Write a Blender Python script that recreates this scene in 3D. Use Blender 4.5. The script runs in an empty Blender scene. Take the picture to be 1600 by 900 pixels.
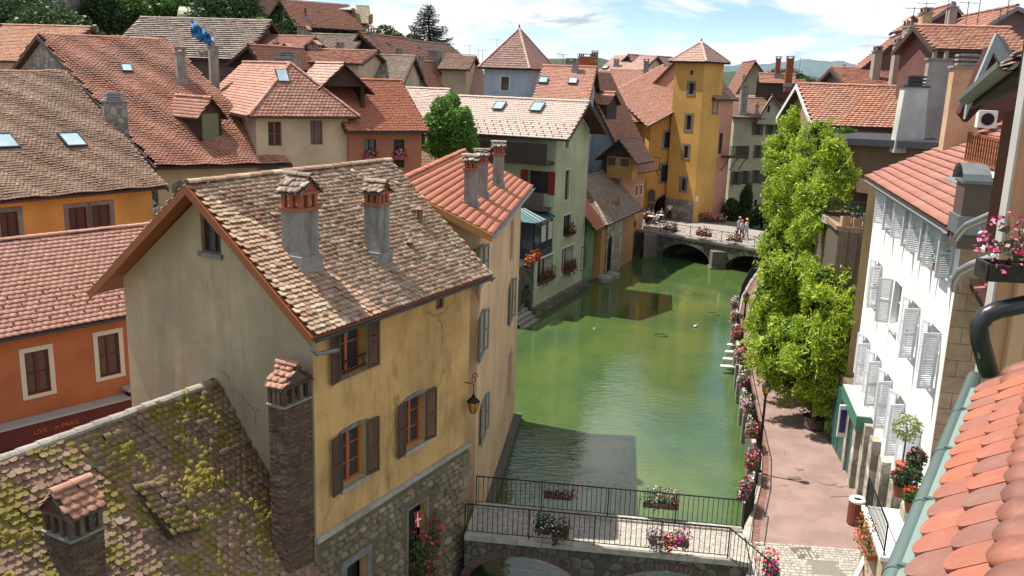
import bpy, bmesh, math, random
import numpy as np
from mathutils import Vector, Matrix
from mathutils.geometry import tessellate_polygon
random.seed(7); rng = np.random.default_rng(7)
S = bpy.context.scene
COL = S.collection
# ------------------------------------------------------------------ camera
FOC = 1424.0; PITCH = math.radians(13.24); RHO = math.radians(1.85)
CAM = Vector((0, 0, 14.5))
cF = Vector((0, math.cos(PITCH), -math.sin(PITCH)))
_r0 = Vector((1, 0, 0)); _u0 = Vector((0, math.sin(PITCH), math.cos(PITCH)))
cR = _r0 * math.cos(RHO) + _u0 * math.sin(RHO)
cU = _u0 * math.cos(RHO) - _r0 * math.sin(RHO)
cd = bpy.data.cameras.new('camera'); cam = bpy.data.objects.new('camera', cd); COL.objects.link(cam)
mw = Matrix.Identity(4)
for i in range(3):
    mw[i][0] = cR[i]; mw[i][1] = cU[i]; mw[i][2] = -cF[i]; mw[i][3] = CAM[i]
cam.matrix_world = mw
cd.sensor_width = 36; cd.lens = 36 * FOC / 1600; cd.clip_start = 0.05; cd.clip_end = 9000
S.camera = cam
# ------------------------------------------------------------------ light
SUN_ELEV = math.radians(64); SUNV = Vector((-0.92, 0.39, 0)).normalized()
sdir = Vector((SUNV.x * math.cos(SUN_ELEV), SUNV.y * math.cos(SUN_ELEV), math.sin(SUN_ELEV)))
sl = bpy.data.lights.new('sun', 'SUN'); sl.energy = 4.6; sl.angle = math.radians(0.5); sl.color = (1, 0.94, 0.85)
so = bpy.data.objects.new('sun', sl); COL.objects.link(so)
so.rotation_euler = sdir.to_track_quat('Z', 'Y').to_euler(); so.location = (0, 0, 60)
w = bpy.data.worlds.new('World'); S.world = w; w.use_nodes = True
nt = w.node_tree; nt.nodes.clear(); N = nt.nodes.new; LK = nt.links.new
sky = N('ShaderNodeTexSky'); sky.sky_type = 'NISHITA'; sky.sun_disc = False
sky.sun_elevation = SUN_ELEV; sky.sun_rotation = math.atan2(SUNV.x, SUNV.y); sky.altitude = 450; sky.dust_density = 0.0; sky.ozone_density = 1.6; sky.air_density = 0.6
tc = N('ShaderNodeTexCoord'); sp = N('ShaderNodeSeparateXYZ'); LK(tc.outputs['Generated'], sp.inputs[0])
def mth(op, a, b=None):
    m = N('ShaderNodeMath'); m.operation = op
    for i, x in enumerate((a, b)):
        if x is None: continue
        if isinstance(x, (int, float)): m.inputs[i].default_value = x
        else: LK(x, m.inputs[i])
    return m.outputs[0]
zz = mth('ADD', mth('MAXIMUM', sp.outputs['Z'], 0.0), 0.24)
cx = N('ShaderNodeCombineXYZ'); LK(mth('DIVIDE', sp.outputs['X'], zz), cx.inputs[0]); LK(mth('DIVIDE', sp.outputs['Y'], zz), cx.inputs[1])
def noi(vec, sc, det, ro=0.55, dist=0.0):
    n = N('ShaderNodeTexNoise'); n.inputs['Scale'].default_value = sc; n.inputs['Detail'].default_value = det
    n.inputs['Roughness'].default_value = ro; n.inputs['Distortion'].default_value = dist; LK(vec, n.inputs['Vector']); return n.outputs['Fac']
cn = noi(cx.outputs[0], 1.15, 9, 0.58, 0.25)
rp = N('ShaderNodeValToRGB'); LK(cn, rp.inputs[0]); e = rp.color_ramp.elements
e[0].position = 0.445; e[0].color = (0, 0, 0, 1); e[1].position = 0.53; e[1].color = (1, 1, 1, 1)
# cloud brightness: puffs white on top, grey in their bellies
cx2 = N('ShaderNodeVectorMath'); cx2.operation = 'ADD'; cx2.inputs[1].default_value = (3.1, 1.7, 0); LK(cx.outputs[0], cx2.inputs[0])
cb = noi(cx2.outputs[0], 2.1, 9, 0.62, 0.3)
rp2 = N('ShaderNodeValToRGB'); LK(cb, rp2.inputs[0]); e = rp2.color_ramp.elements
e[0].position = 0.36; e[0].color = (0.50, 0.60, 0.69, 1); e[1].position = 0.54; e[1].color = (1.0, 1.0, 1.0, 1)
m_ = e = rp2.color_ramp.elements.new(0.42); m_.color = (0.80, 0.85, 0.89, 1)
bgs = N('ShaderNodeBackground'); LK(sky.outputs[0], bgs.inputs[0]); bgs.inputs[1].default_value = 0.10
bgc = N('ShaderNodeBackground'); LK(rp2.outputs[0], bgc.inputs[0]); bgc.inputs[1].default_value = 0.70
mx = N('ShaderNodeMixShader'); LK(rp.outputs[0], mx.inputs[0]); LK(bgs.outputs[0], mx.inputs[1]); LK(bgc.outputs[0], mx.inputs[2])
wo = N('ShaderNodeOutputWorld'); LK(mx.outputs[0], wo.inputs[0])
S.view_settings.view_transform = 'Standard'; S.view_settings.look = 'None'; S.view_settings.exposure = 0.74; S.view_settings.gamma = 1
S.cycles.max_bounces = 6; S.cycles.diffuse_bounces = 4; S.cycles.use_denoising = True
# ------------------------------------------------------------------ pixel and plane maths (photo pixels, 1600x900)
def ray(x, y): return cF + cR * ((x - 800) / FOC) + cU * ((450 - y) / FOC)
def G(x, y, z=0.0):
    d = ray(x, y); return CAM + d * ((z - CAM.z) / d.z)
def PY(x, y, Y):
    d = ray(x, y); return CAM + d * (Y / d.y)
def PL(x, y, P, Nn):
    d = ray(x, y); return CAM + d * ((Vector(P) - CAM).dot(Nn) / d.dot(Nn))
def VZ(P, y):
    a = (450 - y) / FOC; V = cU - cF * a; q = Vector((P[0], P[1], 0)) - CAM; return -q.dot(V) / V.z
def XY(x, y, Y):
    p = PY(x, y, Y); return Vector((p.x, p.y, 0))
V3 = Vector
# ------------------------------------------------------------------ mesh builder
class MB:
    def __init__(s): s.v = []; s.f = []
    def poly(s, pts):
        b = len(s.v); s.v.extend([tuple(p) for p in pts]); s.f.append(tuple(range(b, b + len(pts))))
    def add(s, vs, fs):
        b = len(s.v); s.v.extend([tuple(p) for p in vs]); s.f.extend([tuple(i + b for i in f) for f in fs])
    def box(s, o, a, b, c):
        o, a, b, c = Vector(o), Vector(a), Vector(b), Vector(c)
        if a.cross(b).dot(c) < 0: a, b = b, a
        v = [o, o + a, o + a + b, o + b, o + c, o + a + c, o + a + b + c, o + b + c]
        s.add(v, [(0, 3, 2, 1), (4, 5, 6, 7), (0, 1, 5, 4), (1, 2, 6, 5), (2, 3, 7, 6), (3, 0, 4, 7)])
    def cbox(s, c, hx, hy, hz, rz=0.0):
        a = Vector((math.cos(rz), math.sin(rz), 0)); b = Vector((-math.sin(rz), math.cos(rz), 0))
        c = Vector(c); s.box(c - a * hx - b * hy - Vector((0, 0, hz)), a * 2 * hx, b * 2 * hy, Vector((0, 0, 2 * hz)))
    def tube(s, pts, r, n=6, cap=True, r2=None):
        pts = [Vector(p) for p in pts]; rings = []
        a = None
        for i, p in enumerate(pts):
            t = (pts[min(i + 1, len(pts) - 1)] - pts[max(i - 1, 0)]).normalized()
            if a is None: a = t.cross(Vector((0, 0, 1)) if abs(t.z) < 0.9 else Vector((1, 0, 0))).normalized()
            else: a = (a - t * a.dot(t)).normalized()
            b = a.cross(t)
            rr = r if r2 is None else r + (r2 - r) * i / (len(pts) - 1)
            rings.append([p + (a * math.cos(2 * math.pi * k / n) + b * math.sin(2 * math.pi * k / n)) * rr for k in range(n)])
        vs = [q for ring in rings for q in ring]; fs = []
        for i in range(len(rings) - 1):
            for k in range(n):
                fs.append((i * n + k, i * n + (k + 1) % n, (i + 1) * n + (k + 1) % n, (i + 1) * n + k))
        if cap: fs.append(tuple(reversed(range(n)))); fs.append(tuple((len(rings) - 1) * n + k for k in range(n)))
        s.add(vs, fs)
    def lathe(s, c, prof, n=12):
        c = Vector(c); vs = []; fs = []
        for r, z in prof:
            for k in range(n):
                a = 2 * math.pi * k / n; vs.append(c + Vector((r * math.cos(a), r * math.sin(a), z)))
        m = len(prof)
        for i in range(m - 1):
            for k in range(n): fs.append((i * n + k, i * n + (k + 1) % n, (i + 1) * n + (k + 1) % n, (i + 1) * n + k))
        fs.append(tuple(reversed(range(n)))); fs.append(tuple((m - 1) * n + k for k in range(n)))
        s.add(vs, fs)
    def slab(s, pts, h, zdir=(0, 0, -1)):
        z = Vector(zdir) * h; p = [Vector(q) for q in pts]; q = [a + z for a in p]; n = len(p)
        s.add(p + q, [tuple(range(n)), tuple(reversed(range(n, 2 * n)))] + [(i, i + n, (i + 1) % n + n, (i + 1) % n) for i in range(n)])
    def mesh(s, name, off=None):
        me = bpy.data.meshes.new(name)
        v = s.v if off is None else [(a[0] - off[0], a[1] - off[1], a[2] - off[2]) for a in s.v]
        me.from_pydata(v, [], s.f); me.update(); return me
BASE = {}
def base_of(o):
    while o is not None:
        if o.name in BASE: return BASE[o.name]
        o = o.parent
    return Vector((0, 0, 0))
def part(name, mb, mat, root=None, smooth=False, kind=None, label=None):
    off = base_of(root) if root is not None else None
    me = mb.mesh(name, off) if isinstance(mb, MB) else mb
    o = bpy.data.objects.new(name, me); COL.objects.link(o)
    if mat is not None: me.materials.append(mat)
    if smooth: me.polygons.foreach_set('use_smooth', [True] * len(me.polygons))
    if root is not None: o.parent = root
    if kind: o['kind'] = kind
    if label: o['label'] = label
    return o
def thing(name, label, cat, loc=(0, 0, 0), group=None):
    o = bpy.data.objects.new(name, None); COL.objects.link(o); o.location = Vector(loc); o.empty_display_size = 0.3
    BASE[o.name] = Vector(loc); o['label'] = label; o['category'] = cat
    if group: o['group'] = group
    return o
def solo(name, mb, mat, label, cat, loc=None, group=None, smooth=False):
    if loc is None:
        loc = Vector(mb.v[0]); n = len(mb.v)
        loc = Vector((sum(a[0] for a in mb.v) / n, sum(a[1] for a in mb.v) / n, min(a[2] for a in mb.v)))
    me = mb.mesh(name, loc); o = bpy.data.objects.new(name, me); COL.objects.link(o); o.location = loc; me.materials.append(mat)
    if smooth: me.polygons.foreach_set('use_smooth', [True] * len(me.polygons))
    o['label'] = label; o['category'] = cat
    if group: o['group'] = group
    return o
def struct(name, mb, mat):
    o = part(name, mb, mat); o['kind'] = 'structure'; return o
def pieces(name, me, mats4, root):
    """alike pieces sharing one mesh, each an object under root (world matrices -> root space)"""
    b = base_of(root); r = []
    for m in mats4:
        o = bpy.data.objects.new(name, me); COL.objects.link(o); o.parent = root
        m = m.copy(); m.translation -= b; o.matrix_basis = m; r.append(o)
    return r
# ------------------------------------------------------------------ materials
def nodes(name):
    m = bpy.data.materials.new(name); m.use_nodes = True; t = m.node_tree; b = t.nodes['Principled BSDF']; return m, t, b
def nn(t, kind, **kw):
    n = t.nodes.new(kind)
    for k, v in kw.items():
        if k in n.inputs: n.inputs[k].default_value = v
        else: setattr(n, k, v)
    return n
def noise(t, sc, det=4, ro=0.6, vec=None, scale3=None, seedobj=False):
    n = nn(t, 'ShaderNodeTexNoise'); n.inputs['Scale'].default_value = sc; n.inputs['Detail'].default_value = det; n.inputs['Roughness'].default_value = ro
    if vec is None:
        g = nn(t, 'ShaderNodeNewGeometry'); vec = g.outputs['Position']
    if scale3:
        mp = nn(t, 'ShaderNodeMapping'); mp.inputs['Scale'].default_value = scale3; t.links.new(vec, mp.inputs[0]); vec = mp.outputs[0]
    t.links.new(vec, n.inputs['Vector']); return n.outputs['Fac']
def ramp(t, fac, stops):
    r = nn(t, 'ShaderNodeValToRGB'); t.links.new(fac, r.inputs[0]); el = r.color_ramp.elements
    while len(el) > 1: el.remove(el[0])
    for i, (p, c) in enumerate(stops):
        if i == 0: el[0].position = p; q = el[0]
        else: q = el.new(p)
        q.color = (*c, 1) if len(c) == 3 else c
    return r.outputs[0]
def mixc(t, fac, a, b, mode='MIX'):
    m = nn(t, 'ShaderNodeMix'); m.data_type = 'RGBA'; m.blend_type = mode; m.clamp_factor = True
    for i, x in ((0, fac), (6, a), (7, b)):
        if isinstance(x, (int, float)): m.inputs[i].default_value = x
        elif isinstance(x, tuple): m.inputs[i].default_value = (*x, 1)
        else: t.links.new(x, m.inputs[i])
    return m.outputs[2]
def bump(t, b, h, strength=0.3, dist=0.02):
    n = nn(t, 'ShaderNodeBump'); n.inputs['Strength'].default_value = strength; n.inputs['Distance'].default_value = dist
    t.links.new(h, n.inputs['Height']); t.links.new(n.outputs[0], b.inputs['Normal'])
def mono(v): return (v, v, v)
_M = {}
def flat(name, c, rough=0.6, metal=0.0, var=0.15, sc=6.0):
    if name in _M: return _M[name]
    m, t, b = nodes(name); b.inputs['Roughness'].default_value = rough; b.inputs['Metallic'].default_value = metal
    f = noise(t, sc, 4)
    col = mixc(t, f, tuple(x * (1 - var) for x in c), tuple(min(1, x * (1 + var)) for x in c)); t.links.new(col, b.inputs['Base Color'])
    _M[name] = m; return m
def plaster(name, c, dark=None, stain=0.5, sc=0.6, bs=0.35, streak=0.5, crack=0):
    if name in _M: return _M[name]
    m, t, b = nodes(name); b.inputs['Roughness'].default_value = 0.92
    dark = dark or tuple(x * 0.6 for x in c)
    light = tuple(min(0.9, x * 1.14) for x in c)
    f1 = noise(t, sc, 6, 0.62); c1 = mixc(t, ramp(t, f1, [(0.38, mono(0)), (0.62, mono(1))]), tuple(x * 0.86 for x in c), light)
    f2 = noise(t, sc * 1.7, 7, 0.7, scale3=(1.3, 1.3, 0.35)); c2 = mixc(t, ramp(t, f2, [(0.50, mono(0)), (0.74, mono(stain))]), c1, dark)
    f3 = noise(t, 2.2, 5, 0.6, scale3=(2.2, 2.2, 0.16)); c3 = mixc(t, ramp(t, f3, [(0.55, mono(0)), (0.72, mono(streak * 0.5))]), c2, dark)
    f5 = noise(t, sc * .8, 5, .7); c3 = mixc(t, ramp(t, f5, [(0.52, mono(0)), (0.68, mono(stain * .45))]), c3, tuple(x * .75 + y * .12 for x, y in zip(dark, c)))
    f4 = noise(t, 26, 3); c4 = mixc(t, ramp(t, f4, [(0.3, mono(0.0)), (0.8, mono(0.16))]), c3, tuple(x * 0.7 for x in c))
    if crack:
        vv = nn(t, 'ShaderNodeTexVoronoi'); vv.feature = 'DISTANCE_TO_EDGE'; vv.inputs['Scale'].default_value = crack
        gg = nn(t, 'ShaderNodeNewGeometry'); nz = nn(t, 'ShaderNodeTexNoise'); nz.inputs['Scale'].default_value = 2.2; nz.inputs['Detail'].default_value = 5; t.links.new(gg.outputs['Position'], nz.inputs['Vector'])
        va = nn(t, 'ShaderNodeVectorMath', operation='MULTIPLY_ADD'); t.links.new(nz.outputs['Color'], va.inputs[0]); va.inputs[1].default_value = (.55, .55, .55); t.links.new(gg.outputs['Position'], va.inputs[2]); t.links.new(va.outputs[0], vv.inputs['Vector'])
        mk = nn(t, 'ShaderNodeMath', operation='MULTIPLY'); t.links.new(ramp(t, vv.outputs['Distance'], [(0.0, mono(.75)), (0.011, mono(0))]), mk.inputs[0]); t.links.new(ramp(t, noise(t, .5, 2), [(.53, mono(0)), (.60, mono(1))]), mk.inputs[1])
        c4 = mixc(t, mk.outputs[0], c4, tuple(x * .25 for x in dark))
    t.links.new(c4, b.inputs['Base Color'])
    hh = nn(t, 'ShaderNodeMath', operation='ADD'); t.links.new(noise(t, 9, 6, 0.65), hh.inputs[0]); t.links.new(noise(t, 1.4, 3), hh.inputs[1])
    bump(t, b, hh.outputs[0], bs, 0.03); _M[name] = m; return m
def rnd(t):
    g = nn(t, 'ShaderNodeNewGeometry'); o = nn(t, 'ShaderNodeObjectInfo')
    a = nn(t, 'ShaderNodeMath', operation='ADD'); t.links.new(g.outputs['Random Per Island'], a.inputs[0]); t.links.new(o.outputs['Random'], a.inputs[1])
    f = nn(t, 'ShaderNodeMath', operation='FRACT'); t.links.new(a.outputs[0], f.inputs[0]); return f.outputs[0]
def tiles(name, cols, patch=None, pamt=0.5, psc=0.5, moss=None, rough=0.85, lich=0.25):
    """clay tiles: every tile its own tone, with broad weathering patches and fine lichen"""
    if name in _M: return _M[name]
    m, t, b = nodes(name); b.inputs['Roughness'].default_value = rough
    k = len(cols); r = ramp(t, rnd(t), [(i / (k - 1), c) for i, c in enumerate(cols)]); col = r
    if patch:
        f = noise(t, psc, 5, 0.65); col = mixc(t, ramp(t, f, [(0.45, mono(0)), (0.65, mono(pamt))]), col, patch)
    f = noise(t, 14, 4, 0.7); col = mixc(t, ramp(t, f, [(0.52, mono(0)), (0.75, mono(lich))]), col, (0.42, 0.38, 0.31))
    f = noise(t, 5, 5, 0.7); col = mixc(t, ramp(t, f, [(0.5, mono(0)), (0.8, mono(0.45))]), col, tuple(x * 0.45 for x in cols[0]))
    if moss:
        f = noise(t, moss[1], 6, 0.72); col = mixc(t, ramp(t, f, [(moss[2], mono(0)), (moss[2] + 0.05, mono(1))]), col, moss[0])
    t.links.new(col, b.inputs['Base Color']); bump(t, b, noise(t, 40, 4), 0.25, 0.01); _M[name] = m; return m
def masonry(name, cols, mortar=None, rough=0.9, sc=4.0, bs=0.5):
    """single stones or bricks: tone per piece plus grain"""
    if name in _M: return _M[name]
    m, t, b = nodes(name); b.inputs['Roughness'].default_value = rough
    k = len(cols); r = ramp(t, rnd(t), [(i / (k - 1), c) for i, c in enumerate(cols)])
    f = noise(t, sc, 7, 0.7); col = mixc(t, ramp(t, f, [(0.4, mono(0)), (0.7, mono(0.6))]), r, tuple(x * 0.45 for x in cols[0]))
    t.links.new(col, b.inputs['Base Color']); bump(t, b, noise(t, sc * 5, 6), bs, 0.03); _M[name] = m; return m
def rubble(name, stone, mortar, sc=3.2):
    """surfaces too far off to tell the stones: voronoi rubble"""
    if name in _M: return _M[name]
    m, t, b = nodes(name); b.inputs['Roughness'].default_value = 0.95
    g = nn(t, 'ShaderNodeNewGeometry')
    v = nn(t, 'ShaderNodeTexVoronoi'); v.inputs['Scale'].default_value = sc; t.links.new(g.outputs['Position'], v.inputs['Vector'])
    v2 = nn(t, 'ShaderNodeTexVoronoi'); v2.feature = 'DISTANCE_TO_EDGE'; v2.inputs['Scale'].default_value = sc; t.links.new(g.outputs['Position'], v2.inputs['Vector'])
    sep = nn(t, 'ShaderNodeSeparateColor'); t.links.new(v.outputs['Color'], sep.inputs[0])
    c1 = mixc(t, sep.outputs[0], tuple(x * 0.6 for x in stone), tuple(min(1, x * 1.35) for x in stone))
    c2 = mixc(t, ramp(t, v2.outputs['Distance'], [(0.02, mono(1)), (0.1, mono(0))]), c1, mortar)
    c3 = mixc(t, ramp(t, noise(t, 1.2, 6, .7), [(0.45, mono(0)), (0.7, mono(.6))]), c2, tuple(x * 0.4 for x in stone))
    t.links.new(c3, b.inputs['Base Color']); bump(t, b, v2.outputs['Distance'], 0.6, 0.1); _M[name] = m; return m
def leafmat(name, cols, rough=0.5):
    if name in _M: return _M[name]
    m, t, b = nodes(name); b.inputs['Roughness'].default_value = rough
    k = len(cols); r = ramp(t, rnd(t), [(i / (k - 1), c) for i, c in enumerate(cols)])
    f = noise(t, 0.9, 4); col = mixc(t, ramp(t, f, [(0.35, mono(0)), (0.7, mono(0.55))]), r, cols[-1])
    t.links.new(col, b.inputs['Base Color'])
    tr = nn(t, 'ShaderNodeBsdfTranslucent'); t.links.new(col, tr.inputs[0]); ms = nn(t, 'ShaderNodeMixShader'); ms.inputs[0].default_value = 0.32
    t.links.new(b.outputs[0], ms.inputs[1]); t.links.new(tr.outputs[0], ms.inputs[2])
    t.links.new(ms.outputs[0], t.nodes['Material Output'].inputs[0]); _M[name] = m; return m
def glassmat(name='window glass', c=(0.02, 0.025, 0.03)):
    if name in _M: return _M[name]
    m, t, b = nodes(name); b.inputs['Roughness'].default_value = 0.06; b.inputs['IOR'].default_value = 1.5
    f = noise(t, 0.7, 2); col = mixc(t, f, c, tuple(x * 2.6 for x in c)); t.links.new(col, b.inputs['Base Color'])
    bump(t, b, noise(t, 1.2, 1), 0.06, 0.05); _M[name] = m; return m
GLASS = glassmat(); SKYGLASS = glassmat('roof window glass', (0.20, 0.27, 0.30))
ZINC = flat('weathered zinc', (0.24, 0.26, 0.27), 0.45, 0.6); LEAD = flat('dark zinc', (0.06, 0.065, 0.075), 0.5, 0.4)
WOOD_D = flat('dark stained wood', (0.055, 0.026, 0.017), 0.7); WOOD_M = flat('brown painted wood', (0.12, 0.045, 0.022), 0.6)
WOOD_R = flat('red brown wood', (0.26, 0.075, 0.022), 0.55); WOOD_O = flat('orange varnished wood', (0.42, 0.10, 0.03), 0.4)
WOOD_OLD = flat('weathered board', (0.10, 0.075, 0.055), 0.9, var=0.4, sc=9); WHITE = flat('white paint', (0.72, 0.72, 0.70), 0.5, var=0.05)
SHUT_W = flat('pale grey shutter paint', (0.60, 0.62, 0.65), 0.55, var=0.06); SHUT_G = flat('grey green shutter paint', (0.16, 0.20, 0.19), 0.7)
SHUT_B = flat('brown shutter paint', (0.075, 0.042, 0.032), 0.6); STONE_T = masonry('pale limestone trim', [(0.34, 0.32, 0.28), (0.48, 0.46, 0.41)], sc=5)
GREY_T = masonry('grey stone trim', [(0.17, 0.16, 0.15), (0.25, 0.24, 0.22)], sc=5); IRON = flat('black iron', (0.012, 0.012, 0.013), 0.45, 0.5)
CREAM = flat('cream trim paint', (0.62, 0.58, 0.47), 0.7, var=0.06); TERRA = flat('terracotta', (0.34, 0.10, 0.05), 0.8)
CURT = flat('pale curtain', (0.45, 0.43, 0.40), 0.9)
# ------------------------------------------------------------------ architecture kit
Z3 = Vector((0, 0, 1))
class WL:
    """vertical wall plane P0->P1; outward normal on the side of `out` (a plan point), default the camera side"""
    def __init__(s, P0, P1, out=None):
        s.P0 = Vector((P0[0], P0[1], 0)); P1 = Vector((P1[0], P1[1], 0)); s.d = (P1 - s.P0).normalized(); s.L = (P1 - s.P0).length
        s.N = Vector((s.d.y, -s.d.x, 0)); o = Vector((out[0], out[1], 0)) if out is not None else Vector((CAM.x, CAM.y, 0))
        if s.N.dot(o - s.P0) < 0: s.N = -s.N
    def uz(s, x, y):
        q = PL(x, y, s.P0, s.N); return (q - s.P0).dot(s.d), q.z
    def pt(s, u, z, o=0.0): return s.P0 + s.d * u + s.N * o + Z3 * z
    def box(s, mb, u0, u1, z0, z1, o0, o1): mb.box(s.pt(u0, z0, o0), s.d * (u1 - u0), s.N * (o1 - o0), Z3 * (z1 - z0))
    def rect(s, b):
        """photo box (left, right, top, bottom) -> u0,u1,z0,z1"""
        xl, xr, yt, yb = b; ym = (yt + yb) / 2; xm = (xl + xr) / 2
        return s.uz(xl, ym)[0], s.uz(xr, ym)[0], s.uz(xm, yb)[1], s.uz(xm, yt)[1]
def wall_face(mb, wl, outline, holes, depth=0.2):
    loops = [[Vector((u, z, 0)) for u, z in outline]]
    hl = []
    for h in holes:
        if len(h) == 4 and not isinstance(h[0], tuple): u0, u1, z0, z1 = h; h = [(u0, z0), (u1, z0), (u1, z1), (u0, z1)]
        hl.append(h); loops.append([Vector((u, z, 0)) for u, z in reversed(h)])
    flatv = [p for l in loops for p in l]
    tr = tessellate_polygon(loops)
    mb.add([wl.pt(p.x, p.y) for p in flatv], [tuple(t) for t in tr])
    for h in hl:
        for i in range(len(h)):
            a, b = h[i], h[(i + 1) % len(h)]
            mb.poly([wl.pt(*a), wl.pt(*b), wl.pt(*b, -depth), wl.pt(*a, -depth)])
def arch_pts(u0, u1, z0, z1, rise, n=8):
    c = (u0 + u1) / 2; h = (u1 - u0) / 2; p = [(u0, z0), (u1, z0)]
    for i in range(n + 1):
        a = math.pi * i / n; p.append((c + h * math.cos(a), z1 - rise + rise * math.sin(a)))
    return p
def shutter_mesh(wd, ht, slatted=True, thick=0.035):
    """local: x 0..wd, y thickness, z 0..ht ; frame and louvres"""
    fr = MB(); st = 0.07; X, Y = Vector((1, 0, 0)), Vector((0, 1, 0))
    fr.box((0, 0, 0), X * st, Y * thick, Z3 * ht); fr.box((wd - st, 0, 0), X * st, Y * thick, Z3 * ht)
    for z in (0, ht / 2 - st / 2, ht - st): fr.box((st, 0, z), X * (wd - 2 * st), Y * thick, Z3 * st)
    sl_ = MB()
    if slatted:
        z = st + 0.01
        while z < ht - st - 0.03:
            if not (ht / 2 - st / 2 - 0.04 < z < ht / 2 + st / 2):
                a = Vector((st, 0.004, z + 0.035)); sl_.box(a, X * (wd - 2 * st), Vector((0, 0.026, -0.03)), Vector((0, 0.006, 0.008)))
            z += 0.058
    else:
        n = 3; ww = (wd - 2 * st) / n
        for i in range(n): sl_.box((st + i * ww + .004, 0.006, st), X * (ww - .008), Y * 0.02, Z3 * (ht - 2 * st))
    return fr, sl_
_sh = {}
def shutter(root, wl, u, z0, ht, wd, side, mat, ang=170, slatted=True):
    """hinged at u; side -1: hangs to the left (lower u), +1 to higher u; ang: 180 flat on the wall, 90 straight out"""
    key = (round(wd, 2), round(ht, 2), slatted)
    if key not in _sh:
        a, b = shutter_mesh(wd, ht, slatted); _sh[key] = (a.mesh('shutter'), b.mesh('slats'))
    a = math.radians(180 - ang)
    X = (wl.d * side * math.cos(a) + wl.N * math.sin(a)).normalized(); Y = Z3.cross(X)
    if Y.dot(wl.N) < 0 and ang > 100: pass
    b = base_of(root); o_ = wl.pt(u, z0, 0.045)
    M4 = Matrix.Identity(4)
    for i in range(3): M4[i][0] = X[i]; M4[i][1] = Y[i]; M4[i][2] = Z3[i]; M4[i][3] = o_[i] - b[i]
    fm, sm = _sh[key]
    fm2 = fm if (not fm.materials or fm.materials[0] == mat) else fm.copy()
    sm2 = sm if (not sm.materials or sm.materials[0] == mat) else sm.copy()
    if not fm2.materials: fm2.materials.append(mat)
    else: fm2.materials[0] = mat
    if not sm2.materials: sm2.materials.append(mat)
    else: sm2.materials[0] = mat
    _sh[key] = (fm2, sm2)
    o = bpy.data.objects.new('shutter', fm2); COL.objects.link(o); o.parent = root; o.matrix_basis = M4
    s = bpy.data.objects.new('slats', sm2); COL.objects.link(s); s.parent = o; s['kind'] = 'stuff' if slatted else 'thing'
    if not slatted: del s['kind']; s.name = 'board_panel'
    return o
def window(root, wl, r, frame=WOOD_M, depth=0.18, cols=2, rows=2, trim=None, tw=0.12, sill=None, sh=None, shang=170, shw=None, slat=True, glass=None, fw=0.05, arch=0, curtain=False):
    """r = (u0,u1,z0,z1).  returns the hole"""
    u0, u1, z0, z1 = r
    if u1 < u0: u0, u1 = u1, u0
    W, Hh = u1 - u0, z1 - z0; f = MB(); o = -depth
    wl.box(f, u0, u0 + fw, z0, z1, o, o + .06); wl.box(f, u1 - fw, u1, z0, z1, o, o + .06)
    wl.box(f, u0 + fw, u1 - fw, z0, z0 + fw, o, o + .06); wl.box(f, u0 + fw, u1 - fw, z1 - fw, z1, o, o + .06)
    for i in range(1, cols):
        c = u0 + W * i / cols; g = fw * (0.9 if i * 2 == cols else .45); wl.box(f, c - g, c + g, z0 + fw, z1 - fw, o, o + .065)
    for i in range(1, rows):
        c = z0 + Hh * i / rows; wl.box(f, u0 + fw, u1 - fw, c - .015, c + .015, o, o + .05)
    wo_ = part('window', f, frame, root)
    g = MB(); wl.box(g, u0 + .01, u1 - .01, z0 + .01, z1 - .01, o - .02, o + .012); part('pane', g, glass or GLASS, wo_)
    if curtain:
        g = MB(); wl.box(g, u0 + fw, u0 + W * .3, z0 + fw, z1 - fw, o + .013, o + .02); wl.box(g, u1 - W * .3, u1 - fw, z0 + fw, z1 - fw, o + .013, o + .02); part('curtain', g, CURT, wo_)
    if trim:
        t = MB(); q = .025
        wl.box(t, u0 - tw, u0 - .002, z0, z1, -.02, q); wl.box(t, u1 + .002, u1 + tw, z0, z1, -.02, q)
        if arch:
            n = 7; top = []
            for i in range(n + 1):
                x = -1 + 2 * i / n; top.append((u0 - tw + (W + 2 * tw) * i / n, z1 + tw * .6 + arch * (1 - x * x)))
            for i in range(n):
                a, b = top[i], top[i + 1]
                t.slab([wl.pt(a[0], z1 + .002, q), wl.pt(b[0], z1 + .002, q), wl.pt(b[0], b[1], q), wl.pt(a[0], a[1], q)], q + .02, -wl.N)
        else: wl.box(t, u0 - tw, u1 + tw, z1 + .002, z1 + tw, -.02, q)
        wl.box(t, u0 - tw, u1 + tw, z0 - tw * .8, z0 - .002, -.02, q + .01)
        part('window_surround', t, trim, root)
    if sill:
        t = MB(); wl.box(t, u0 - .06, u1 + .06, z0 - .11, z0 - .003, -depth + .03, .09); part('sill', t, sill, root)
    if sh:
        wd = shw or W / 2
        for sd, u in ((-1, u0 - .02), (1, u1 + .02)):
            a = shang if not isinstance(shang, tuple) else shang[0 if sd < 0 else 1]
            if a: shutter(root, wl, u, z0 - .02, Hh + .04, wd, sd, sh, a, slat)
    return (u0, u1, z0, z1)
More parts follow.
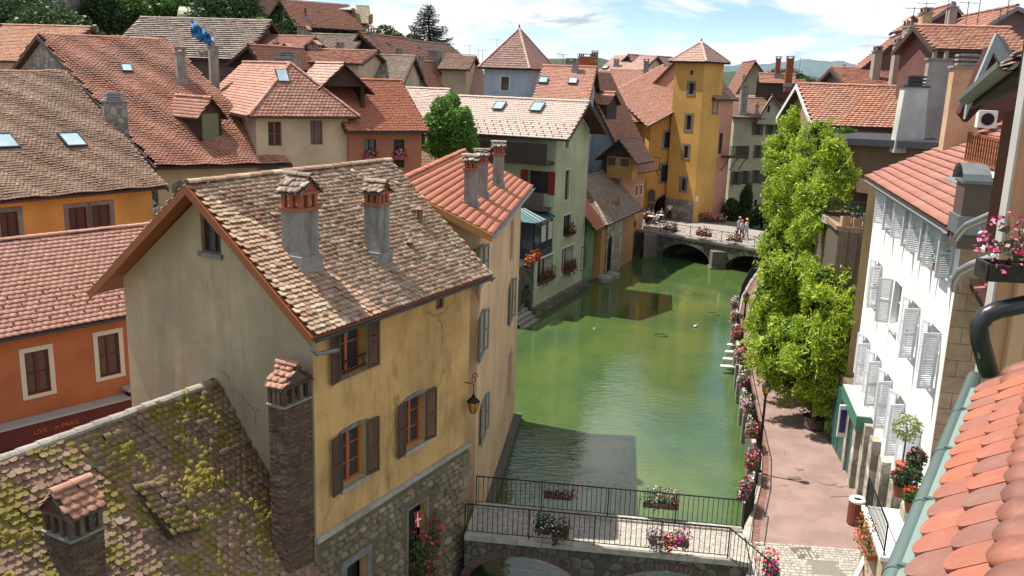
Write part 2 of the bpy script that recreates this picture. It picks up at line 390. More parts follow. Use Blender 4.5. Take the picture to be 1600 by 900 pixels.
# ---- roof tiles
def tile_mesh(tw, th, lap, kind, thick=0.014, lift=0.02):
    """local: x across, y DOWN the slope, z out. one clay tile"""
    h = tw / 2 * .97; mb = MB(); top = lap
    if kind == 'round':
        bot = [(-h, th * .80), (-h * .72, th * .95), (0, th * 1.03), (h * .72, th * .95), (h, th * .80)]
    elif kind == 'scale':
        bot = [(h * math.sin(a), th * (.64 + .40 * math.cos(a))) for a in [math.pi * (-90 + 22.5 * i) / 180 for i in range(9)]]
    elif kind == 'point':
        bot = [(-h, th * .74), (-h * .5, th * .97), (h * .5, th * .97), (h, th * .74)]
    else: bot = [(-h, th), (h, th)]
    zf = lambda y: .004 + lift * max(0, (y + top)) / (th + top)
    P = [(-h, -top, .004)] + [(x, y, zf(y) + thick) for x, y in bot] + [(h, -top, .004)]
    Q = [(x, y, zf(y) - .012) for x, y in bot]
    n = len(bot); fs = [tuple(reversed(range(n + 2)))]; o = n + 2
    for i in range(n - 1): fs.append((i + 1, i + 2, o + i + 1, o + i))
    fs.append((0, 1, o)); fs.append((n, n + 1, o + n - 1))
    mb.add(P + Q, fs); return mb
def slope_frame(e0, e1, r0):
    e0, e1, r0 = Vector(e0), Vector(e1), Vector(r0)
    U = (e1 - e0).normalized(); s = r0 - e0; s = s - U * s.dot(U); Sv = -s.normalized(); Nn = Sv.cross(U).normalized()
    if Nn.z < 0: Nn = -Nn
    return U, Sv, Nn, s.length
def tile_field(root, poly, spec, name='tiles', individual=0):
    """poly = [e0,e1,r1,r0] ; tiles are laid in courses from the eave up; real geometry, one mesh (plus singles)"""
    e0 = Vector(poly[0]); U, Sv, Nn, Ls = slope_frame(poly[0], poly[1], poly[-1])
    P2 = [((Vector(p) - e0).dot(U), -(Vector(p) - e0).dot(Sv)) for p in poly]   # (u, height up slope)
    tw, th = spec.get('tw', .18), spec.get('th', .15); kind = spec.get('kind', 'round'); jit = spec.get('jit', .15)
    tm = tile_mesh(tw, th, spec.get('lap', .04), kind, spec.get('thick', .014), spec.get('lift', .022))
    tv = np.array(tm.v); tf = tm.f
    items = []; nrow = int(Ls / th) + 1
    for r in range(nrow):
        v = (r + .5) * th
        if v > Ls + .01: break
        xs = []
        for i in range(len(P2)):
            (ua, va), (ub, vb) = P2[i], P2[(i + 1) % len(P2)]
            if (va - v) * (vb - v) <= 0 and abs(va - vb) > 1e-6: xs.append(ua + (ub - ua) * (v - va) / (vb - va))
        if len(xs) < 2: continue
        a, b = min(xs), max(xs); k0 = math.floor(a / tw - .5); 
        for k in range(k0, int(b / tw) + 2):
            c = (k + (.5 if (r % 2 and not spec.get('straight')) else 0)) * tw
            if c < a + tw * .1 or c > b - tw * .1: continue
            items.append((c, v + th / 2, a, b))
    n = len(items); J = rng.normal(0, 1, (n, 4)) * jit
    it = np.array(items); sag = spec.get('sag', .0)
    uu = it[:, 0]; vv = it[:, 1]
    und = sag * (np.sin(uu * 1.3 + 1) * np.sin(vv * 1.1) + .6 * np.sin(uu * 2.9 + vv * 2.1) + 1.6)
    Un, Sn, Nv, E0 = np.array(U), np.array(Sv), np.array(Nn), np.array(e0)
    org = E0 + Un * uu[:, None] - Sn * vv[:, None] + Nv * (und + .01 + np.abs(J[:, 2]) * .02)[:, None]
    yaw = J[:, 0] * .12; tilt = J[:, 1] * .06
    idx = np.arange(n); single = []
    if individual:
        tmp = []
        c = np.array(CAM); d2 = np.linalg.norm(org - c, axis=1)
        for i in np.argsort(d2):
            q = Vector(org[i]) - CAM; ww = q.dot(cF)
            if ww < .3: continue
            x = 800 + FOC * q.dot(cR) / ww; y = 450 - FOC * q.dot(cU) / ww
            if -12 < x < 1612 and -12 < y < 912 and not (spec.get('skip') and spec['skip'](x, y)): single.append(i)
            if len(single) >= individual: break
    sset = set(single)
    rest = np.array([i for i in idx if i not in sset], int)
    if len(rest):
        cy, sy = np.cos(yaw[rest]), np.sin(yaw[rest])
        lx = tv[:, 0][None] * cy[:, None] - tv[:, 1][None] * sy[:, None]; ly = tv[:, 0][None] * sy[:, None] + tv[:, 1][None] * cy[:, None]
        lz = tv[:, 2][None] + tilt[rest][:, None] * (tv[:, 1][None])
        # trim to the rakes
        ua = uu[rest][:, None] + lx; lo = it[rest][:, 2][:, None] - .02; hi = it[rest][:, 3][:, None] + .02; lx = np.clip(ua, lo, hi) - uu[rest][:, None]
        W3 = org[rest][:, None, :] + lx[..., None] * Un + ly[..., None] * Sn + lz[..., None] * Nv
        b = np.array(base_of(root)); co = (W3.reshape(-1, 3) - b).astype(np.float32); m = len(tv)
        loops = []; starts = []; tot = 0
        f1 = [i for f in tf for i in f]; fl = [len(f) for f in tf]
        lp = (np.array(f1)[None] + (np.arange(len(rest)) * m)[:, None]).reshape(-1).astype(np.int32)
        ls = np.tile(np.array(fl), len(rest)); st = np.concatenate([[0], np.cumsum(ls)[:-1]]).astype(np.int32)
        me = bpy.data.meshes.new(name); me.vertices.add(len(co)); me.vertices.foreach_set('co', co.ravel())
        me.loops.add(len(lp)); me.loops.foreach_set('vertex_index', lp); me.polygons.add(len(st)); me.polygons.foreach_set('loop_start', st)
        me.update(calc_edges=True); me.validate()
        part(name, me, spec['mat'], root, kind='stuff')
    if single:
        me = tm.mesh('tile'); me.materials.append(spec['mat']); ms = []
        for i in single:
            Yv = (Sv * math.cos(yaw[i]) - U * math.sin(yaw[i])); Yv = (Yv + Nn * tilt[i]).normalized(); Xv = Yv.cross(Nn).normalized()
            if Xv.dot(U) < 0: Xv = -Xv
            Nz = Xv.cross(Yv); Nz = Nz if Nz.dot(Nn) > 0 else -Nz
            m = Matrix.Identity(4)
            for k in range(3): m[k][0] = Xv[k]; m[k][1] = Yv[k]; m[k][2] = Nz[k]; m[k][3] = org[i][k]
            ms.append(m)
        pieces('tile', me, ms, root)
def cap_mesh(r=.11, L=.42, n=6):
    mb = MB(); vs = []
    for j, (x, rr) in enumerate(((0, r), (L * 1.08, r * .86))):
        for k in range(n + 1):
            a = math.pi * k / n; vs.append((x, rr * math.cos(a) * 1.15, rr * math.sin(a) * .9))
    for k in range(n + 1):
        a = math.pi * k / n; vs.append((0, (r - .025) * math.cos(a) * 1.15, (r - .025) * math.sin(a) * .9))
    fs = [(k, k + 1, n + 1 + k + 1, n + 1 + k) for k in range(n)] + [(2 * n + 2 + k, 2 * n + 2 + k + 1, k + 1, k) for k in range(n)]
    mb.add(vs, fs); return mb
def ridge_caps(root, a, b, mat, single=False, r=.11, L=.40):
    a, b = Vector(a), Vector(b); n = max(1, round((b - a).length / L)); Ls = (b - a).length / n
    X = (b - a).normalized(); Y = Z3.cross(X).normalized(); Zv = X.cross(Y)
    tm = cap_mesh(r, Ls); ms = []
    for i in range(n):
        m = Matrix.Identity(4); o = a + X * Ls * i + Z3 * random.uniform(-.006, .008)
        X2 = (X + Y * random.uniform(-.02, .02)).normalized(); Y2 = Z3.cross(X2).normalized(); Z2 = X2.cross(Y2)
        for k in range(3): m[k][0] = X2[k]; m[k][1] = Y2[k]; m[k][2] = Z2[k]; m[k][3] = o[k]
        ms.append(m)
    if single:
        me = tm.mesh('ridge_tile'); me.materials.append(mat); pieces('ridge_tile', me, ms, root)
    else:
        mb = MB()
        for m in ms: mb.add([m @ Vector(v) for v in tm.v], tm.f)
        part('ridge_tiles', mb, mat, root, kind='stuff')
def gutter(root, a, b, mat=LEAD, r=.07):
    a, b = Vector(a), Vector(b); d = (b - a).normalized(); s = d.cross(Z3).normalized(); mb = MB(); n = 6; vs = []
    for p in (a, b):
        for rr in (r, r - .012):
            for k in range(n + 1):
                t = math.pi * k / n; vs.append(p + s * math.cos(t) * rr - Z3 * math.sin(t) * rr)
    m = n + 1
    for k in range(n):
        mb.add([vs[k], vs[k + 1], vs[2 * m + k + 1], vs[2 * m + k]], [(0, 1, 2, 3)]); mb.add([vs[m + k], vs[m + k + 1], vs[3 * m + k + 1], vs[3 * m + k]], [(3, 2, 1, 0)])
    for k in (0, n): mb.add([vs[k], vs[m + k], vs[3 * m + k], vs[2 * m + k]], [(0, 1, 2, 3)])
    return part('gutter', mb, mat, root)
def board(root, a, b, h=.22, t=.04, out=(0, 0, 0), mat=WOOD_D, name='bargeboard'):
    mb = MB(); o = Vector(out).normalized() * t; mb.slab([Vector(a), Vector(b), Vector(b) - Z3 * h, Vector(a) - Z3 * h], 1, o); return part(name, mb, mat, root)
class House:
    """gabled or hipped house: front wall c0->c1 along d (ridge direction), depth W towards n"""
    def __init__(s, name, label, cat, c0, d, L, W, side, zb, ze, zr, wallmat, spec, oe=.4, og=.35, oge=None, hs=0, he=0, rp=.5, group=None, wins=(), caps='mass', fascia=WOOD_D, gut=LEAD, extra_holes=None, under=WOOD_D, ind=(0, 0), zb2=None, body=True, slopes=(1, 1), soff=.12, sidemats=None, nv=None):
        s.d = Vector((d[0], d[1], 0)).normalized(); s.n = Vector((-s.d.y, s.d.x, 0)) * side if nv is None else nv; s.L, s.W = L, W
        s.zb, s.ze, s.zr = zb, ze, zr; c0 = Vector((c0[0], c0[1], 0)); s.c = [c0, c0 + s.d * L, c0 + s.d * L + s.n * W, c0 + s.n * W]
        ctr = (s.c[0] + s.c[2]) / 2
        s.root = thing(name, label, cat, (ctr.x, ctr.y, zb), group)
        far = lambda i, j: (s.c[i] + s.c[j]) / 2 * 2 - ctr
        s.w = {'a': WL(s.c[0], s.c[1], far(0, 1)), 's': WL(s.c[0], s.c[3], far(0, 3)), 'b': WL(s.c[3], s.c[2], far(3, 2)), 'e': WL(s.c[1], s.c[2], far(1, 2))}
        rw = W * rp; holes = {k: [] for k in s.w}
        for sd, box_, kw in wins:
            wl = s.w[sd]; r = box_ if kw.get('uz') else wl.rect(box_); hw_ = kw.get('wd', 0) / 2; cu_ = (r[0] + r[1]) / 2; r = (cu_ - hw_, cu_ + hw_, r[2], r[3]) if hw_ else r; kw = {k: v for k, v in kw.items() if k not in ('uz', 'wd')}
            holes[sd].append(window(s.root, wl, r, **kw))
        if extra_holes:
            for sd, h in extra_holes: holes[sd].append(h)
        if body:
            mbs = {}
            for k, wl in s.w.items():
                if k in 'ab': out = [(0, zb), (L, zb), (L, ze), (0, ze)]
                else:
                    hip = hs if k == 's' else he
                    out = [(0, zb), (W, zb), (W, ze), (0, ze)] if hip else [(0, zb), (W, zb), (W, ze), (rw, zr - .06), (0, ze)]
                mt = (sidemats or {}).get(k, wallmat); mb = mbs.setdefault(mt.name, (MB(), mt))[0]
                wall_face(mb, wl, out, holes[k], 0.24)
            for mb, mt in mbs.values(): part('wall', mb, mt, s.root)
        # roof
        rise = zr - ze; sa = rise / rw; sb = rise / (W - rw); oge = og if oge is None else oge
        A = s.c[0]; th_ = .1
        def P(u, v, z): return A + s.d * u + s.n * v + Z3 * z
        r0 = P(hs if hs else -og, rw, zr + th_); r1 = P(L - he if he else L + oge, rw, zr + th_)
        us, ue = (-oe if hs else -og), (L + oe if he else L + oge)
        ea = ze - oe * sa + th_; eb = ze - oe * sb + th_
        s.A = [P(us, -oe, ea), P(ue, -oe, ea), r1, r0]; s.B = [P(ue, W + oe, eb), P(us, W + oe, eb), r0, r1]
        mb = MB(); s.planes = {}
        U, Sv, Nn, Ls = slope_frame(s.A[0], s.A[1], s.A[3]); s.planes['A'] = (s.A[0], Nn)
        U, Sv, N2, Ls = slope_frame(s.B[0], s.B[1], s.B[3]); s.planes['B'] = (s.B[0], N2)
        if slopes[0]: mb.slab(s.A, .09)
        if slopes[1]: mb.slab(s.B, .09)
        hp = []
        if hs:
            s.Hs = [s.B[1], s.A[0], r0]; mb.slab(s.Hs, .09); hp.append(s.Hs)
        if he:
            s.He = [s.A[1], s.B[0], r1]; mb.slab(s.He, .09); hp.append(s.He)
        s.roof = part('roof', mb, under, s.root)
        if slopes[0]: tile_field(s.roof, s.A, spec, individual=ind[0])
        if slopes[1]: tile_field(s.roof, s.B, spec, individual=ind[1])
        for h in hp: tile_field(s.roof, [h[0], h[1], h[2]], spec)
        cm = spec.get('capmat', spec['mat'])
        if caps:
            up = Z3 * .05
            ridge_caps(s.roof, r0 + up, r1 + up, cm, caps == 'single')
            if hs:
                ridge_caps(s.roof, s.A[0] + up, r0 + up, cm); ridge_caps(s.roof, s.B[1] + up, r0 + up, cm)
            if he:
                ridge_caps(s.roof, s.A[1] + up, r1 + up, cm); ridge_caps(s.roof, s.B[0] + up, r1 + up, cm)
        if fascia:
            if not hs:
                for e in ((s.A[0], r0), (s.B[1], r0)): board(s.roof, e[0] - s.d * .01 + Z3 * .02, e[1] - s.d * .01 + Z3 * .02, .24, .04, -s.d, fascia)
            if not he:
                for e in ((s.A[1], r1), (s.B[0], r1)): board(s.roof, e[0] + s.d * .01 + Z3 * .02, e[1] + s.d * .01 + Z3 * .02, .24, .04, s.d, fascia)
        if gut:
            if slopes[0]: gutter(s.root, s.A[0] - s.n * .06 - Z3 * .05, s.A[1] - s.n * .06 - Z3 * .05, gut)
            if slopes[1]: gutter(s.root, s.B[0] + s.n * .06 - Z3 * .05, s.B[1] + s.n * .06 - Z3 * .05, gut)
        s.r0, s.r1 = r0, r1
    def on(s, x, y, pl='A'):
        P0, Nn = s.planes[pl]; return PL(x, y, P0, Nn)
CONC = plaster('chimney render', (0.27, 0.255, 0.235), (0.07, 0.07, 0.065), .9, 1.6, .5, 1.0)
PINKC = plaster('pink chimney render', (0.36, 0.27, 0.22), None, .4, 1.2)
BRICKR = masonry('red chimney brick', [(0.24, 0.06, 0.03), (0.36, 0.10, 0.05), (0.30, 0.08, 0.04)], sc=3)
TILE_OLD = tiles('old weathered tile', [(0.17, 0.11, 0.08), (0.30, 0.22, 0.17), (0.24, 0.15, 0.11), (0.42, 0.36, 0.29), (0.20, 0.15, 0.12), (0.34, 0.25, 0.19)])
def chimney(root, P, w, dp, ztop, d, kind='slab', shaft=CONC, below=.8, head=TERRA, tile=TILE_OLD, sub=True):
    """P: point where the shaft meets the roof (its centre); w across d, dp along n"""
    P = Vector(P); d = Vector((d[0], d[1], 0)).normalized(); n = Vector((-d.y, d.x, 0)); z0 = P.z - below
    def B(mb, hu, hv, za, zb_, cu=0, cv=0):
        mb.box(Vector((P.x, P.y, 0)) + d * (cu - hu) + n * (cv - hv) + Z3 * za, d * 2 * hu, n * 2 * hv, Z3 * (zb_ - za))
    m = MB(); hu, hv = w / 2, dp / 2; hd = {'slab': .3, 'savoy': .95 * min(1, w / .7), 'pots': .35, 'vent': .5, 'cowl': .4}.get(kind, .3); zt = ztop - hd
    B(m, hu, hv, z0, zt); c = part('chimney', m, shaft, root)
    if sub:
        m = MB(); B(m, hu + .06, hv + .06, P.z - .25, P.z + .18); part('flashing', m, ZINC if kind != 'savoy' else CONC, c)
    if kind in ('slab', 'vent'):
        m = MB(); B(m, hu + .07, hv + .07, zt, zt + .07)
        k = max(2, round(w / .3))
        if kind == 'slab':
            for i in range(k):
                for sg in (-1, 1): B(m, .05, .05, zt + .07, ztop - .06, -hu + .06 + (w - .12) * i / (k - 1), sg * (hv - .06))
            B(m, hu + .09, hv + .09, ztop - .06, ztop)
        else:
            for j in range(3): B(m, hu * .75, hv * .8, zt + .10 + j * .14, zt + .17 + j * .14)
            B(m, hu * .5, hv * .5, zt + .07, ztop)
        part('chimney_cap', m, CONC if kind == 'slab' else ZINC, c)
    elif kind == 'savoy':
        s = min(1, w / .7); m = MB(); B(m, hu + .05, hv + .05, zt, zt + .07)
        nu, nv = (3, 3)
        for i in range(nu):
            for sg in (-1, 1): B(m, .055, .055, zt + .07, zt + .38 * s + .05, -hu + .06 + (w - .12) * i / (nu - 1), sg * (hv - .06))
        for sg in (-1, 1): B(m, .055, .055, zt + .07, zt + .38 * s + .05, sg * (hu - .06), 0)
        zt2 = zt + .38 * s + .05; B(m, hu + .04, hv + .04, zt2, zt2 + .07)
        # little gables
        rz = zt2 + .07; rh = hd - (rz - zt) - .06
        for sg in (-1, 1):
            q = Vector((P.x, P.y, 0)) + n * 0; a = q + d * (-hu) + n * sg * hv + Z3 * rz; b2 = q + d * hu + n * sg * hv + Z3 * rz; t = q + n * sg * hv + Z3 * (rz + rh * .9)
            m.slab([a, b2, t], .07, -n * sg)
        part('chimney_head', m, head, c)
        e = .1; q = Vector((P.x, P.y, 0)); top = q + Z3 * (rz + rh); 
        r = MB()
        Es = []
        for sg in (-1, 1):
            a = q + d * sg * (hu + e) - n * (hv + e) + Z3 * (rz - .04); b2 = q + d * sg * (hu + e) + n * (hv + e) + Z3 * (rz - .04)
            t1 = top + n * (hv + e); t0 = top - n * (hv + e); r.slab([a, b2, t1, t0], .03); Es.append([a, b2, t1, t0] if sg > 0 else [b2, a, t0, t1])
        ro = part('chimney_roof', r, WOOD_OLD, c)
        for E_ in Es: tile_field(c, E_, dict(mat=tile, tw=.17, th=.19, kind='round', jit=.9, lift=.03))
        ridge_caps(c, top - n * (hv + e) + Z3 * .05, top + n * (hv + e) + Z3 * .05, tile, False, .09, .36)
    elif kind == 'pots':
        m = MB(); B(m, hu + .05, hv + .05, zt, zt + .06); part('chimney_cap', m, CONC, c)
        k = max(1, round(w / .38)); m = MB()
        for i in range(k):
            u = (-hu + w * (i + .5) / k); m.lathe(Vector((P.x, P.y, zt + .06)) + d * u, [(.1, 0), (.12, .05), (.09, .25), (.11, .29)], 10)
        part('chimney_pot', m, TERRA, c)
    elif kind == 'cowl':
        m = MB(); r = []; nseg = 8; rr = hv + .1
        B(m, hu + .05, hv + .02, zt, zt + .06)
        for k in range(nseg + 1):
            a = math.pi * k / nseg; r.append((math.cos(a) * rr, math.sin(a) * .38))
        for k in range(nseg):
            a, b2 = r[k], r[k + 1]; q = Vector((P.x, P.y, zt + .08))
            m.slab([q - d * (hu + .1) + n * a[0] + Z3 * a[1], q + d * (hu + .1) + n * a[0] + Z3 * a[1], q + d * (hu + .1) + n * b2[0] + Z3 * b2[1], q - d * (hu + .1) + n * b2[0] + Z3 * b2[1]], .02)
        part('cowl', m, ZINC, c)
    return c
def px_chimney(h, x, yb, yt, wpx, kind='slab', pl='A', dp=None, **k):
    """chimney whose foot shows at (x,yb) on slope pl, top at row yt, about wpx wide in the photo"""
    P = h.on(x, yb, pl); w_ = wpx * (P - CAM).dot(cF) / FOC; return chimney(h.root, P, w_ * .8, dp or w_ * .8, VZ(P, yt), h.d, kind, **k)
def skylight(h, x, y, wpx, pl='A', w_=.75, l_=1.0, open_=False):
    P0, Nn = h.planes[pl]; P = h.on(x, y, pl); poly = h.A if pl == 'A' else h.B; U, Sv, N_, _ = slope_frame(poly[0], poly[1], poly[3])
    m = MB(); a = P - U * w_ / 2 - Sv * l_ / 2 + N_ * .13
    t = .06
    m.box(a, U * w_, Sv * t, N_ * .12); m.box(a + Sv * (l_ - t), U * w_, Sv * t, N_ * .12); m.box(a + Sv * t, U * t, Sv * (l_ - 2 * t), N_ * .12); m.box(a + U * (w_ - t) + Sv * t, U * t, Sv * (l_ - 2 * t), N_ * .12)
    s = part('skylight', m, LEAD, h.root); m = MB(); m.box(a + U * t + Sv * t, U * (w_ - 2 * t), Sv * (l_ - 2 * t), N_ * .09); part('pane', m, SKYGLASS, s); return s
def snow_guards(h, x, y, nx, ny, du=.45, dv=.4, pl='A'):
    P = h.on(x, y, pl); poly = h.A if pl == 'A' else h.B; U, Sv, N_, _ = slope_frame(poly[0], poly[1], poly[3]); m = MB()
    for j in range(ny):
        for i in range(nx):
            q = P + U * (i + (.5 if j % 2 else 0)) * du + Sv * j * dv + N_ * .03
            m.box(q, U * .035, Sv * .10, N_ * .10)
    part('snow_guards', m, LEAD, h.root, kind='stuff')
def dormer(h, wl_c, u, zb, wd, ht, dep, rise, frame=WOOD_D, spec=None, wins=True, wallm=None, name='dormer'):
    pass
# ------------------------------------------------------------------ plants
def quads_mesh(name, ctr, size, nrm_up=0.3, droop=0.0, aspect=.55, seed=1):
    r = np.random.default_rng(seed); n = len(ctr)
    a = r.normal(0, 1, (n, 3)); a[:, 2] = a[:, 2] * .6 - droop; a /= np.linalg.norm(a, axis=1)[:, None]
    b = r.normal(0, 1, (n, 3)); b = np.cross(a, b); b /= np.linalg.norm(b, axis=1)[:, None]
    s = (size * r.uniform(.6, 1.3, n))[:, None]; a = a * s; b = b * s * aspect
    nv = np.cross(a, b) / s * .18
    v = np.stack([ctr - a, ctr - b * .9 + nv, ctr + a, ctr + b * .9 + nv], 1).reshape(-1, 3).astype(np.float32)
    me = bpy.data.meshes.new(name); me.vertices.add(4 * n); me.vertices.foreach_set('co', v.ravel()); me.loops.add(4 * n); me.loops.foreach_set('vertex_index', np.arange(4 * n, dtype=np.int32))
    me.polygons.add(n); me.polygons.foreach_set('loop_start', np.arange(0, 4 * n, 4, dtype=np.int32)); me.update(calc_edges=True); return me
def blob_points(blobs, n, r, shell=.55):
    """points in the outer shell of a set of ellipsoids (c, rx, ry, rz), weighted by area"""
    wts = np.array([b[1] * b[2] + b[1] * b[3] for b in blobs]); k = r.choice(len(blobs), n, p=wts / wts.sum())
    d = r.normal(0, 1, (n, 3)); d /= np.linalg.norm(d, axis=1)[:, None]; rad = (shell + (1 - shell) * r.uniform(0, 1, n) ** .6) * r.normal(1, .07, n)
    C_ = np.array([list(b[0]) for b in blobs])[k]; R_ = np.array([[b[1], b[2], b[3]] for b in blobs])[k]
    return C_ + d * R_ * rad[:, None]
def leaf_part(name, root, blobs, n, size, mat, seed=3, droop=0.0, shell=.55, kind='stuff', aspect=.55):
    r = np.random.default_rng(seed); p = blob_points(blobs, n, r, shell) - np.array(base_of(root)); me = quads_mesh(name, p, size, droop=droop, seed=seed + 1, aspect=aspect)
    return part(name, me, mat, root, kind=kind)
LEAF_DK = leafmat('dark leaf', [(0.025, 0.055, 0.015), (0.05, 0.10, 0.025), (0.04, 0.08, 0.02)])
LEAF_MD = leafmat('mid green leaf', [(0.05, 0.12, 0.02), (0.10, 0.20, 0.035), (0.07, 0.15, 0.03)])
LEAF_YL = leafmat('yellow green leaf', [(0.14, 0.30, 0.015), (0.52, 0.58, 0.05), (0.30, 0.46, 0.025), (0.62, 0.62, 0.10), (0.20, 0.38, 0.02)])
LEAF_GR = leafmat('grey green leaf', [(0.09, 0.12, 0.06), (0.16, 0.20, 0.11), (0.07, 0.11, 0.04)])
PET = {'red': flat('red petal', (0.55, 0.02, 0.02), .6), 'pink': flat('pink petal', (0.62, 0.08, 0.22), .6), 'pale': flat('pale pink petal', (0.68, 0.38, 0.42), .6), 'white': flat('white petal', (0.75, 0.72, 0.70), .6),
       'orange': flat('orange petal', (0.65, 0.13, 0.02), .6), 'violet': flat('violet petal', (0.16, 0.06, 0.30), .6), 'magenta': flat('magenta petal', (0.55, 0.03, 0.28), .6)}
BARK = flat('bark', (0.07, 0.055, 0.04), .95, var=.4, sc=8)
def trunk(mb, a, b, r0, r1, n=7, seg=6, wob=.12, seed=0):
    rr = random.Random(seed); a, b = Vector(a), Vector(b); pts = []
    for i in range(seg + 1):
        t = i / seg; q = a.lerp(b, t)
        if 0 < i < seg: q += Vector((rr.uniform(-1, 1), rr.uniform(-1, 1), 0)) * wob
        pts.append(q)
    mb.tube(pts, r0, n, True, r1); return pts
def tree(name, label, cat, base, h, blobs, n, size, mat, tr=.18, group=None, seed=1):
    t = thing(name, label, cat, base, group); b = Vector(base); mb = MB(); rr = random.Random(seed)
    top = b + Vector((0, 0, h * .8)); trunk(mb, b - Z3 * .3, top, tr, tr * .25, 7, 6, .06 * h / 6, seed)
    for bl in blobs[:9]:
        c = Vector(bl[0]); trunk(mb, b + Z3 * h * rr.uniform(.25, .5), c, tr * .4, tr * .08, 5, 4, .08, seed + 3)
    part('trunk', mb, BARK, t, True); leaf_part('crown', t, blobs, n, size, mat, seed); return t
def flowerbox(label, P, d, L, cols, box=True, n=220, hang=.35, leaf=None, boxm=None, h=.18, cat='flower box', name='flower_box', group='flower boxes', spread=.2, up=.18, lsz=.05, bn=120, bsz=.035, wsz=.2):
    """a trough of flowers: box + leaves + blossoms; P = centre of the trough's underside"""
    d = Vector((d[0], d[1], 0)).normalized(); nrm = Vector((-d.y, d.x, 0)); P = Vector(P); t = thing(name, label, cat, P, group)
    if box:
        m = MB(); m.box(P - d * L / 2 - nrm * wsz / 2, d * L, nrm * wsz, Z3 * .03); 
        for sg in (-1, 1): m.box(P - d * L / 2 + nrm * (sg * wsz / 2 - .015), d * L, nrm * .03, Z3 * h); m.box(P + d * (sg * L / 2 - .015) - nrm * wsz / 2, d * .03, nrm * wsz, Z3 * h)
        part('trough', m, boxm or WOOD_OLD, t)
        m = MB(); m.box(P - d * (L / 2 - .02) - nrm * (wsz / 2 - .02), d * (L - .04), nrm * (wsz - .04), Z3 * (h - .03)); part('soil', m, flat('soil', (.03, .02, .012), .95), t)
    r = np.random.default_rng(int(abs(P.x * 71 + P.y * 13) * 10) % 100000); k = max(2, int(L / .22)); bl = []
    for i in range(k):
        c = P + d * (-L / 2 + L * (i + .5) / k) + Z3 * (h + up * r.uniform(.1, .9)) + nrm * r.uniform(-.06, .06)
        bl.append((c, .17 + spread * .3, .17 + spread * .3, up * r.uniform(.8, 1.5)))
        for sg in (-1, 1): bl.append((c + nrm * sg * spread * .6 - Z3 * hang * r.uniform(.3, .9), .14, .14, hang * .55))
    Bb = np.array(P); p = blob_points(bl, n, r, .3) - Bb
    part('leaves', quads_mesh('leaves', p, lsz, seed=5), leaf or LEAF_GR, t, kind='stuff')
    k = len(cols)
    for i, c in enumerate(cols):
        sub = [b for b in bl if abs(((Vector(b[0]) - P).dot(d) + L / 2) / L * k - (i + .5)) < .9] or bl
        q = blob_points(sub, bn // k, r, .9) - Bb; part('blossoms', quads_mesh('blossoms', q, bsz, seed=9 + i, aspect=.95), PET[c], t, kind='stuff', label=c + ' blossoms')
    return t
# ------------------------------------------------------------------ setting
ZW = -1.3
def azv(a): a = math.radians(a); return Vector((math.sin(a), math.cos(a), 0))
def fitz(c0, d, side, W, oe, eave_px, ridge_px, rp=.5, nv=None):
    d = Vector((d[0], d[1], 0)).normalized(); n = nv or Vector((-d.y, d.x, 0)) * side; c0 = Vector((c0[0], c0[1], 0)); rw = W * rp
    a = c0 + n * rw; zr = WL(a, a + d).uz(*ridge_px)[1]; a = c0 - n * oe; zo = WL(a, a + d).uz(*eave_px)[1]
    return zr - (zr - zo) * rw / (rw + oe), zr
def ulen(c0, d, x, y): return WL(c0, Vector((c0[0], c0[1], 0)) + Vector((d[0], d[1], 0))).uz(x, y)[0]
gm, t, b = nodes('earth and far fields'); b.inputs['Roughness'].default_value = 1
t.links.new(ramp(t, noise(t, .02, 6), [(.4, (0.05, 0.075, 0.03)), (.6, (0.10, 0.13, 0.05))]), b.inputs['Base Color'])
m = MB(); m.poly([(-5000, -600, -2.4), (5000, -600, -2.4), (5000, 7000, -2.4), (-5000, 7000, -2.4)]); struct('ground', m, gm)
# water: turbid green, lightly rippled
wm, t, b = nodes('canal water'); b.inputs['Roughness'].default_value = 0.035; b.inputs['IOR'].default_value = 1.58
g_ = nn(t, 'ShaderNodeNewGeometry')
wc = mixc(t, ramp(t, noise(t, .16, 5, .6), [(.35, mono(0)), (.65, mono(1))]), (0.040, 0.086, 0.032), (0.080, 0.120, 0.028))
t.links.new(wc, b.inputs['Base Color'])
n1 = noise(t, 1.5, 4, .55, scale3=(1.0, 2.3, 1)); n2 = noise(t, 5.5, 3, .5, scale3=(1, 2.0, 1)); msk = ramp(t, noise(t, .10, 3), [(.40, mono(.12)), (.62, mono(1))])
a1 = nn(t, 'ShaderNodeMath', operation='MULTIPLY_ADD'); t.links.new(n2, a1.inputs[0]); a1.inputs[1].default_value = .3; t.links.new(n1, a1.inputs[2])
a2 = nn(t, 'ShaderNodeMath', operation='MULTIPLY'); t.links.new(a1.outputs[0], a2.inputs[0]); t.links.new(msk, a2.inputs[1])
sy = nn(t, 'ShaderNodeSeparateXYZ'); t.links.new(g_.outputs['Position'], sy.inputs[0]); mr = nn(t, 'ShaderNodeMapRange'); t.links.new(sy.outputs['Y'], mr.inputs[0])
for i_, v_ in ((1, 34), (2, 52), (3, 1.0), (4, .22)): mr.inputs[i_].default_value = v_
a3 = nn(t, 'ShaderNodeMath', operation='MULTIPLY'); t.links.new(a2.outputs[0], a3.inputs[0]); t.links.new(mr.outputs[0], a3.inputs[1]); bump(t, b, a3.outputs[0], 0.75, 0.065)
m = MB(); m.poly([(-16, 2, ZW), (12, 2, ZW), (40, 66, ZW), (60, 110, ZW), (10, 110, ZW), (-2, 60, ZW), (-4, 28, ZW)]); struct('canal_water', m, wm)
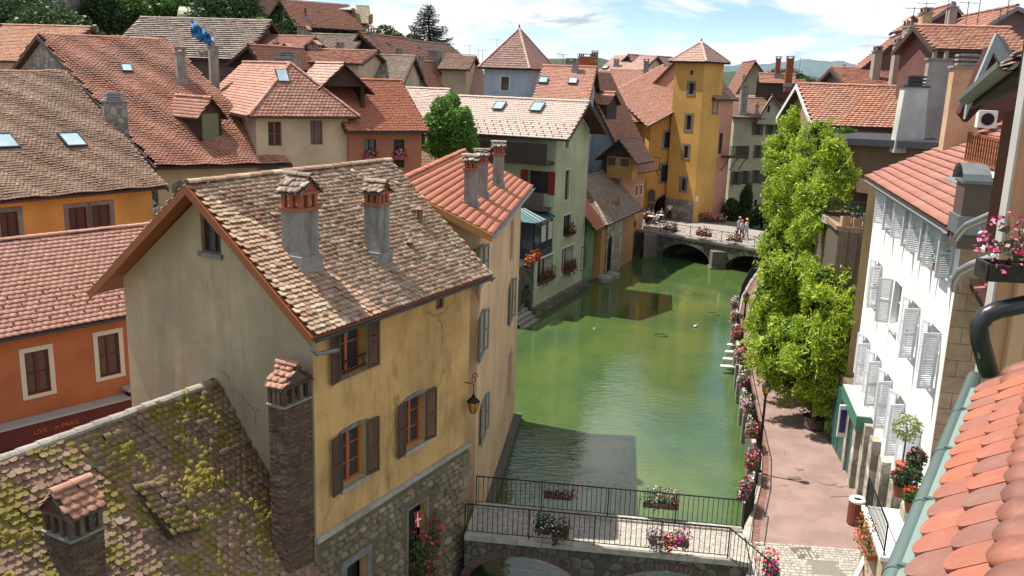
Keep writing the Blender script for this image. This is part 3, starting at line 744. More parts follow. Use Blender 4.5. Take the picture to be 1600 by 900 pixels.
# banks
Lb = [(-9, 8), (-4.9, 20.6), (-1.5, 27), (-0.4, 40.0), (-4.5, 42), (-3.5, 58), (5.0, 71.5), (11.9, 84.2), (13, 90), (14, 130)]
pavm = plaster('pink asphalt', (0.27, 0.18, 0.155), (0.18, 0.12, 0.105), .5, .9, .25, 0.0, .22)
m = MB(); m.slab([(x, y, 0) for x, y in Lb] + [(-70, 130, 0), (-70, 8, 0)], 2.5); struct('street', m, flat('street paving', (.16, .14, .125), .9))
Rb = [(6.6, 14), (7.35, 24.6), (7.75, 26.9), (8.33, 28.82), (9.13, 31.03), (9.87, 33.67), (10.55, 37.48), (11.48, 42.62), (12.42, 47.44), (13.45, 52.64), (14.38, 56.5), (15.5, 60.38), (17.16, 65.07), (19.54, 71.05), (22, 76.2)]
m = MB(); m.slab([(x, y, 0) for x, y in reversed(Rb)] + [(20, 10, 0), (80, 10, 0), (80, 100, 0)], 2.5); struct('promenade', m, pavm)
STW = masonry('dark wet wall stone', [(0.10, 0.10, 0.08), (0.20, 0.19, 0.15), (0.14, 0.14, 0.10), (0.27, 0.25, 0.2)], sc=3)
COPE = masonry('light coping stone', [(0.36, 0.33, 0.28), (0.50, 0.46, 0.40), (0.43, 0.40, 0.34)], sc=3)
# coping stones and wall face along the quay, brick strip beside them
q = thing('quay_wall', 'low stone quay wall with pale coping along the right bank promenade', 'quay wall', (9, 32, -1.3)); k = 0
WOODP = flat('grey mooring post wood', (0.27, 0.25, 0.21), .9, var=.5, sc=7)
BSTR = masonry('red paving brick', [(0.22, 0.10, 0.08), (0.30, 0.15, 0.12)], sc=5)
sm_ = MB()
for i in range(1, len(Rb) - 1):
    a, b2 = Vector((*Rb[i], 0)), Vector((*Rb[i + 1], 0)); L = (b2 - a).length; dd = (b2 - a).normalized(); nr = Vector((dd.y, -dd.x, 0)); n = max(1, round(L / 1.0))
    for j in range(n):
        mb = MB(); o = a + dd * (L * j / n + .008); mb.box(o - nr * .06 + Z3 * .004, dd * (L / n - .016), nr * .30, Z3 * .09); part('coping_stone', mb, COPE, q)
    mb = MB(); mb.box(a - Z3 * 1.6, dd * L, -nr * .04, Z3 * 1.6); part('wall_face', mb, rubble('quay rubble', (.16, .155, .12), (.07, .07, .05), 2.2), q)
    for j in range(int(L / .11)):
        o = a + dd * (j * .11) + nr * .26; sm_.box(o + Z3 * .002, dd * .1, nr * .22, Z3 * .012)
    for j in range(int(L / 2.2)):
        mb = MB(); o = a + dd * (j * 2.2 + .8) - nr * .16; mb.tube([o - Z3 * 1.5, o + Z3 * .05], .10, 8); part('mooring_post', mb, WOODP, q)
part('paving_bricks', sm_, BSTR, q, kind='stuff')
# far terrain
hm = flat('far wooded hill', (0.03, 0.05, 0.022), 1, var=.6, sc=.02)
def ridge_hill(name, x0, x1, Y, dY, hfun, mat, nx=60, ny=8):
    m = MB(); vs = []; rr = random.Random(5)
    for j in range(ny + 1):
        for i in range(nx + 1):
            u = i / nx; v = j / ny; x = x0 + (x1 - x0) * u; h = hfun(x) * math.sin(math.pi * min(1, v * 1.0)) ** .8
            vs.append((x, Y + dY * v, -2.5 + h * (1 + .08 * rr.uniform(-1, 1))))
    fs = [(j * (nx + 1) + i, j * (nx + 1) + i + 1, (j + 1) * (nx + 1) + i + 1, (j + 1) * (nx + 1) + i) for j in range(ny) for i in range(nx)]
    m.add(vs, fs); o = struct(name, m, mat); return o
ridge_hill('far_hills', -700, 1500, 900, 700, lambda x: 26 + 9 * math.sin(x * .007 + 1) + 5 * math.sin(x * .023), hm)
ridge_hill('far_mountain', 300, 2300, 3600, 1500, lambda x: 60 + 55 * math.exp(-((x - 1330) / 420) ** 2) + 6 * math.sin(x * .01), flat('far ridge with haze blue', (0.09, 0.13, 0.15), 1, var=.2, sc=.004))  # blue of the distant haze is put into the ridge colour
# the castle hill on the left, with rock and scrub
def hillz(x, y): return 24 * max(0, min(1, (-x - 18 - max(0, y - 90) * .05) / 34)) * max(0, min(1, (y - 66) / 30)) + 1.5 * math.sin(x * .3) * math.sin(y * .23) * (1 if y > 72 else 0)
m = MB(); vs = []; nx, ny = 60, 40
for j in range(ny + 1):
    for i in range(nx + 1):
        x = -140 + 142 * i / nx; y = 66 + 130 * j / ny; vs.append((x, y, -1 + hillz(x, y)))
m.add(vs, [(j * (nx + 1) + i, j * (nx + 1) + i + 1, (j + 1) * (nx + 1) + i + 1, (j + 1) * (nx + 1) + i) for j in range(ny) for i in range(nx)])
rk, t, b = nodes('rock and scrub slope'); b.inputs['Roughness'].default_value = 1
t.links.new(ramp(t, noise(t, .22, 8, .7), [(.38, (0.03, 0.055, 0.02)), (.5, (0.06, 0.075, 0.04)), (.6, (0.17, 0.15, 0.13)), (.7, (0.10, 0.09, 0.08))]), b.inputs['Base Color']); bump(t, b, noise(t, .8, 6), 1, .6)
struct('castle_hill', m, rk)
# ------------------------------------------------------------------ near footbridge
BR0 = Vector((-1.23, 25.95, 0)); BR1 = Vector((7.4, 24.85, 0)); bw = WL(BR0, BR1, (0, 0)); DZ = .42
br = thing('stone_footbridge', 'narrow stone footbridge on two low arches crossing the canal at the bottom', 'bridge', (3, 26, ZW))
def arched_front(mb, wl, u0, u1, ztop, arcs, zbot, o=0, rev=2.1):
    """spandrel with arches arcs=[(ua,ub,zspring,rise)]"""
    out = [(u1, ztop), (u0, ztop), (u0, zbot)]; n = 14
    for ua, ub, zs, rs in arcs:
        out += [(ua, zbot)]
        pts = [((ua + ub) / 2 - (ub - ua) / 2 * math.cos(math.pi * i / n), zs + rs * math.sin(math.pi * i / n)) for i in range(n + 1)]
        out += pts + [(ub, zbot)]
        for a, b2 in zip(pts[:-1], pts[1:]): mb.poly([wl.pt(*a, o), wl.pt(*b2, o), wl.pt(*b2, o - rev), wl.pt(*a, o - rev)])
    out += [(u1, zbot)]
    cl = []
    for p in out:
        if not cl or (abs(cl[-1][0] - p[0]) + abs(cl[-1][1] - p[1])) > 1e-4: cl.append(p)
    P = [Vector((u, z, 0)) for u, z in cl]; tr = tessellate_polygon([P])
    mb.add([wl.pt(p.x, p.y, o) for p in P], [tuple(x) for x in tr]); mb.add([wl.pt(p.x, p.y, o - rev) for p in P], [tuple(x) for x in tr])
pu = bw.uz(928, 888)[0]; arcs = [(0.1, pu - .35, -1.25, 1.12), (pu + .35, 8.3, -1.25, 1.12)]
mb = MB(); arched_front(mb, bw, 0, 8.7, .24, arcs, -2.2, 0, 2.1); part('bridge_body', mb, rubble('bridge rubble', (.15, .13, .10), (.06, .055, .045), 3.0), br)
VOU = masonry('arch brick', [(0.10, 0.07, 0.055), (0.17, 0.12, 0.09), (0.13, 0.10, 0.08)], sc=4)
for ua, ub, zs, rs in arcs:
    n = 44; c = (ua + ub) / 2; h = (ub - ua) / 2; mb = MB()
    for i in range(n):
        t0, t1 = math.pi * i / n, math.pi * (i + .86) / n; P = []
        for tt, r in ((t0, 0), (t1, 0), (t1, .26), (t0, .26)): P.append(bw.pt(c - (h + r) * math.cos(tt), zs + (rs + r) * math.sin(tt), .03 + .01 * (i % 3)))
        mb.slab(P, .05, -bw.N)
    part('arch_ring', mb, VOU, br, kind='stuff')
mb = MB(); mb.lathe(bw.pt(pu, -1.6, .05), [(.50, 0), (.48, .55), (.40, .8), (.1, .95)], 12); part('cutwater', mb, STW, br)
mb = MB(); bw.box(mb, -.02, 8.72, .24, DZ - .03, -2.1, .0); part('deck', mb, COPE, br)
i = 0; u = 0.0
while u < 8.6:   # coping stones both sides
    L = random.uniform(.75, 1.15); L = min(L, 8.7 - u); 
    for o in (-.22, -2.2):
        mb = MB(); bw.box(mb, u + .006, u + L - .006, DZ - .11, DZ + .05 + random.uniform(-.008, .01), o, o + .34); part('coping_stone', mb, COPE, br)
    u += L
SETT = masonry('pale paving setts', [(0.34, 0.31, 0.27), (0.46, 0.43, 0.37), (0.40, 0.36, 0.31), (0.52, 0.49, 0.43)], sc=6, bs=.3)
def setts(P0, d, n, L, W, sz, z, name, root, mat=SETT, inside=None, jit=.2):
    mb = MB(); v = 0; r = random.Random(3)
    while v < W:
        w_ = sz * r.uniform(.85, 1.1); u = r.uniform(-sz, 0)
        while u < L:
            l_ = sz * r.uniform(.8, 1.5); c = P0 + d * (u + l_ / 2) + n * (v + w_ / 2)
            if u >= 0 and (inside is None or inside(c)):
                hz = z + r.uniform(0, .012); g = .010; a = P0 + d * (u + g) + n * (v + g); A_ = [a, a + d * (l_ - 2 * g), a + d * (l_ - 2 * g) + n * (w_ - 2 * g), a + n * (w_ - 2 * g)]
                A_ = [p + d * r.uniform(-1, 1) * .012 + n * r.uniform(-1, 1) * .012 for p in A_]; c0 = sum(A_, Vector()) / 4
                top = [c0 + (p - c0) * .88 + Z3 * hz for p in A_]; bot = [p + Z3 * (hz - .022) for p in A_]
                mb.add(top + bot, [(0, 1, 2, 3)] + [(i, i + 4, (i + 1) % 4 + 4, (i + 1) % 4) for i in range(4)])
            u += l_
        v += w_
    return part(name, mb, mat, root, kind='stuff')
setts(bw.pt(0.02, 0, -.24), bw.d, -bw.N, 8.6, 1.62, .12, DZ - .025, 'paving_setts', br)
def railing(root, P0, P1, h=1.0, step=.155, name='railing', r=.011, z0=.1, mat=IRON):
    """one railing part with every baluster its own sub-part"""
    P0, P1 = Vector(P0), Vector(P1); d = (P1 - P0); L = d.length; d /= L; mb = MB()
    mb.tube([P0 + Z3 * h, P1 + Z3 * h], .022, 6); mb.tube([P0 + Z3 * z0, P1 + Z3 * z0], .014, 5)
    n = max(1, round(L / 2.2))
    for i in range(n + 1): mb.tube([P0 + d * L * i / n, P0 + d * L * i / n + Z3 * h], .02, 6)
    R_ = part(name, mb, mat, root); k = int(L / step); bm_ = MB(); bm_.tube([(0, 0, z0), (0, 0, h)], r, 5, False); me = bm_.mesh('baluster'); me.materials.append(mat)
    ms = [Matrix.Translation(P0 + d * (L * (i + .5) / k)) for i in range(k)]
    pieces('baluster', me, ms, R_); return R_
railing(br, bw.pt(0, DZ + .05, -.02), bw.pt(8.05, DZ + .05, -.02)); railing(br, bw.pt(0, DZ + .05, -2.05), bw.pt(8.75, DZ + .02, -2.05))
railing(br, bw.pt(8.05, DZ + .05, -.02), Vector((7.75, 23.3, .15)), step=.15); railing(br, bw.pt(8.75, DZ + .02, -2.05), Vector((8.55, 28.9, .1)), step=.15)
# cobbled crossing on the promenade
cp = struct('cobbled_crossing', (lambda m: (m.poly([(7.2, 24.2, .002 + .004), (12.3, 23.6, .006), (12.6, 26.2, .006), (7.7, 26.9, .006)]), m)[1])(MB()), flat('joint mortar', (0.20, 0.18, 0.15), .95))
setts(Vector((7.25, 24.35, 0)), Vector((.995, -.09, 0)), Vector((.09, .995, 0)), 5.0, 2.5, .17, .012, 'paving_stones', cp, inside=lambda c: not (9.5 < c.x < 10.35 and 25.0 < c.y < 25.75))
# manhole covers
def cover(name, label, px, hx, hy, rnd_=False, rz=.1, mat=LEAD):
    P = G(*px, .01); mb = MB(); 
    if rnd_: mb.lathe(P, [(hx, 0), (hx, .012), (hx * .9, .012), (hx * .88, .006), (hx * .1, .006)], 20)
    else:
        mb.cbox(P + Z3 * .003, hx, hy, .006, rz); c, s_ = math.cos(rz), math.sin(rz)
        for i in range(5):
            u = (i - 2) * hx * .36; mb.cbox(P + Vector((c * u, s_ * u, .012)), .02, hy * .85, .004, rz)
    return solo(name, mb, mat, label, 'manhole cover')
lampshadow_m = flat('lamp head shadow brown', (0.16, 0.12, 0.10), .7, .2); cm2 = flat('paved cover', (0.24, 0.17, 0.14), .9)
cover('manhole_cover', 'dark square iron cover set in the cobbled crossing', (1257, 864), .36, .34, mat=flat('dark cover', (.12, .10, .09), .7))
cover('manhole_cover', 'round pinkish cover in the promenade asphalt near the tree shade', (1292, 752), .33, .33, True, mat=cm2)
cover('manhole_cover', 'worn rectangular cover in the promenade nearest the litter bin', (1308, 771), .36, .26, mat=cm2)
cover('manhole_cover', 'small dark plate standing in for the shadow of the lamp head', (1241, 747), .25, .12, mat=lampshadow_m)  # dark plate puts the lamp head's cast shadow into colour
cover('manhole_cover', 'small pale rectangular patch cover in mid promenade', (1250, 733), .14, .1, mat=cm2)
# ------------------------------------------------------------------ far bridge
F0 = G(1000, 358, .95); F0.z = 0; F1 = G(1215, 393, .95); F1.z = 0; fw_ = WL(F0, F1, (0, 0)); fb = thing('stone_road_bridge', 'broad old stone bridge with arches and iron railing by the yellow tower', 'bridge', (16, 80, ZW))
fz = .9; pa = fw_.uz(1033, 396)[0]; pb = fw_.uz(1110, 410)[0]; pc = fw_.uz(1133, 412)[0]; LL = fw_.L
arcs = [(max(.3, pa - 2.2), pa - .25, -1.3, .9), (pa, pb, -1.3, 1.55), (pc, pc + (pb - pa), -1.3, 1.5)]
mb = MB(); arched_front(mb, fw_, -.4, LL + 6, fz - .25, arcs, -2.2, 0, 9.5); part('bridge_body', mb, rubble('old bridge rubble', (.15, .145, .12), (.07, .07, .055), 2.0), fb)
for ua, ub, zs, rs in arcs:
    n = max(9, int((ub - ua) * 4)); c = (ua + ub) / 2; h = (ub - ua) / 2
    for i in range(n):
        t0, t1 = math.pi * i / n, math.pi * (i + .9) / n; P = []
        for tt, r in ((t0, 0), (t1, 0), (t1, .38), (t0, .38)): P.append(fw_.pt(c - (h + r) * math.cos(tt), zs + (rs + r) * math.sin(tt), .05))
        mb = MB(); mb.slab(P, .08, -fw_.N); part('voussoir', mb, STW, fb)
mb = MB(); fw_.box(mb, -.4, LL + 6, fz - .25, fz - .08, -9.4, .1); part('deck', mb, flat('worn bridge asphalt', (0.27, 0.235, 0.21), .9), fb)
u = -.4
while u < LL + 4: mb = MB(); fw_.box(mb, u + .01, u + 1.38, fz - .1, fz + .04, -.35, .12); part('coping_stone', mb, COPE, fb); u += 1.4
mb = MB(); P = fw_.pt((pb + pc) / 2, -1.9, .1); mb.slab([P - fw_.d * .8, P + fw_.N * .9, P + fw_.d * .8, P - fw_.N * .3], 2.1, (0, 0, 1)); mb.slab([P - fw_.d * .95 , P + fw_.N * 1.1, P + fw_.d * .95, P - fw_.N * .3], .75, (0, 0, 1)); part('cutwater', mb, STW, fb)
def scroll_rail(root, wl, u0, u1, z, o, mod=1.55, h=.95):
    n = int((u1 - u0) / mod); mb = MB()
    for i in range(n + 1): mb.tube([wl.pt(u0 + i * mod, z, o), wl.pt(u0 + i * mod, z + h + .05, o)], .03, 5)
    mb.tube([wl.pt(u0, z + h, o), wl.pt(u0 + n * mod, z + h, o)], .025, 5); mb.tube([wl.pt(u0, z + .08, o), wl.pt(u0 + n * mod, z + .08, o)], .02, 5)
    R_ = part('railing', mb, IRON, root)
    for i in range(n):
        m2 = MB(); c = u0 + (i + .5) * mod
        m2.tube([wl.pt(c + .2 * math.cos(a * math.pi / 6), z + .5 + .2 * math.sin(a * math.pi / 6), o) for a in range(13)], .014, 4)
        for sx in (-1, 1):
            for sz in (-1, 1): m2.tube([wl.pt(c + sx * .15, z + .5 + sz * .14, o), wl.pt(c + sx * mod / 2, z + .5 + sz * .42, o)], .012, 4)
        part('rail_panel', m2, IRON, R_)
scroll_rail(fb, fw_, .6, LL + 3, fz + .04, -.1); scroll_rail(fb, fw_, 9.3, LL + 6, fz - .08, -9.1)
m = MB(); m.slab([(11.7, 80.6, fz - .12), (13, 92, fz - .12), (12, 110, fz - .12), (22, 112, fz - .12), (22.3, 87.4, fz - .12), (18, 85.0, fz - .12)], 2.6); struct('plaza', m, flat('worn plaza paving', (0.21, 0.185, 0.165), .9))
m = MB(); m.slab([(22.2, 87.5, .1), (22, 125, .1), (70, 125, .1), (70, 84, .1), (32, 86, .1)], 2.6); struct('garden_bank', m, flat('garden grass', (0.06, 0.09, 0.03), 1, var=.5, sc=2))
# ------------------------------------------------------------------ A: ochre house at the left end of the footbridge
dA = azv(28.3); nA = Vector((-dA.y, dA.x, 0)); C2 = Vector((-1.26, 26.86, 0)); C1 = C2 - dA * 7.15
OCH = plaster('ochre render', (0.60, 0.37, 0.155), (0.25, 0.165, 0.07), 1.0, .62, .6, .6, .42)
GREYR = plaster('grey beige gable render', (0.45, 0.35, 0.225), (0.24, 0.20, 0.14), .8, .40, .3, .7, .3)
T_A = tiles('bleached mixed old tiles', [(0.42, 0.30, 0.20), (0.27, 0.15, 0.095), (0.54, 0.44, 0.32), (0.34, 0.19, 0.12), (0.46, 0.36, 0.25), (0.20, 0.13, 0.09), (0.40, 0.24, 0.15), (0.29, 0.235, 0.175)], (0.36, 0.19, 0.12), .5, .5, lich=.3)
specA = dict(mat=T_A, tw=.175, th=.135, kind='round', jit=.65, lift=.026, sag=.015, thick=.018)
wa = WL(C1, C2, (0, 0) if False else C1 + Vector((5, -3, 0)))
ws = dict(frame=WOOD_O, sh=SHUT_B, sill=STONE_T, trim=GREY_T, tw=.10, cols=2, rows=3)
A = House('ochre_house', 'ochre rendered house with grey gable, mottled tile roof and brown shutters left of the footbridge', 'house', C1, dA, 7.15, 6.5, 1, -2.3, 8.9, 11.58, OCH, specA, oe=.55, og=.62, oge=.35, caps='single', ind=(300, 0), fascia=WOOD_R, gut=LEAD, under=WOOD_R, sidemats={'s': GREYR, 'b': GREYR},
    wins=[('a', (.95, 2.05, 7.0, 8.55), dict(uz=1, sh=SHUT_B, shang=172, frame=WOOD_O, trim=GREY_T, tw=.06, depth=.3, cols=2, rows=2, shw=.42)),
          ('a', (.98, 1.98, 4.05, 5.55), dict(uz=1, shw=.46, shang=172, arch=.06, depth=.26, **{k: v for k, v in ws.items()})),
          ('a', (3.75, 4.75, 4.05, 5.55), dict(uz=1, shw=.46, shang=172, arch=.06, depth=.26, **{k: v for k, v in ws.items()})),
          ('a', (5.28, 5.68, 7.85, 8.5), dict(uz=1, cols=1, rows=1, frame=WOOD_OLD, depth=.12, glass=flat('board shutter', (.16, .10, .05), .8))),
          ('a', (1.15, 2.0, -.1, 1.75), dict(uz=1, cols=1, rows=2, frame=WOOD_D, trim=GREY_T, tw=.22, depth=.4)),
          ('a', (3.95, 4.9, -.3, 2.15), dict(uz=1, cols=2, rows=3, frame=WOOD_D, trim=GREY_T, tw=.1, depth=.4)),
          ('s', (2.85, 3.52, 9.95, 10.92), dict(uz=1, frame=WOOD_M, depth=.16, cols=2, rows=2, sill=GREY_T))])
# the rubble ground storey: single stones proud of the wall, and a pale string course above
RUB = masonry('brown rubble stone', [(0.17, 0.135, 0.085), (0.31, 0.25, 0.165), (0.23, 0.185, 0.12), (0.40, 0.34, 0.24), (0.20, 0.175, 0.135), (0.27, 0.19, 0.11)], sc=2.5)
def stones(root, wl, u0, u1, z0, z1, sz, mat, avoid=(), maxn=300, seed=1, name='stone', proud=.075):
    r = random.Random(seed); L = []; z = z0
    while z < z1:
        h = sz * r.uniform(.65, 1.1); u = u0 + r.uniform(-sz, 0)
        while u < u1:
            w_ = sz * r.uniform(.7, 1.9); c = (u + w_ / 2, z + h / 2)
            if c[0] - w_ / 2 >= u0 - .02 and c[0] + w_ / 2 <= u1 + .02 and not any(a[0] - .05 < c[0] + w_ / 2 and c[0] - w_ / 2 < a[1] + .05 and a[2] - .05 < c[1] + h / 2 and c[1] - h / 2 < a[3] + .05 for a in avoid) and z + h < z1 + .05:
                n = 7; P = []; Q = []; ph = r.uniform(0, 6)
                for k in range(n):
                    a = 2 * math.pi * k / n + ph; rr = r.uniform(.86, 1.08); ca, sa = math.cos(a), math.sin(a); q = 1 / max(abs(ca), abs(sa)) ** .55
                    P.append((c[0] + ca * w_ / 2 * rr * q * .93, c[1] + sa * h / 2 * rr * q * .93))
                pr = proud * r.uniform(.3, 1)
                Q = [((x - c[0]) * .78 + c[0], (y - c[1]) * .76 + c[1]) for x, y in P]
                v = [wl.pt(x, y, -.01) for x, y in P] + [wl.pt(x, y, pr) for x, y in Q]
                L.append((c, v, [tuple(range(n, 2 * n))] + [(i, (i + 1) % n, (i + 1) % n + n, i + n) for i in range(n)]))
            u += w_
        z += h
    L.sort(key=lambda t_: (wl.pt(t_[0][0], t_[0][1]) - CAM).length)
    def vis(c):
        q = wl.pt(*c) - CAM; ww = q.dot(cF); y = 450 - FOC * q.dot(cU) / ww; x = 800 + FOC * q.dot(cR) / ww; return y < 905 and x > 495
    vi = [t_ for t_ in L if vis(t_[0])]; rest = [t_ for t_ in L if not vis(t_[0])] + vi[maxn:]
    for c, v, f in vi[:maxn]:
        mb = MB(); mb.add(v, f); part(name, mb, mat, root)
    mb = MB()
    for c, v, f in rest: mb.add(v, f)
    if mb.v: part(name + 's', mb, mat, root, kind='stuff')
wA = A.w['a']; mb = MB(); wA.box(mb, -.02, 7.17, -2.3, 3.0, .001, .03); 
# backing with the two openings left free
bk = MB(); wall_face(bk, WL(C1 + wA.N * .03, C2 + wA.N * .03, C2 + wA.N * 9), [(-.03, -2.3), (7.18, -2.3), (7.18, 3.0), (-.03, 3.0)], [(.92, 2.23, -.25, 1.99), (3.83, 5.02, -.45, 2.27)], .03)
st_ = part('stone_storey', bk, plaster('brown rubble mortar', (0.15, 0.12, 0.08), (0.08, 0.065, 0.045), .7, 2.0, .8), A.root)
stones(st_, WL(C1 + wA.N * .03, C2 + wA.N * .03, C2 + wA.N * 9), 0, 7.13, -1.5, 2.95, .24, RUB, [(.92, 2.23, -.25, 1.99), (3.83, 5.02, -.45, 2.27)], 300, 4)
for i in range(7): mb = MB(); wA.box(mb, -.06 + i * 1.04, -.06 + i * 1.04 + 1.03, 3.0, 3.14, -.02, .10); part('string_course_stone', mb, STONE_T, A.root)
for i, (z, w_) in enumerate([(-1.2, .5), (-.75, .35), (-.35, .45), (0.05, .3), (.45, .5), (.85, .34), (1.25, .48), (1.65, .3), (2.05, .42), (2.45, .34)]): mb = MB(); wA.box(mb, 7.16 - w_, 7.19, z, z + .38, .032, .085); part('quoin', mb, RUB, A.root)
# crack in the render is relief: a thin recessed-looking ridge of patching
CRK = flat('crack shadow gap', (.06, .045, .03), 1)
# window guard rail on the upper window
mb = MB(); wA.box(mb, .97, 2.03, 7.38, 7.42, -.03, .01); wA.box(mb, .97, 2.03, 7.10, 7.13, -.03, .01)
for k in range(4): mb.tube([wA.pt(1.0 + k * .27, 7.12, -.01), wA.pt(1.22 + k * .27, 7.4, -.01)], .01, 4); mb.tube([wA.pt(1.22 + k * .27, 7.12, -.01), wA.pt(1.0 + k * .27, 7.4, -.01)], .01, 4)
part('window_guard', mb, IRON, A.root)
# downpipe stub at the eave corner
p0 = A.A[0] + Vector((0, 0, -.08)); mb = MB(); mb.tube([p0, p0 - Z3 * .22, p0 - Z3 * .34 + wA.d * .12 , p0 - Z3 * .42 + wA.d * .85], .055, 8); part('downpipe', mb, ZINC, A.root)
# chimneys and vents
px_chimney(A, 470, 408, 272, 50, 'savoy', dp=.62, tile=TILE_OLD); px_chimney(A, 589, 402, 283, 33, 'savoy', dp=.5, tile=TILE_OLD)
for (x, yb, yt, r_) in ((656, 350, 322, .09), (642, 392, 373, .07)):
    P = A.on(x, yb); z = VZ(P, yt); mb = MB(); mb.tube([P - Z3 * .2, Vector((P.x, P.y, z - .08))], r_, 8); mb.lathe(Vector((P.x, P.y, z - .1)), [(r_ * 1.9, 0), (r_ * 1.9, .02), (.01, .12)], 10); part('roof_vent', mb, flat('brown vent pipe', (.20, .10, .07), .6), A.root)
# flowers and flag in the ground floor window
flowerbox('red geraniums spilling from the stone house window above the footbridge', wA.pt(4.45, -.25, .22), dA, .95, ['red', 'pink', 'red'], n=900, hang=.9, up=.9, bn=240, bsz=.05, lsz=.06, leaf=LEAF_MD, group='window flower boxes', spread=.3)
flowerbox('climbing red geraniums beside the little flag on the rubble wall', wA.pt(5.15, .7, .16), dA, .4, ['red', 'pink'], box=False, n=300, hang=.6, up=.6, bn=110, bsz=.05, leaf=LEAF_MD, group='window flower boxes')
fl = thing('flag', 'small red flag with a white cross hanging over the geraniums', 'flag', wA.pt(4.1, 1.3, .2)); rd = flat('red cloth', (.5, .015, .02), .8); 
mb = MB()
for i in range(6):
    for j in range(5): 
        f_ = lambda i, j: wA.pt(4.0 + i * .062, 2.1 - j * .095 - i * .01, .18 + .025 * math.sin(i * 1.4 + j * .5)); mb.poly([f_(i, j), f_(i + 1, j), f_(i + 1, j + 1), f_(i, j + 1)])
part('cloth', mb, rd, fl); mb = MB(); g = lambda i, j: wA.pt(4.0 + i * .062, 2.1 - j * .095 - i * .01, .186 + .025 * math.sin(i * 1.4 + j * .5))
for k in range(6): mb.poly([g(k, 2.2), g(k + 1, 2.2), g(k + 1, 2.8), g(k, 2.8)])
for k in range(5): mb.poly([g(2.6, k), g(3.4, k), g(3.4, k + 1), g(2.6, k + 1)])
part('white_cross', mb, PET['white'], fl); mb = MB(); mb.tube([wA.pt(3.95, 2.12, .16), wA.pt(4.55, 2.02, .16)], .012, 5); part('pole', mb, WOOD_OLD, fl)
# ------------------------------------------------------------------ F: mossy roofed house in the lower left, built against A's gable
wg = A.w['s']; fu, fz_ = wg.uz(338, 597); MOSS = (0.20, 0.19, 0.02)
T_F = tiles('mossy old brown tiles', [(0.20, 0.115, 0.075), (0.30, 0.175, 0.115), (0.15, 0.09, 0.065), (0.35, 0.23, 0.155), (0.24, 0.14, 0.09), (0.29, 0.23, 0.17)], (0.17, 0.11, 0.07), .6, .7, moss=((0.19, 0.15, 0.03), 1.3, .515), lich=.4)
rA = C1 + nA * fu; ev = wg.uz(498, 893); sl = (fz_ - ev[1]) / (fu - ev[0]); Wh = 5.2
LF = 9.0; oF = rA - nA * Wh - dA * (LF + .04)
specF = dict(mat=T_F, tw=.175, th=.15, kind='point', jit=.85, lift=.03, sag=.035, thick=.02)
F = House('mossy_roof_house', 'old low house with moss covered brown tile roof in the bottom left corner', 'house', oF, dA, LF, Wh * 2, 1, -1, fz_ - sl * Wh - .1, fz_ - .1, GREYR, specF, oe=.2, og=.3, oge=-.0, caps=None, ind=(300, 0), fascia=None, gut=None)
LICH = masonry('lichened grey ridge mortar', [(0.26, 0.235, 0.20), (0.38, 0.35, 0.30), (0.31, 0.28, 0.24)], sc=5, bs=.8)
ridge_caps(F.roof, F.r0, F.r1 - dA * .05, LICH, True, .13, .45)
mb = MB(); a = F.A[1] - dA * .02; b2 = F.r1 - dA * .02; mb.slab([a + Z3 * .14, b2 + Z3 * .14, b2 + Z3 * .14 - dA * .16, a + Z3 * .14 - dA * .16], .06); part('flashing', mb, LEAD, F.roof)
# moss cushions: real clumps between the tiles
r = np.random.default_rng(11); U, Sv, Nn, Ls = slope_frame(F.A[0], F.A[1], F.A[3]); mcl = []
from mathutils import noise as mnoise
for k in range(26000):
    cx_, cy_ = r.uniform(0, LF), r.uniform(0, Ls)
    v_ = mnoise.fractal(Vector((cx_ * .75, cy_ * .55, 3.3)), .6, 2.1, 5); lim = .10 + .30 * min(1, cy_ / Ls * 1.3)
    if v_ < lim - .12 * r.uniform() : continue
    if r.uniform() < .42: continue
    mcl.append((F.A[3] + U * cx_ + Sv * cy_ + Nn * .06, .04 + .08 * r.uniform() ** 2))
    if len(mcl) > 4200: break
mb = MB()
for c, s_ in mcl:
    n = 6; sx = r.uniform(.8, 1.5)
    v = [c + U * math.cos(2 * math.pi * k / n) * s_ * sx * r.uniform(.7, 1.2) + Sv * math.sin(2 * math.pi * k / n) * s_ * r.uniform(.7, 1.2) for k in range(n)]
    v2 = [c + (p - c) * .6 + Nn * s_ * .5 for p in v]; mb.add(v + v2 + [c + Nn * s_ * .65], [(k, (k + 1) % n, (k + 1) % n + n, k + n) for k in range(n)] + [(k + n, (k + 1) % n + n, 2 * n) for k in range(n)])
mm, t, b = nodes('moss'); b.inputs['Roughness'].default_value = 1; t.links.new(ramp(t, noise(t, 6, 5), [(.3, (0.13, 0.11, 0.02)), (.5, (0.29, 0.23, 0.04)), (.7, (0.20, 0.165, 0.035))]), b.inputs['Base Color']); bump(t, b, noise(t, 60, 4), .9, .03)
part('moss', mb, mm, F.roof, kind='stuff')
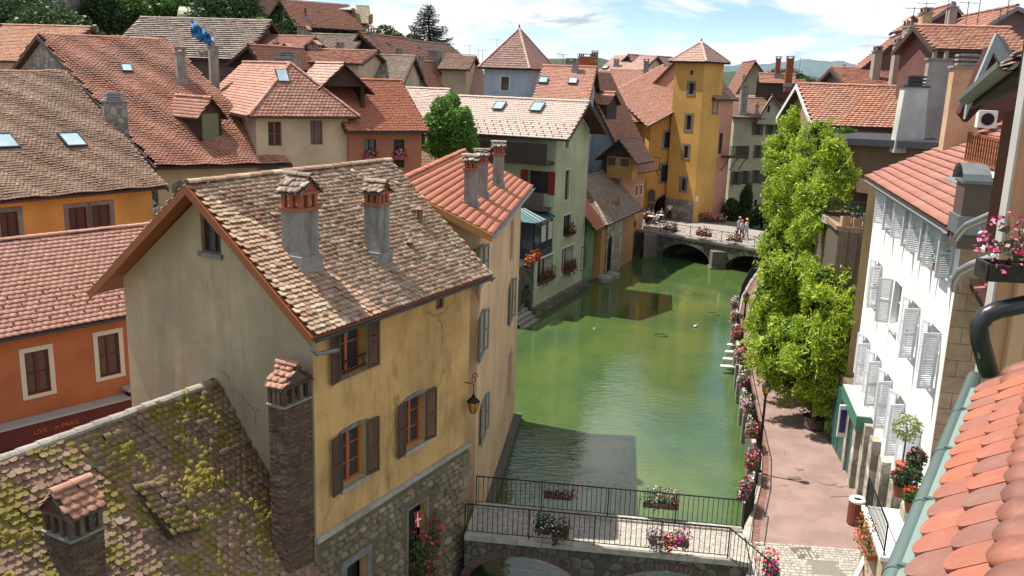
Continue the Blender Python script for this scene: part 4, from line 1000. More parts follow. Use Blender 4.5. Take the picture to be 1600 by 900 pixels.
# the swept-up roof vent (a tiled eyebrow hatch)
Pv = F.on(233, 812); mb = MB(); hd = Pv
W1_ = .62; Lh = 1.5
on_ = lambda x, y, h: PL(x, y, F.A[0] + Nn * h, Nn)
hatch = [on_(272, 838, .36), on_(314, 826, .36), on_(262, 742, .12), on_(206, 764, .12)]
fl_, fr2 = hatch[0] - Nn * .36, hatch[1] - Nn * .36; mb = MB(); mb.slab(hatch, .05); mb.slab([hatch[0] - Nn * .06, hatch[3] - Nn * .05, fl_], .03, U); mb.slab([hatch[1] - Nn * .06, hatch[2] - Nn * .05, fr2], .03, -U); hatch_ = part('roof_hatch', mb, flat('brown hatch board', (.07, .05, .035), .9), F.roof)
mb = MB(); mb.slab([fl_ + Nn * .06 - Sv * .25, fr2 + Nn * .06 - Sv * .25, fr2 + Nn * .28 - Sv * .28, fl_ + Nn * .28 - Sv * .28], .04, Sv); part('hatch_shade_board', mb, IRON, hatch_)  # black board stands in for the shade inside the hatch
tile_field(hatch_, hatch, dict(mat=T_F, tw=.175, th=.15, kind='point', jit=1.2, lift=.04), 'hatch_tiles')
# brick chimneys
BRK = masonry('sooty brown brick', [(0.075, 0.045, 0.032), (0.15, 0.085, 0.06), (0.11, 0.065, 0.05), (0.21, 0.13, 0.09), (0.09, 0.07, 0.06)], sc=5)
def brick_chimney(root, P, w, dp, z0, ztop, d, tile, roofd=None, headh=.95):
    d = Vector((d[0], d[1], 0)).normalized(); n = Vector((-d.y, d.x, 0)); c0 = Vector((P.x, P.y, 0)); zt = ztop - headh; m = MB()
    m.box(c0 - d * (w / 2 - .01) - n * (dp / 2 - .01) + Z3 * z0, d * (w - .02), n * (dp - .02), Z3 * (zt - z0)); c = part('chimney', m, flat('sooty mortar', (.10, .085, .07), 1), root)
    bm_ = MB(); z = z0; k = 0; r = random.Random(2); bh = .062
    while z < zt - bh:
        for (o, ax, nm, Lw) in ((c0 - d * w / 2 - n * dp / 2, d, -n, w), (c0 + d * w / 2 - n * dp / 2, n, d, dp), (c0 - d * w / 2 + n * dp / 2, -n, -d, dp)):
            u = 0 if k % 2 else -.11
            while u < Lw:
                a, b2 = max(u, 0), min(u + .21, Lw)
                if b2 - a > .03: bm_.box(o + ax * (a + .004) + Z3 * (z + .004) - nm * .02, ax * (b2 - a - .008), nm * (.02 + r.uniform(0, .008)), Z3 * (bh - .008))
                u += .22
        z += bh; k += 1
    part('bricks', bm_, BRK, c, kind='stuff')
    m = MB(); q = c0 - d * (w / 2 + .04) - n * (dp / 2 + .04) + Z3 * zt; m.box(q, d * (w + .08), n * (dp + .08), Z3 * .05); part('chimney_band', m, CONC, c)
    m = MB(); ph = headh * .42
    for i in range(4):
        for sg in (-1, 1): m.box(c0 + d * (-w / 2 + (w - .1) * i / 3) + n * (sg * (dp / 2 - .05) - .05) + Z3 * (zt + .05), d * .1, n * .1, Z3 * ph)
    for i in range(1, 3):
        for sg in (-1, 1): m.box(c0 + n * (-dp / 2 + (dp - .1) * i / 3) + d * (sg * (w / 2 - .05) - .05) + Z3 * (zt + .05), d * .1, n * .1, Z3 * ph)
    m.box(q + Z3 * (.05 + ph), d * (w + .08), n * (dp + .08), Z3 * .06)
    rd_ = roofd or n; rd_ = Vector(rd_); pr = Vector((-rd_.y, rd_.x, 0)); hw = (w if abs(rd_.dot(d)) < .5 else dp) / 2; hl = (dp if abs(rd_.dot(d)) < .5 else w) / 2
    zr0 = zt + .11 + ph; rh = ztop - zr0 - .05
    for sg in (-1, 1): e = c0 + rd_ * sg * hl; m.slab([e - pr * hw + Z3 * zr0, e + pr * hw + Z3 * zr0, e + Z3 * (zr0 + rh * .95)], .06, -rd_ * sg)
    part('chimney_head', m, BRK, c); m = MB(); ee = .07
    top = c0 + Z3 * (zr0 + rh)
    for sg in (-1, 1):
        a = c0 - rd_ * (hl + ee) + pr * sg * (hw + ee) + Z3 * (zr0 - .05); b2 = c0 + rd_ * (hl + ee) + pr * sg * (hw + ee) + Z3 * (zr0 - .05); t1 = top + rd_ * (hl + ee); t0 = top - rd_ * (hl + ee)
        m.slab([a, b2, t1, t0], .025); tile_field(c, [a, b2, t1, t0] if sg < 0 else [b2, a, t0, t1], dict(mat=tile, tw=.18, th=.17, kind='round', jit=.8, lift=.04, thick=.02), 'chimney_tiles')
    part('chimney_roof', m, WOOD_OLD, c); ridge_caps(c, top - rd_ * (hl + ee) + Z3 * .05, top + rd_ * (hl + ee) + Z3 * .05, tile, True, .1, .36)
    return c
T_SAL = tiles('salmon chimney tiles', [(0.34, 0.155, 0.10), (0.44, 0.23, 0.155), (0.38, 0.18, 0.12)], lich=.3)
Pc = C1 + nA * .30 - dA * .50; brick_chimney(F.root, Pc, .92, .50, 2.1, VZ(Pc, 567), dA, T_SAL, nA)
Pq = F.on(122, 905); brick_chimney(F.root, Pq, .72, .85, Pq.z - .8, VZ(Pq, 757), dA, T_SAL, dA, .98)
# ------------------------------------------------------------------ B: tan house with salmon roof behind A
B0 = Vector((-1.05, 28.3, 0)); B1 = Vector((0.29, 40.27, 0)); dB = (B1 - B0).normalized(); LB = (B1 - B0).length
TAN = plaster('tan render', (0.74, 0.50, 0.31), (0.48, 0.32, 0.20), .6, .5, .3, .5)
T_B = tiles('new salmon interlocking tiles', [(0.47, 0.155, 0.085), (0.56, 0.20, 0.115), (0.51, 0.175, 0.10)], (0.56, 0.24, 0.15), .5, .8, lich=.10)
specB = dict(mat=T_B, tw=.22, th=.25, kind='flat', jit=.12, lift=.028, straight=True, thick=.02)
ze, zr = fitz(B0, dB, 1, 5.4, .45, (790, 347), (700, 252))
bw_ = dict(sh=SHUT_G, frame=WOOD_OLD, sill=STONE_T, trim=GREY_T, tw=.08, shang=(176, 168), arch=.12, wd=.95, shw=.45)
Bh = House('tan_canal_house', 'tall tan house with salmon pink tile roof rising straight from the canal', 'house', B0, dB, LB, 5.4, 1, -2.3, ze, zr, TAN, specB, oe=.45, og=.5, fascia=flat('ochre board', (.42, .19, .06), .7), under=flat('ochre board', (.42, .19, .06)), gut=ZINC,
    wins=[('a', (745, 757, 390, 440), dict(**bw_)), ('a', (746, 757, 493, 553), dict(**bw_)), ('a', (750, 758, 628, 680), dict(**{**bw_, 'arch': 0, 'shang': 172})),
          ('a', (795, 800, 443, 498), dict(**bw_)), ('a', (793, 799, 552, 625), dict(cols=1, rows=2, frame=WOOD_D, depth=.35)), ('a', (797, 802, 345, 405), dict(cols=2, rows=2, frame=WOOD_D, depth=.2))])
for (x, yb, yt, wp) in ((735, 322, 243, 20), (752, 308, 234, 19), (778, 292, 222, 18)): px_chimney(Bh, x, yb, yt, wp, 'savoy', dp=.4, tile=TILE_OLD)
mb = MB(); Bh.w['a'].box(mb, -.2, LB + .1, -2.3, -1.0, .003, .35); part('foundation_ledge', mb, STW, Bh.root)
# scroll bracket lantern at the corner
def lantern(root, P, s=1.0, mat=IRON):
    m = MB(); m.lathe(P, [(.06 * s, 0), (.10 * s, .02 * s), (.10 * s, .03 * s)], 6); m.lathe(P + Z3 * .34 * s, [(.19 * s, 0), (.19 * s, .02 * s), (.09 * s, .12 * s), (.05 * s, .14 * s), (.05 * s, .19 * s), (.01, .24 * s)], 6)
    for k in range(6): a = 2 * math.pi * k / 6; m.tube([P + Vector((.095 * s * math.cos(a), .095 * s * math.sin(a), .03 * s)), P + Vector((.165 * s * math.cos(a), .165 * s * math.sin(a), .34 * s))], .010 * s, 4)
    l_ = part('lantern', m, mat, root); m = MB(); m.lathe(P + Z3 * .03 * s, [(.085 * s, 0), (.155 * s, .30 * s)], 6); part('lantern_glass', m, flat('amber lantern glass', (0.55, 0.27, 0.04), .2), l_); return l_
P = wA.pt(6.8, 5.3, .12); wl_ = thing('wall_lantern', 'amber lantern under a curled iron bracket at the far corner of the ochre house', 'lantern', P); m = MB(); c = wA.pt(6.98, 5.35, .3)
m.tube([c + dA * (.02 + .19 * (1 - k / 26) * math.cos(k * .42)) + Z3 * (.19 * (1 - k / 26) * math.sin(k * .42)) for k in range(22)], .014, 5); m.tube([c - Z3 * .18, c - Z3 * .55], .014, 5); m.tube([wA.pt(6.95, 5.2, 0), wA.pt(6.98, 5.17, .3)], .016, 5)
part('bracket', m, IRON, wl_); lantern(wl_, c - Z3 * 1.12, 1.1)
# ------------------------------------------------------------------ E: orange-red shop house
dE = azv(40); nE = Vector((-dE.y, dE.x, 0)); E0 = Vector((-17, 30.9, 0)) - dE * 6
ORG = plaster('orange red render', (0.43, 0.14, 0.055), (0.36, 0.16, 0.095), .6, .5, .25, .3)
T_E = tiles('pale pink clay tiles', [(0.44, 0.235, 0.185), (0.50, 0.28, 0.225), (0.40, 0.20, 0.155), (0.47, 0.25, 0.19)], (0.44, 0.20, 0.13), .5, .35, lich=.15)
ze, zr = fitz(E0, dE, 1, 8, .35, (95, 517), (110, 369))
Eh = House('orange_shop_house', 'orange red house with pink tile roof and a dark red shopfront at the left edge', 'house', E0, dE, 13.5, 8, 1, 0, ze, zr, ORG, dict(mat=T_E, tw=.25, th=.225, kind='round', jit=.3, lift=.03), oe=.35, og=.3, gut=LEAD, ind=(0, 0), fascia=WOOD_D,
    wins=[('a', (40, 78, 548, 615), dict(frame=flat('maroon window frame', (.10, .02, .015), .5), trim=CREAM, tw=.17, depth=.12, cols=2, rows=2, fw=.07, glass=flat('brown blinds', (.10, .06, .045), .5))), ('a', (154, 187, 522, 587), dict(frame=flat('maroon window frame', (.10, .02, .015), .5), trim=CREAM, tw=.17, depth=.12, cols=2, rows=2, fw=.07, glass=flat('brown blinds', (.10, .06, .045), .5)))])
snow_guards(Eh, -20, 470, 18, 4, .62, .45)
wE = Eh.w['a']; MAR = flat('maroon shopfront paint', (.11, .012, .012), .45); zf = wE.uz(100, 640)[1]; zf2 = wE.uz(100, 668)[1]
sf = MB(); wE.box(sf, -1, 11, zf2 - .05, zf - .02, .01, .5); wE.box(sf, 9.3, 11, zf - .02, zf + .25, .01, .35); 
for u in (1.9, 3.6, 5.4, 7.1, 8.6, 10.4): wE.box(sf, u, u + .4, 0, zf2 - .05, .01, .12)
part('shopfront', sf, MAR, Eh.root)
mb = MB(); wE.box(mb, -1, 9.2, zf - .02, zf + .06, .01, .62); wE.box(mb, 9.15, 11.2, zf + .25, zf + .36, .01, .55); part('shopfront_ledge', mb, flat('grey ledge', (.38, .37, .35), .7), Eh.root)
mb = MB()
for a, b2 in ((2.3, 3.6), (4.0, 5.4), (5.8, 7.1), (7.5, 8.6)): wE.box(mb, a, b2, .5, zf2 - .1, .01, .04)
part('shop_window', mb, glassmat('shop glass', (.03, .035, .04)), Eh.root)
def text3d(root, s, P, right, up, size, mat, name='lettering', ext=.006):
    cu = bpy.data.curves.new(name, 'FONT'); cu.body = s; cu.size = size; cu.extrude = ext; cu.align_x = 'CENTER'; cu.align_y = 'CENTER'; cu.materials.append(mat)
    tmp = bpy.data.objects.new('tmp_text', cu); COL.objects.link(tmp); dg = bpy.context.evaluated_depsgraph_get(); me = bpy.data.meshes.new_from_object(tmp.evaluated_get(dg)); bpy.data.objects.remove(tmp)
    o = bpy.data.objects.new(name, me); COL.objects.link(o); o.parent = root; nrm = Vector(right).cross(Vector(up)); P = Vector(P) - base_of(root)
    M4 = Matrix.Identity(4)
    for i in range(3): M4[i][0] = right[i]; M4[i][1] = up[i]; M4[i][2] = nrm[i]; M4[i][3] = P[i]
    o.matrix_basis = M4; return o
RT = wE.d if wE.d.cross(Z3).dot(wE.N) > 0 else -wE.d
u_, z_ = wE.uz(79, 664); text3d(Eh.root, 'LIVE - in PARIS', wE.pt(u_, (zf + zf2) / 2 - .05, .51), RT, Z3, .26, flat('orange sign paint', (.45, .13, .03), .6))
# ------------------------------------------------------------------ G: brown roof, orange yellow wall
YEL = plaster('orange yellow render', (0.60, 0.30, 0.07), (0.42, 0.22, 0.07), .6, .5, .25, .3)
T_G = tiles('brown beige flat tiles', [(0.34, 0.21, 0.145), (0.43, 0.28, 0.195), (0.29, 0.17, 0.115), (0.38, 0.245, 0.17)], (0.46, 0.33, 0.24), .6, .25, lich=.3)
Gr = XY(238, 320, 44.0); dG = azv(36); G0 = Vector((Gr.x, Gr.y, 0)) - dG * 17; ze, zr = fitz(G0, dG, 1, 16, .6, (130, 308), (50, 117))
gsw = dict(frame=WOOD_D, trim=GREY_T, tw=.2, sh=None, cols=2, rows=1, glass=flat('closed brown shutter', (.085, .03, .022), .6), depth=.12)
Gh = House('brown_roof_house', 'orange yellow house under a broad brown beige tile roof at the left edge', 'house', G0, dG, 17, 16, 1, 0, ze, zr, YEL, dict(mat=T_G, tw=.19, th=.16, kind='point', jit=.5, lift=.03, sag=.05), oe=.6, og=.4, oge=.5, gut=None, wins=[('a', (108, 137, 324, 372), gsw), ('a', (144, 173, 320, 368), gsw), ('a', (1, 30, 331, 385), gsw)])
skylight(Gh, 112, 223, 30, w_=1.0, l_=1.1); skylight(Gh, 5, 225, 30, w_=1.0, l_=1.1)
# ------------------------------------------------------------------ H: big red roof with stone gable
dH = azv(60); nH = azv(-52); H0 = XY(246, 285, 48.5); H0 = Vector((H0.x, H0.y, 0)); T_H = tiles('brick red tiles', [(0.37, 0.165, 0.11), (0.46, 0.225, 0.155), (0.41, 0.19, 0.125), (0.33, 0.14, 0.095)], (0.38, 0.22, 0.16), .5, .3, lich=.25)
CRM = plaster('cream render', (0.52, 0.42, 0.29), (0.40, 0.31, 0.2), .5, .5, .2, .4); RUBG = rubble('grey rubble gable', (.30, .28, .25), (.17, .155, .14), 2.4)
ze, zr = fitz(H0, dH, 1, 22.8, .6, (330, 263), (190, 63), nv=nH); LH = ulen(H0, dH, 436, 265)
Hh = House('stone_gable_house', 'large house with long red tile roof, rubble stone gable and cream front wall', 'house', H0, dH, LH, 22.8, 1, 0, ze, zr, CRM, dict(mat=T_H, tw=.22, th=.2, kind='point', jit=.4, lift=.03, sag=.06), oe=.6, og=.35, wins=[('a', (275, 296, 292, 330), dict(frame=WOOD_D, trim=GREY_T, arch=.25, tw=.16, depth=.25))], sidemats={'s': RUBG}, nv=nH)
skylight(Hh, 198, 110, 12, w_=.6, l_=.8)
px_chimney(Hh, 284, 128, 74, 17, 'slab'); 
P = XY(181, 200, 47.2); c = WL(H0, H0 + nE); chimney(Hh.root, Vector((P.x, P.y, 10.5)), 1.1, .9, VZ(P, 143), dH, 'vent', shaft=rubble('chimney rubble', (.26, .25, .22), (.15, .14, .13), 3), below=4, sub=False)
# gabled dormer on H in front of J
def gable_dormer(root, P, d, w, h, dep, rise, spec, face=WOOD_D, glass=True, ov=.3, open_=False, gl=None):
    """P: centre of the dormer's front foot; d: direction the front faces"""
    d = Vector((d[0], d[1], 0)).normalized(); s = Vector((-d.y, d.x, 0)); P = Vector(P); m = MB(); t = .08
    for sg in (-1, 1): m.box(P + s * (sg * w / 2 - t / 2) - Z3 * .3, s * t, -d * dep, Z3 * (h + .3))
    f = P - d * .02
    if not open_:
        m.box(P - s * w / 2, s * .14, -d * .1, Z3 * h); m.box(P + s * (w / 2 - .14), s * .14, -d * .1, Z3 * h); m.box(P - s * w / 2, s * w, -d * .1, Z3 * .12)
    else:
        for sg in (-1, 1): m.box(P + s * (sg * (w / 2 - .1) - .08), s * .16, -d * .16, Z3 * h)
    m.slab([P - s * w / 2 + Z3 * h, P + s * w / 2 + Z3 * h, P + Z3 * (h + rise)], .08, -d); dm = part('dormer', m, face, root)
    if not open_: m = MB(); m.box(P - s * (w / 2 - .14) + Z3 * .12, s * (w - .28), -d * .06, Z3 * (h - .12)); m2 = part('pane', m, gl or GLASS, dm)
    sl_ = rise / (w / 2); m = MB()
    for sg in (-1, 1):
        ea = P + s * sg * (w / 2 + ov) + Z3 * (h - ov * sl_ + .08); ra = P + Z3 * (h + rise + .08); q = [ea + d * ov, ea - d * dep, ra - d * dep, ra + d * ov]
        m.slab(q, .07); tile_field(dm, q if Vector(q[1] - q[0]).cross(q[3] - q[0]).z > 0 else [q[1], q[0], q[3], q[2]], spec, 'dormer_tiles')
    part('dormer_roof', m, WOOD_D, dm); ridge_caps(dm, ra + d * ov + Z3 * .04, ra - d * dep + Z3 * .04, spec['mat']); return dm
spH = dict(mat=T_H, tw=.25, th=.22, kind='flat', jit=.3)
Pd = Hh.on(330, 220); gable_dormer(Hh.root, Pd, -nE, 1.3, 1.5, 3.5, .75, spH, WOOD_D, gl=flat('green tinted pane', (.18, .22, .12), .15))
# ------------------------------------------------------------------ helpers for the houses further off
def fhouse(name, label, px, Y, az, pxr, W, eave, ridge, wallmat, spec, zb=0, oe=.45, **k):
    """front wall runs from photo column px (at depth Y) along azimuth az to column pxr; ridge parallel to it"""
    d = azv(az); c0 = XY(px[0], px[1], Y); ze, zr = fitz(c0, d, 1, W, oe, eave, ridge, k.get('rp', .5)); L = ulen(c0, d, *pxr)
    return House(name, label, 'house', c0, d, L, W, 1, zb, ze, zr, wallmat, spec, oe=oe, **k)
def gfront(name, label, pl, pr, Y, az, Ld, apex, ey, wallmat, spec, zb=0, **k):
    """gable facing the camera between columns pl and pr at depth Y; ridge runs away along azimuth az"""
    d = azv(az); n = Vector((-d.y, d.x, 0)); c0 = XY(pr, ey, Y); c0 = Vector((c0.x, c0.y, 0)); w_ = WL(c0, c0 + n); W = w_.uz(pl, ey)[0]; ze = w_.uz(pl, ey)[1]; ua, zr = w_.uz(*apex)
    k.setdefault('rp', max(.2, min(.8, ua / W)))
    return House(name, label, 'house', c0, d, Ld, W, 1, zb, ze, zr, wallmat, spec, **k)
def TS(name, c, v=.12, tw=.26, th=.24, kind='flat', lich=.2, patch=None, **k):
    c2 = [tuple(x * q for x in c) for q in (1 - v, 1 + v, 1, 1 - v * .5)]
    return dict(mat=tiles(name, c2, patch or tuple(x * .8 for x in c), .5, .3, lich=lich), tw=tw, th=th, kind=kind, jit=.35, lift=.03, **k)
sRED = TS('far red tiles', (0.38, 0.175, 0.12)); sSAL = TS('far salmon tiles', (0.50, 0.25, 0.18)); sPNK = TS('far pink tiles', (0.56, 0.36, 0.30)); sWHT = TS('bleached pink white tiles', (0.62, 0.49, 0.42), .08)
sBRN = TS('far brown tiles', (0.28, 0.17, 0.125), .2); sOLD = TS('old grey brown tiles', (0.27, 0.21, 0.16), .35, kind='round', th=.2, tw=.2); sORG = TS('orange red clay tiles', (0.46, 0.17, 0.095), .15, tw=.2, th=.18, kind='point')
WD = flat('dark timber wall', (0.05, 0.035, 0.03), .85, var=.3)
win_s = dict(frame=WOOD_D, depth=.18, cols=2, rows=2)
# J: hipped house with cream walls, standing at the end of H
uJ = ulen(H0, dH, 400, 200); Jc = H0 + dH * uJ; dJ = azv(60 - 90); zJ = VZ(Jc, 186)
apx = 430; wj = ulen(Jc, dH, 543, 190)
Jh = House('hipped_cream_house', 'cream walled house with hipped pale red roof and two tall brown windows', 'house', Jc, dJ, 13, wj, -1, 0, zJ + .55, zJ + 2.95, CRM, dict(mat=tiles('pale red weathered tiles', [(0.46, 0.23, 0.17), (0.54, 0.32, 0.25), (0.40, 0.18, 0.125), (0.50, 0.27, 0.20)], (.38, .18, .12), .6, .25, lich=.3), tw=.24, th=.22, kind='round', jit=.35), oe=.55, og=.35, hs=wj * .42, fascia=None,
    wins=[('s', (419, 440, 190, 228), dict(frame=WOOD_R, depth=.2, cols=2, rows=2)), ('s', (485, 504, 188, 226), dict(frame=WOOD_R, depth=.2, cols=2, rows=2))])
px_chimney(Jh, 336, 150, 65, 16, 'pots', 'A'); px_chimney(Jh, 440, 108, 80, 34, 'slab', 'A') if False else None
P0_, N_ = slope_frame(*[Jh.Hs[i] for i in (0, 1, 2)])[0], slope_frame(*[Jh.Hs[i] for i in (0, 1, 2)])[2]; Jh.planes['H'] = (Jh.Hs[0], N_)
def sky_on(h, P0, Nn, U, Sv, x, y, w_, l_):
    P = PL(x, y, P0, Nn); m = MB(); a = P - U * w_ / 2 - Sv * l_ / 2 + Nn * .03; m.box(a, U * w_, Sv * l_, Nn * .1); s = part('skylight', m, LEAD, h.root); m = MB(); m.box(a + U * .06 + Sv * .06 + Nn * .1, U * (w_ - .12), Sv * (l_ - .12), Nn * .012); part('pane', m, SKYGLASS, s)
Uj, Sj, Nj, _ = slope_frame(*Jh.Hs); sky_on(Jh, Jh.Hs[0], Nj, Uj, Sj, 441, 120, .7, .95)
Pj = PL(433, 92, Jh.planes['A'][0], Jh.planes['A'][1])
# K: terracotta house with flowers in its windows
uK = ulen(H0, dH, 545, 215); Kc = H0 + dH * uK; K_ = azv(62)
BRN = plaster('brown terracotta render', (0.40, 0.155, 0.09), (0.26, 0.11, 0.07), .5, .5, .2, .3)
kw_ = dict(frame=WOOD_D, depth=.22, cols=2, rows=1)
Kc = XY(545, 215, Kc.y - .3); ze, zr = fitz(Kc, K_, 1, 8.5, .5, (610, 208), (560, 128)); LK_ = ulen(Kc, K_, 659, 215)
Kh = House('terracotta_house', 'brown terracotta house with red tile roof, open timber dormer and geranium windows', 'house', Kc, K_, LK_, 8.5, 1, 0, ze, zr, BRN, sORG, oe=.5, og=.3, wins=[('a', (569, 588, 218, 262), kw_), ('a', (615, 632, 218, 262), kw_)])
wk = Kh.w['a']
for i, (x, y) in enumerate(((578, 250), (624, 249))):
    u, z = wk.uz(x, y); flowerbox(['pink geraniums in the left window of the terracotta house', 'pink geraniums in the right window of the terracotta house'][i], wk.pt(u, z, .14), K_, .8, ['pink', 'pale', 'red'], n=160, bn=160, hang=.15, up=.25, bsz=.06, leaf=LEAF_MD, boxm=TERRA, group='window flower boxes')
Pd = Kh.on(536, 170); gable_dormer(Kh.root, Pd, -Kh.n, 2.6, 1.3, 5.5, 1.2, sPNK, WOOD_D, open_=True, ov=.5)
# small roofs between K and the tree
fhouse('low_tan_roof_house', 'low house with plain tan roof to the right of the terracotta house', (640, 250), 62, 70, (712, 262), 9, (690, 265), (665, 214), CRM, TS('tan tiles', (0.36, 0.21, 0.14)))
fhouse('white_roof_house', 'house with bleached pale roof and dark open gable left of the leafy tree', (575, 195), 66, 103, (655, 195), 8, (620, 189), (630, 140), CRM, sWHT, oge=1.0, sidemats={'e': WD})
# N: mint gable
MINT = plaster('mint render', (0.40, 0.52, 0.44), None, .2)
Nh = gfront('mint_gable_house', 'steep red roofed house with a small mint green gable and blue door', 606, 680, 84, 8, 14, (640, 97), 148, MINT, sRED, oge=.3, og=.4, wins=[('s', (636, 646, 122, 139), dict(frame=WOOD_D, cols=1, rows=1, depth=.15, glass=flat('navy door', (.03, .04, .10), .5)))])
for x in (636.5, 645.5): u, z = Nh.w['s'].uz(x, 115); mb = MB(); mb.slab([Nh.w['s'].pt(u - .18, z - .2, .03), Nh.w['s'].pt(u + .18, z - .2, .03), Nh.w['s'].pt(u, z + .2, .03)], .05, -Nh.w['s'].N); part('vent_hole', mb, IRON, Nh.root)
px_chimney(Nh, 658, 114, 87, 10, 'slab'); px_chimney(Nh, 703, 120, 90, 20, 'slab'); skylight(Nh, 690, 118, 10)
fhouse('pale_pink_roof_house', 'house with smooth pale pink roof and skylight left of the blue tower', (728, 150), 92, 95, (760, 150), 10, (740, 158), (742, 101), CRM, sPNK)
# O: rows of roofs behind J and K
T_O = [(372, 452, 74, 100, 'A', 58, 88, sRED, 'long low red roofed house behind the hipped roof'), (452, 545, 80, 96, 'A', 56, 82, sOLD, 'house with old grey brown roof below the ivy house'), (440, 560, 72, 95, 'A', 80, 100, sRED, 'red roofed house just behind the hipped roof and its dormer'), (520, 625, 76, 95, 'A', 88, 132, sOLD, 'house with mossy brown roof and cream wall behind the timber dormer'),
       (690, 728, 90, 95, 'A', 88, 110, sBRN, 'brown roofed house with wide chimneys beneath the fir')]
for (xl, xr, Y, az, _, ry, ey, sp_, lb) in T_O: h = fhouse('town_house', lb, (xl, ey + 8), Y, az, (xr, ey + 8), 9, ((xl + xr) / 2, ey), ((xl + xr) / 2, ry), CRM, sp_)
gfront('timber_barn_house', 'house with open dark timber gable and red roof in the old town rows', 538, 610, 82, 12, 12, (565, 54), 92, WD, sRED, og=.6)
gfront('plank_gable_house', 'dark plank gabled house with red brown roof left of the fir trunk', 610, 668, 100, 20, 12, (628, 64), 96, WD, sBRN, og=.5)
gfront('dark_gable_house', 'small dark gabled roof peeping at the left of the hipped roof ridge', 366, 412, 66, 20, 6, (394, 74), 98, WD, sRED, og=.5)
# Q: blue tower
BLU = plaster('powder blue render', (0.36, 0.42, 0.47), (0.24, 0.27, 0.29), .5, .4, .2, .4)
def ptower(name, label, corner, Y, azl, sl_, azr, sr_, zb, ztop, zap, wallmat, spec, ov=.5, wins=(), extra=None, ap=None):
    """square-ish tower with a pyramid roof; corner nearest the camera; walls run away along azl and azr"""
    c = XY(corner[0], corner[1], Y); c = Vector((c.x, c.y, 0)); a, b2 = azv(azl) * sl_, azv(azr) * sr_; P = [c, c + b2, c + a + b2, c + a]; ctr = sum(P, Vector()) / 4
    root = thing(name, label, 'tower', (ctr.x, ctr.y, zb)); wl = {'r': WL(P[0], P[1], P[0] * 2 - ctr + b2 * .5), 'l': WL(P[0], P[3], P[0] * 2 - ctr + a * .5), 'bl': WL(P[3], P[2], P[3] * 2 - ctr), 'br': WL(P[1], P[2], P[1] * 2 - ctr)}
    holes = {k: [] for k in wl}
    for sd, bx, kw in wins: holes[sd].append(window(root, wl[sd], wl[sd].rect(bx), **kw))
    if extra: holes[extra[0]].append(extra[1])
    mb = MB()
    for k, w_ in wl.items(): wall_face(mb, w_, [(0, zb), (w_.L, zb), (w_.L, ztop), (0, ztop)], holes[k], .25)
    part('wall', mb, wallmat, root); rf = MB(); E_ = []
    for p in P: q = p + (p - ctr).normalized() * ov * 1.4; E_.append(Vector((q.x, q.y, ztop)))
    ap = Vector((ctr.x, ctr.y, zap)); rf.slab(E_, .12)
    for i in range(4): rf.slab([E_[i], E_[(i + 1) % 4], ap], .08)
    ro = part('roof', rf, WOOD_D, root)
    for i in range(4): tile_field(ro, [E_[i] + Z3 * .02, E_[(i + 1) % 4] + Z3 * .02, ap], spec)
    for i in range(4): ridge_caps(ro, E_[i] + Z3 * .06, ap + Z3 * .04, spec['mat'])
    mb = MB(); mb.lathe(ap, [(.10, 0), (.06, .15), (.09, .22), (.01, .4)], 8); part('finial', mb, LEAD, ro); return root, wl, ro, P
q_c = XY(822, 150, 82); z1 = VZ(q_c, 108)
ptower('blue_tower', 'powder blue square tower with tall pale pyramid roof', (822, 150), 82, -80, 3.8, 30, 4.3, 0, z1, VZ(q_c + Vector((-1.0, 2.5, 0)), 45), BLU, sPNK, .45, [('l', (783, 795, 120, 141), dict(frame=WOOD_D, trim=CREAM, tw=.1, cols=1, rows=1))])
# ------------------------------------------------------------------ C: pale green house with veranda
dC = azv(23.75); CB0 = Vector((1.43, 59.39, 0)); nC = Vector((-dC.y, dC.x, 0)); wC = WL(CB0, CB0 + dC, CB0 + Vector((20, -8, 0)))
GRN = plaster('pale green render', (0.50, 0.54, 0.37), (0.30, 0.32, 0.24), .5, .35, .15, .4)
Cc0 = CB0 + dC * 3.15; Ccor = CB0 + dC * 9.75
# ridge runs perpendicular to the canal: d = -n ... house 'a' side faces the camera
dCr = -nC; startC = Cc0 + nC * 13.5
pr_ = wC.uz(888, 153); zrC = 12.62; zeC = wC.uz(868, 213)[1] + .25
tr1 = dict(frame=flat('dark glass frame', (.05, .05, .05), .5), trim=CREAM, tw=.16, depth=.2, cols=1, rows=1)
shc = flat('plum closed shutter', (.16, .05, .035), .6)
Ch = House('pale_green_house', 'pale green canal house with bleached pink roof, balconies and glass veranda', 'house', startC, dCr, 13.5, 6.6, 1, 2.45, zeC, zrC, GRN, dict(mat=sWHT['mat'], tw=.26, th=.24, kind='flat', jit=.2), oe=.8, og=.4, oge=1.1, rp=.47,
    wins=[('e', (882.5, 889.5, 266, 312), dict(tr1, glass=shc)), ('e', (884, 889, 205, 231), dict(tr1, tw=.12, glass=SHUT_G)), ('e', (880, 892, 336, 368), dict(tr1, cols=2)), ('e', (882, 890, 186, 198), dict(frame=WOOD_OLD, cols=1, rows=1)),
          ('a', (826, 856, 267, 302), dict(frame=WOOD_D, cols=2, rows=1, depth=.3, sh=flat('red shutter', (.22, .03, .02), .6), slat=False, shw=.55, shang=172))])
skylight(Ch, 840, 170, 14, w_=.9, l_=1.1); skylight(Ch, 781, 168, 12, w_=.8, l_=1.0); snow_guards(Ch, 745, 188, 13, 4, .6, .45)
lowr = thing('pale_green_lower_house', 'lower canal front of the pale green house with white framed windows full of geraniums', 'house', CB0 + Z3 * ZW)
lw = []; trw = dict(frame=WHITE, trim=WHITE, tw=.13, depth=.35, cols=2, rows=1, curtain=True, glass=flat('dim red interior', (.10, .03, .03), .7))
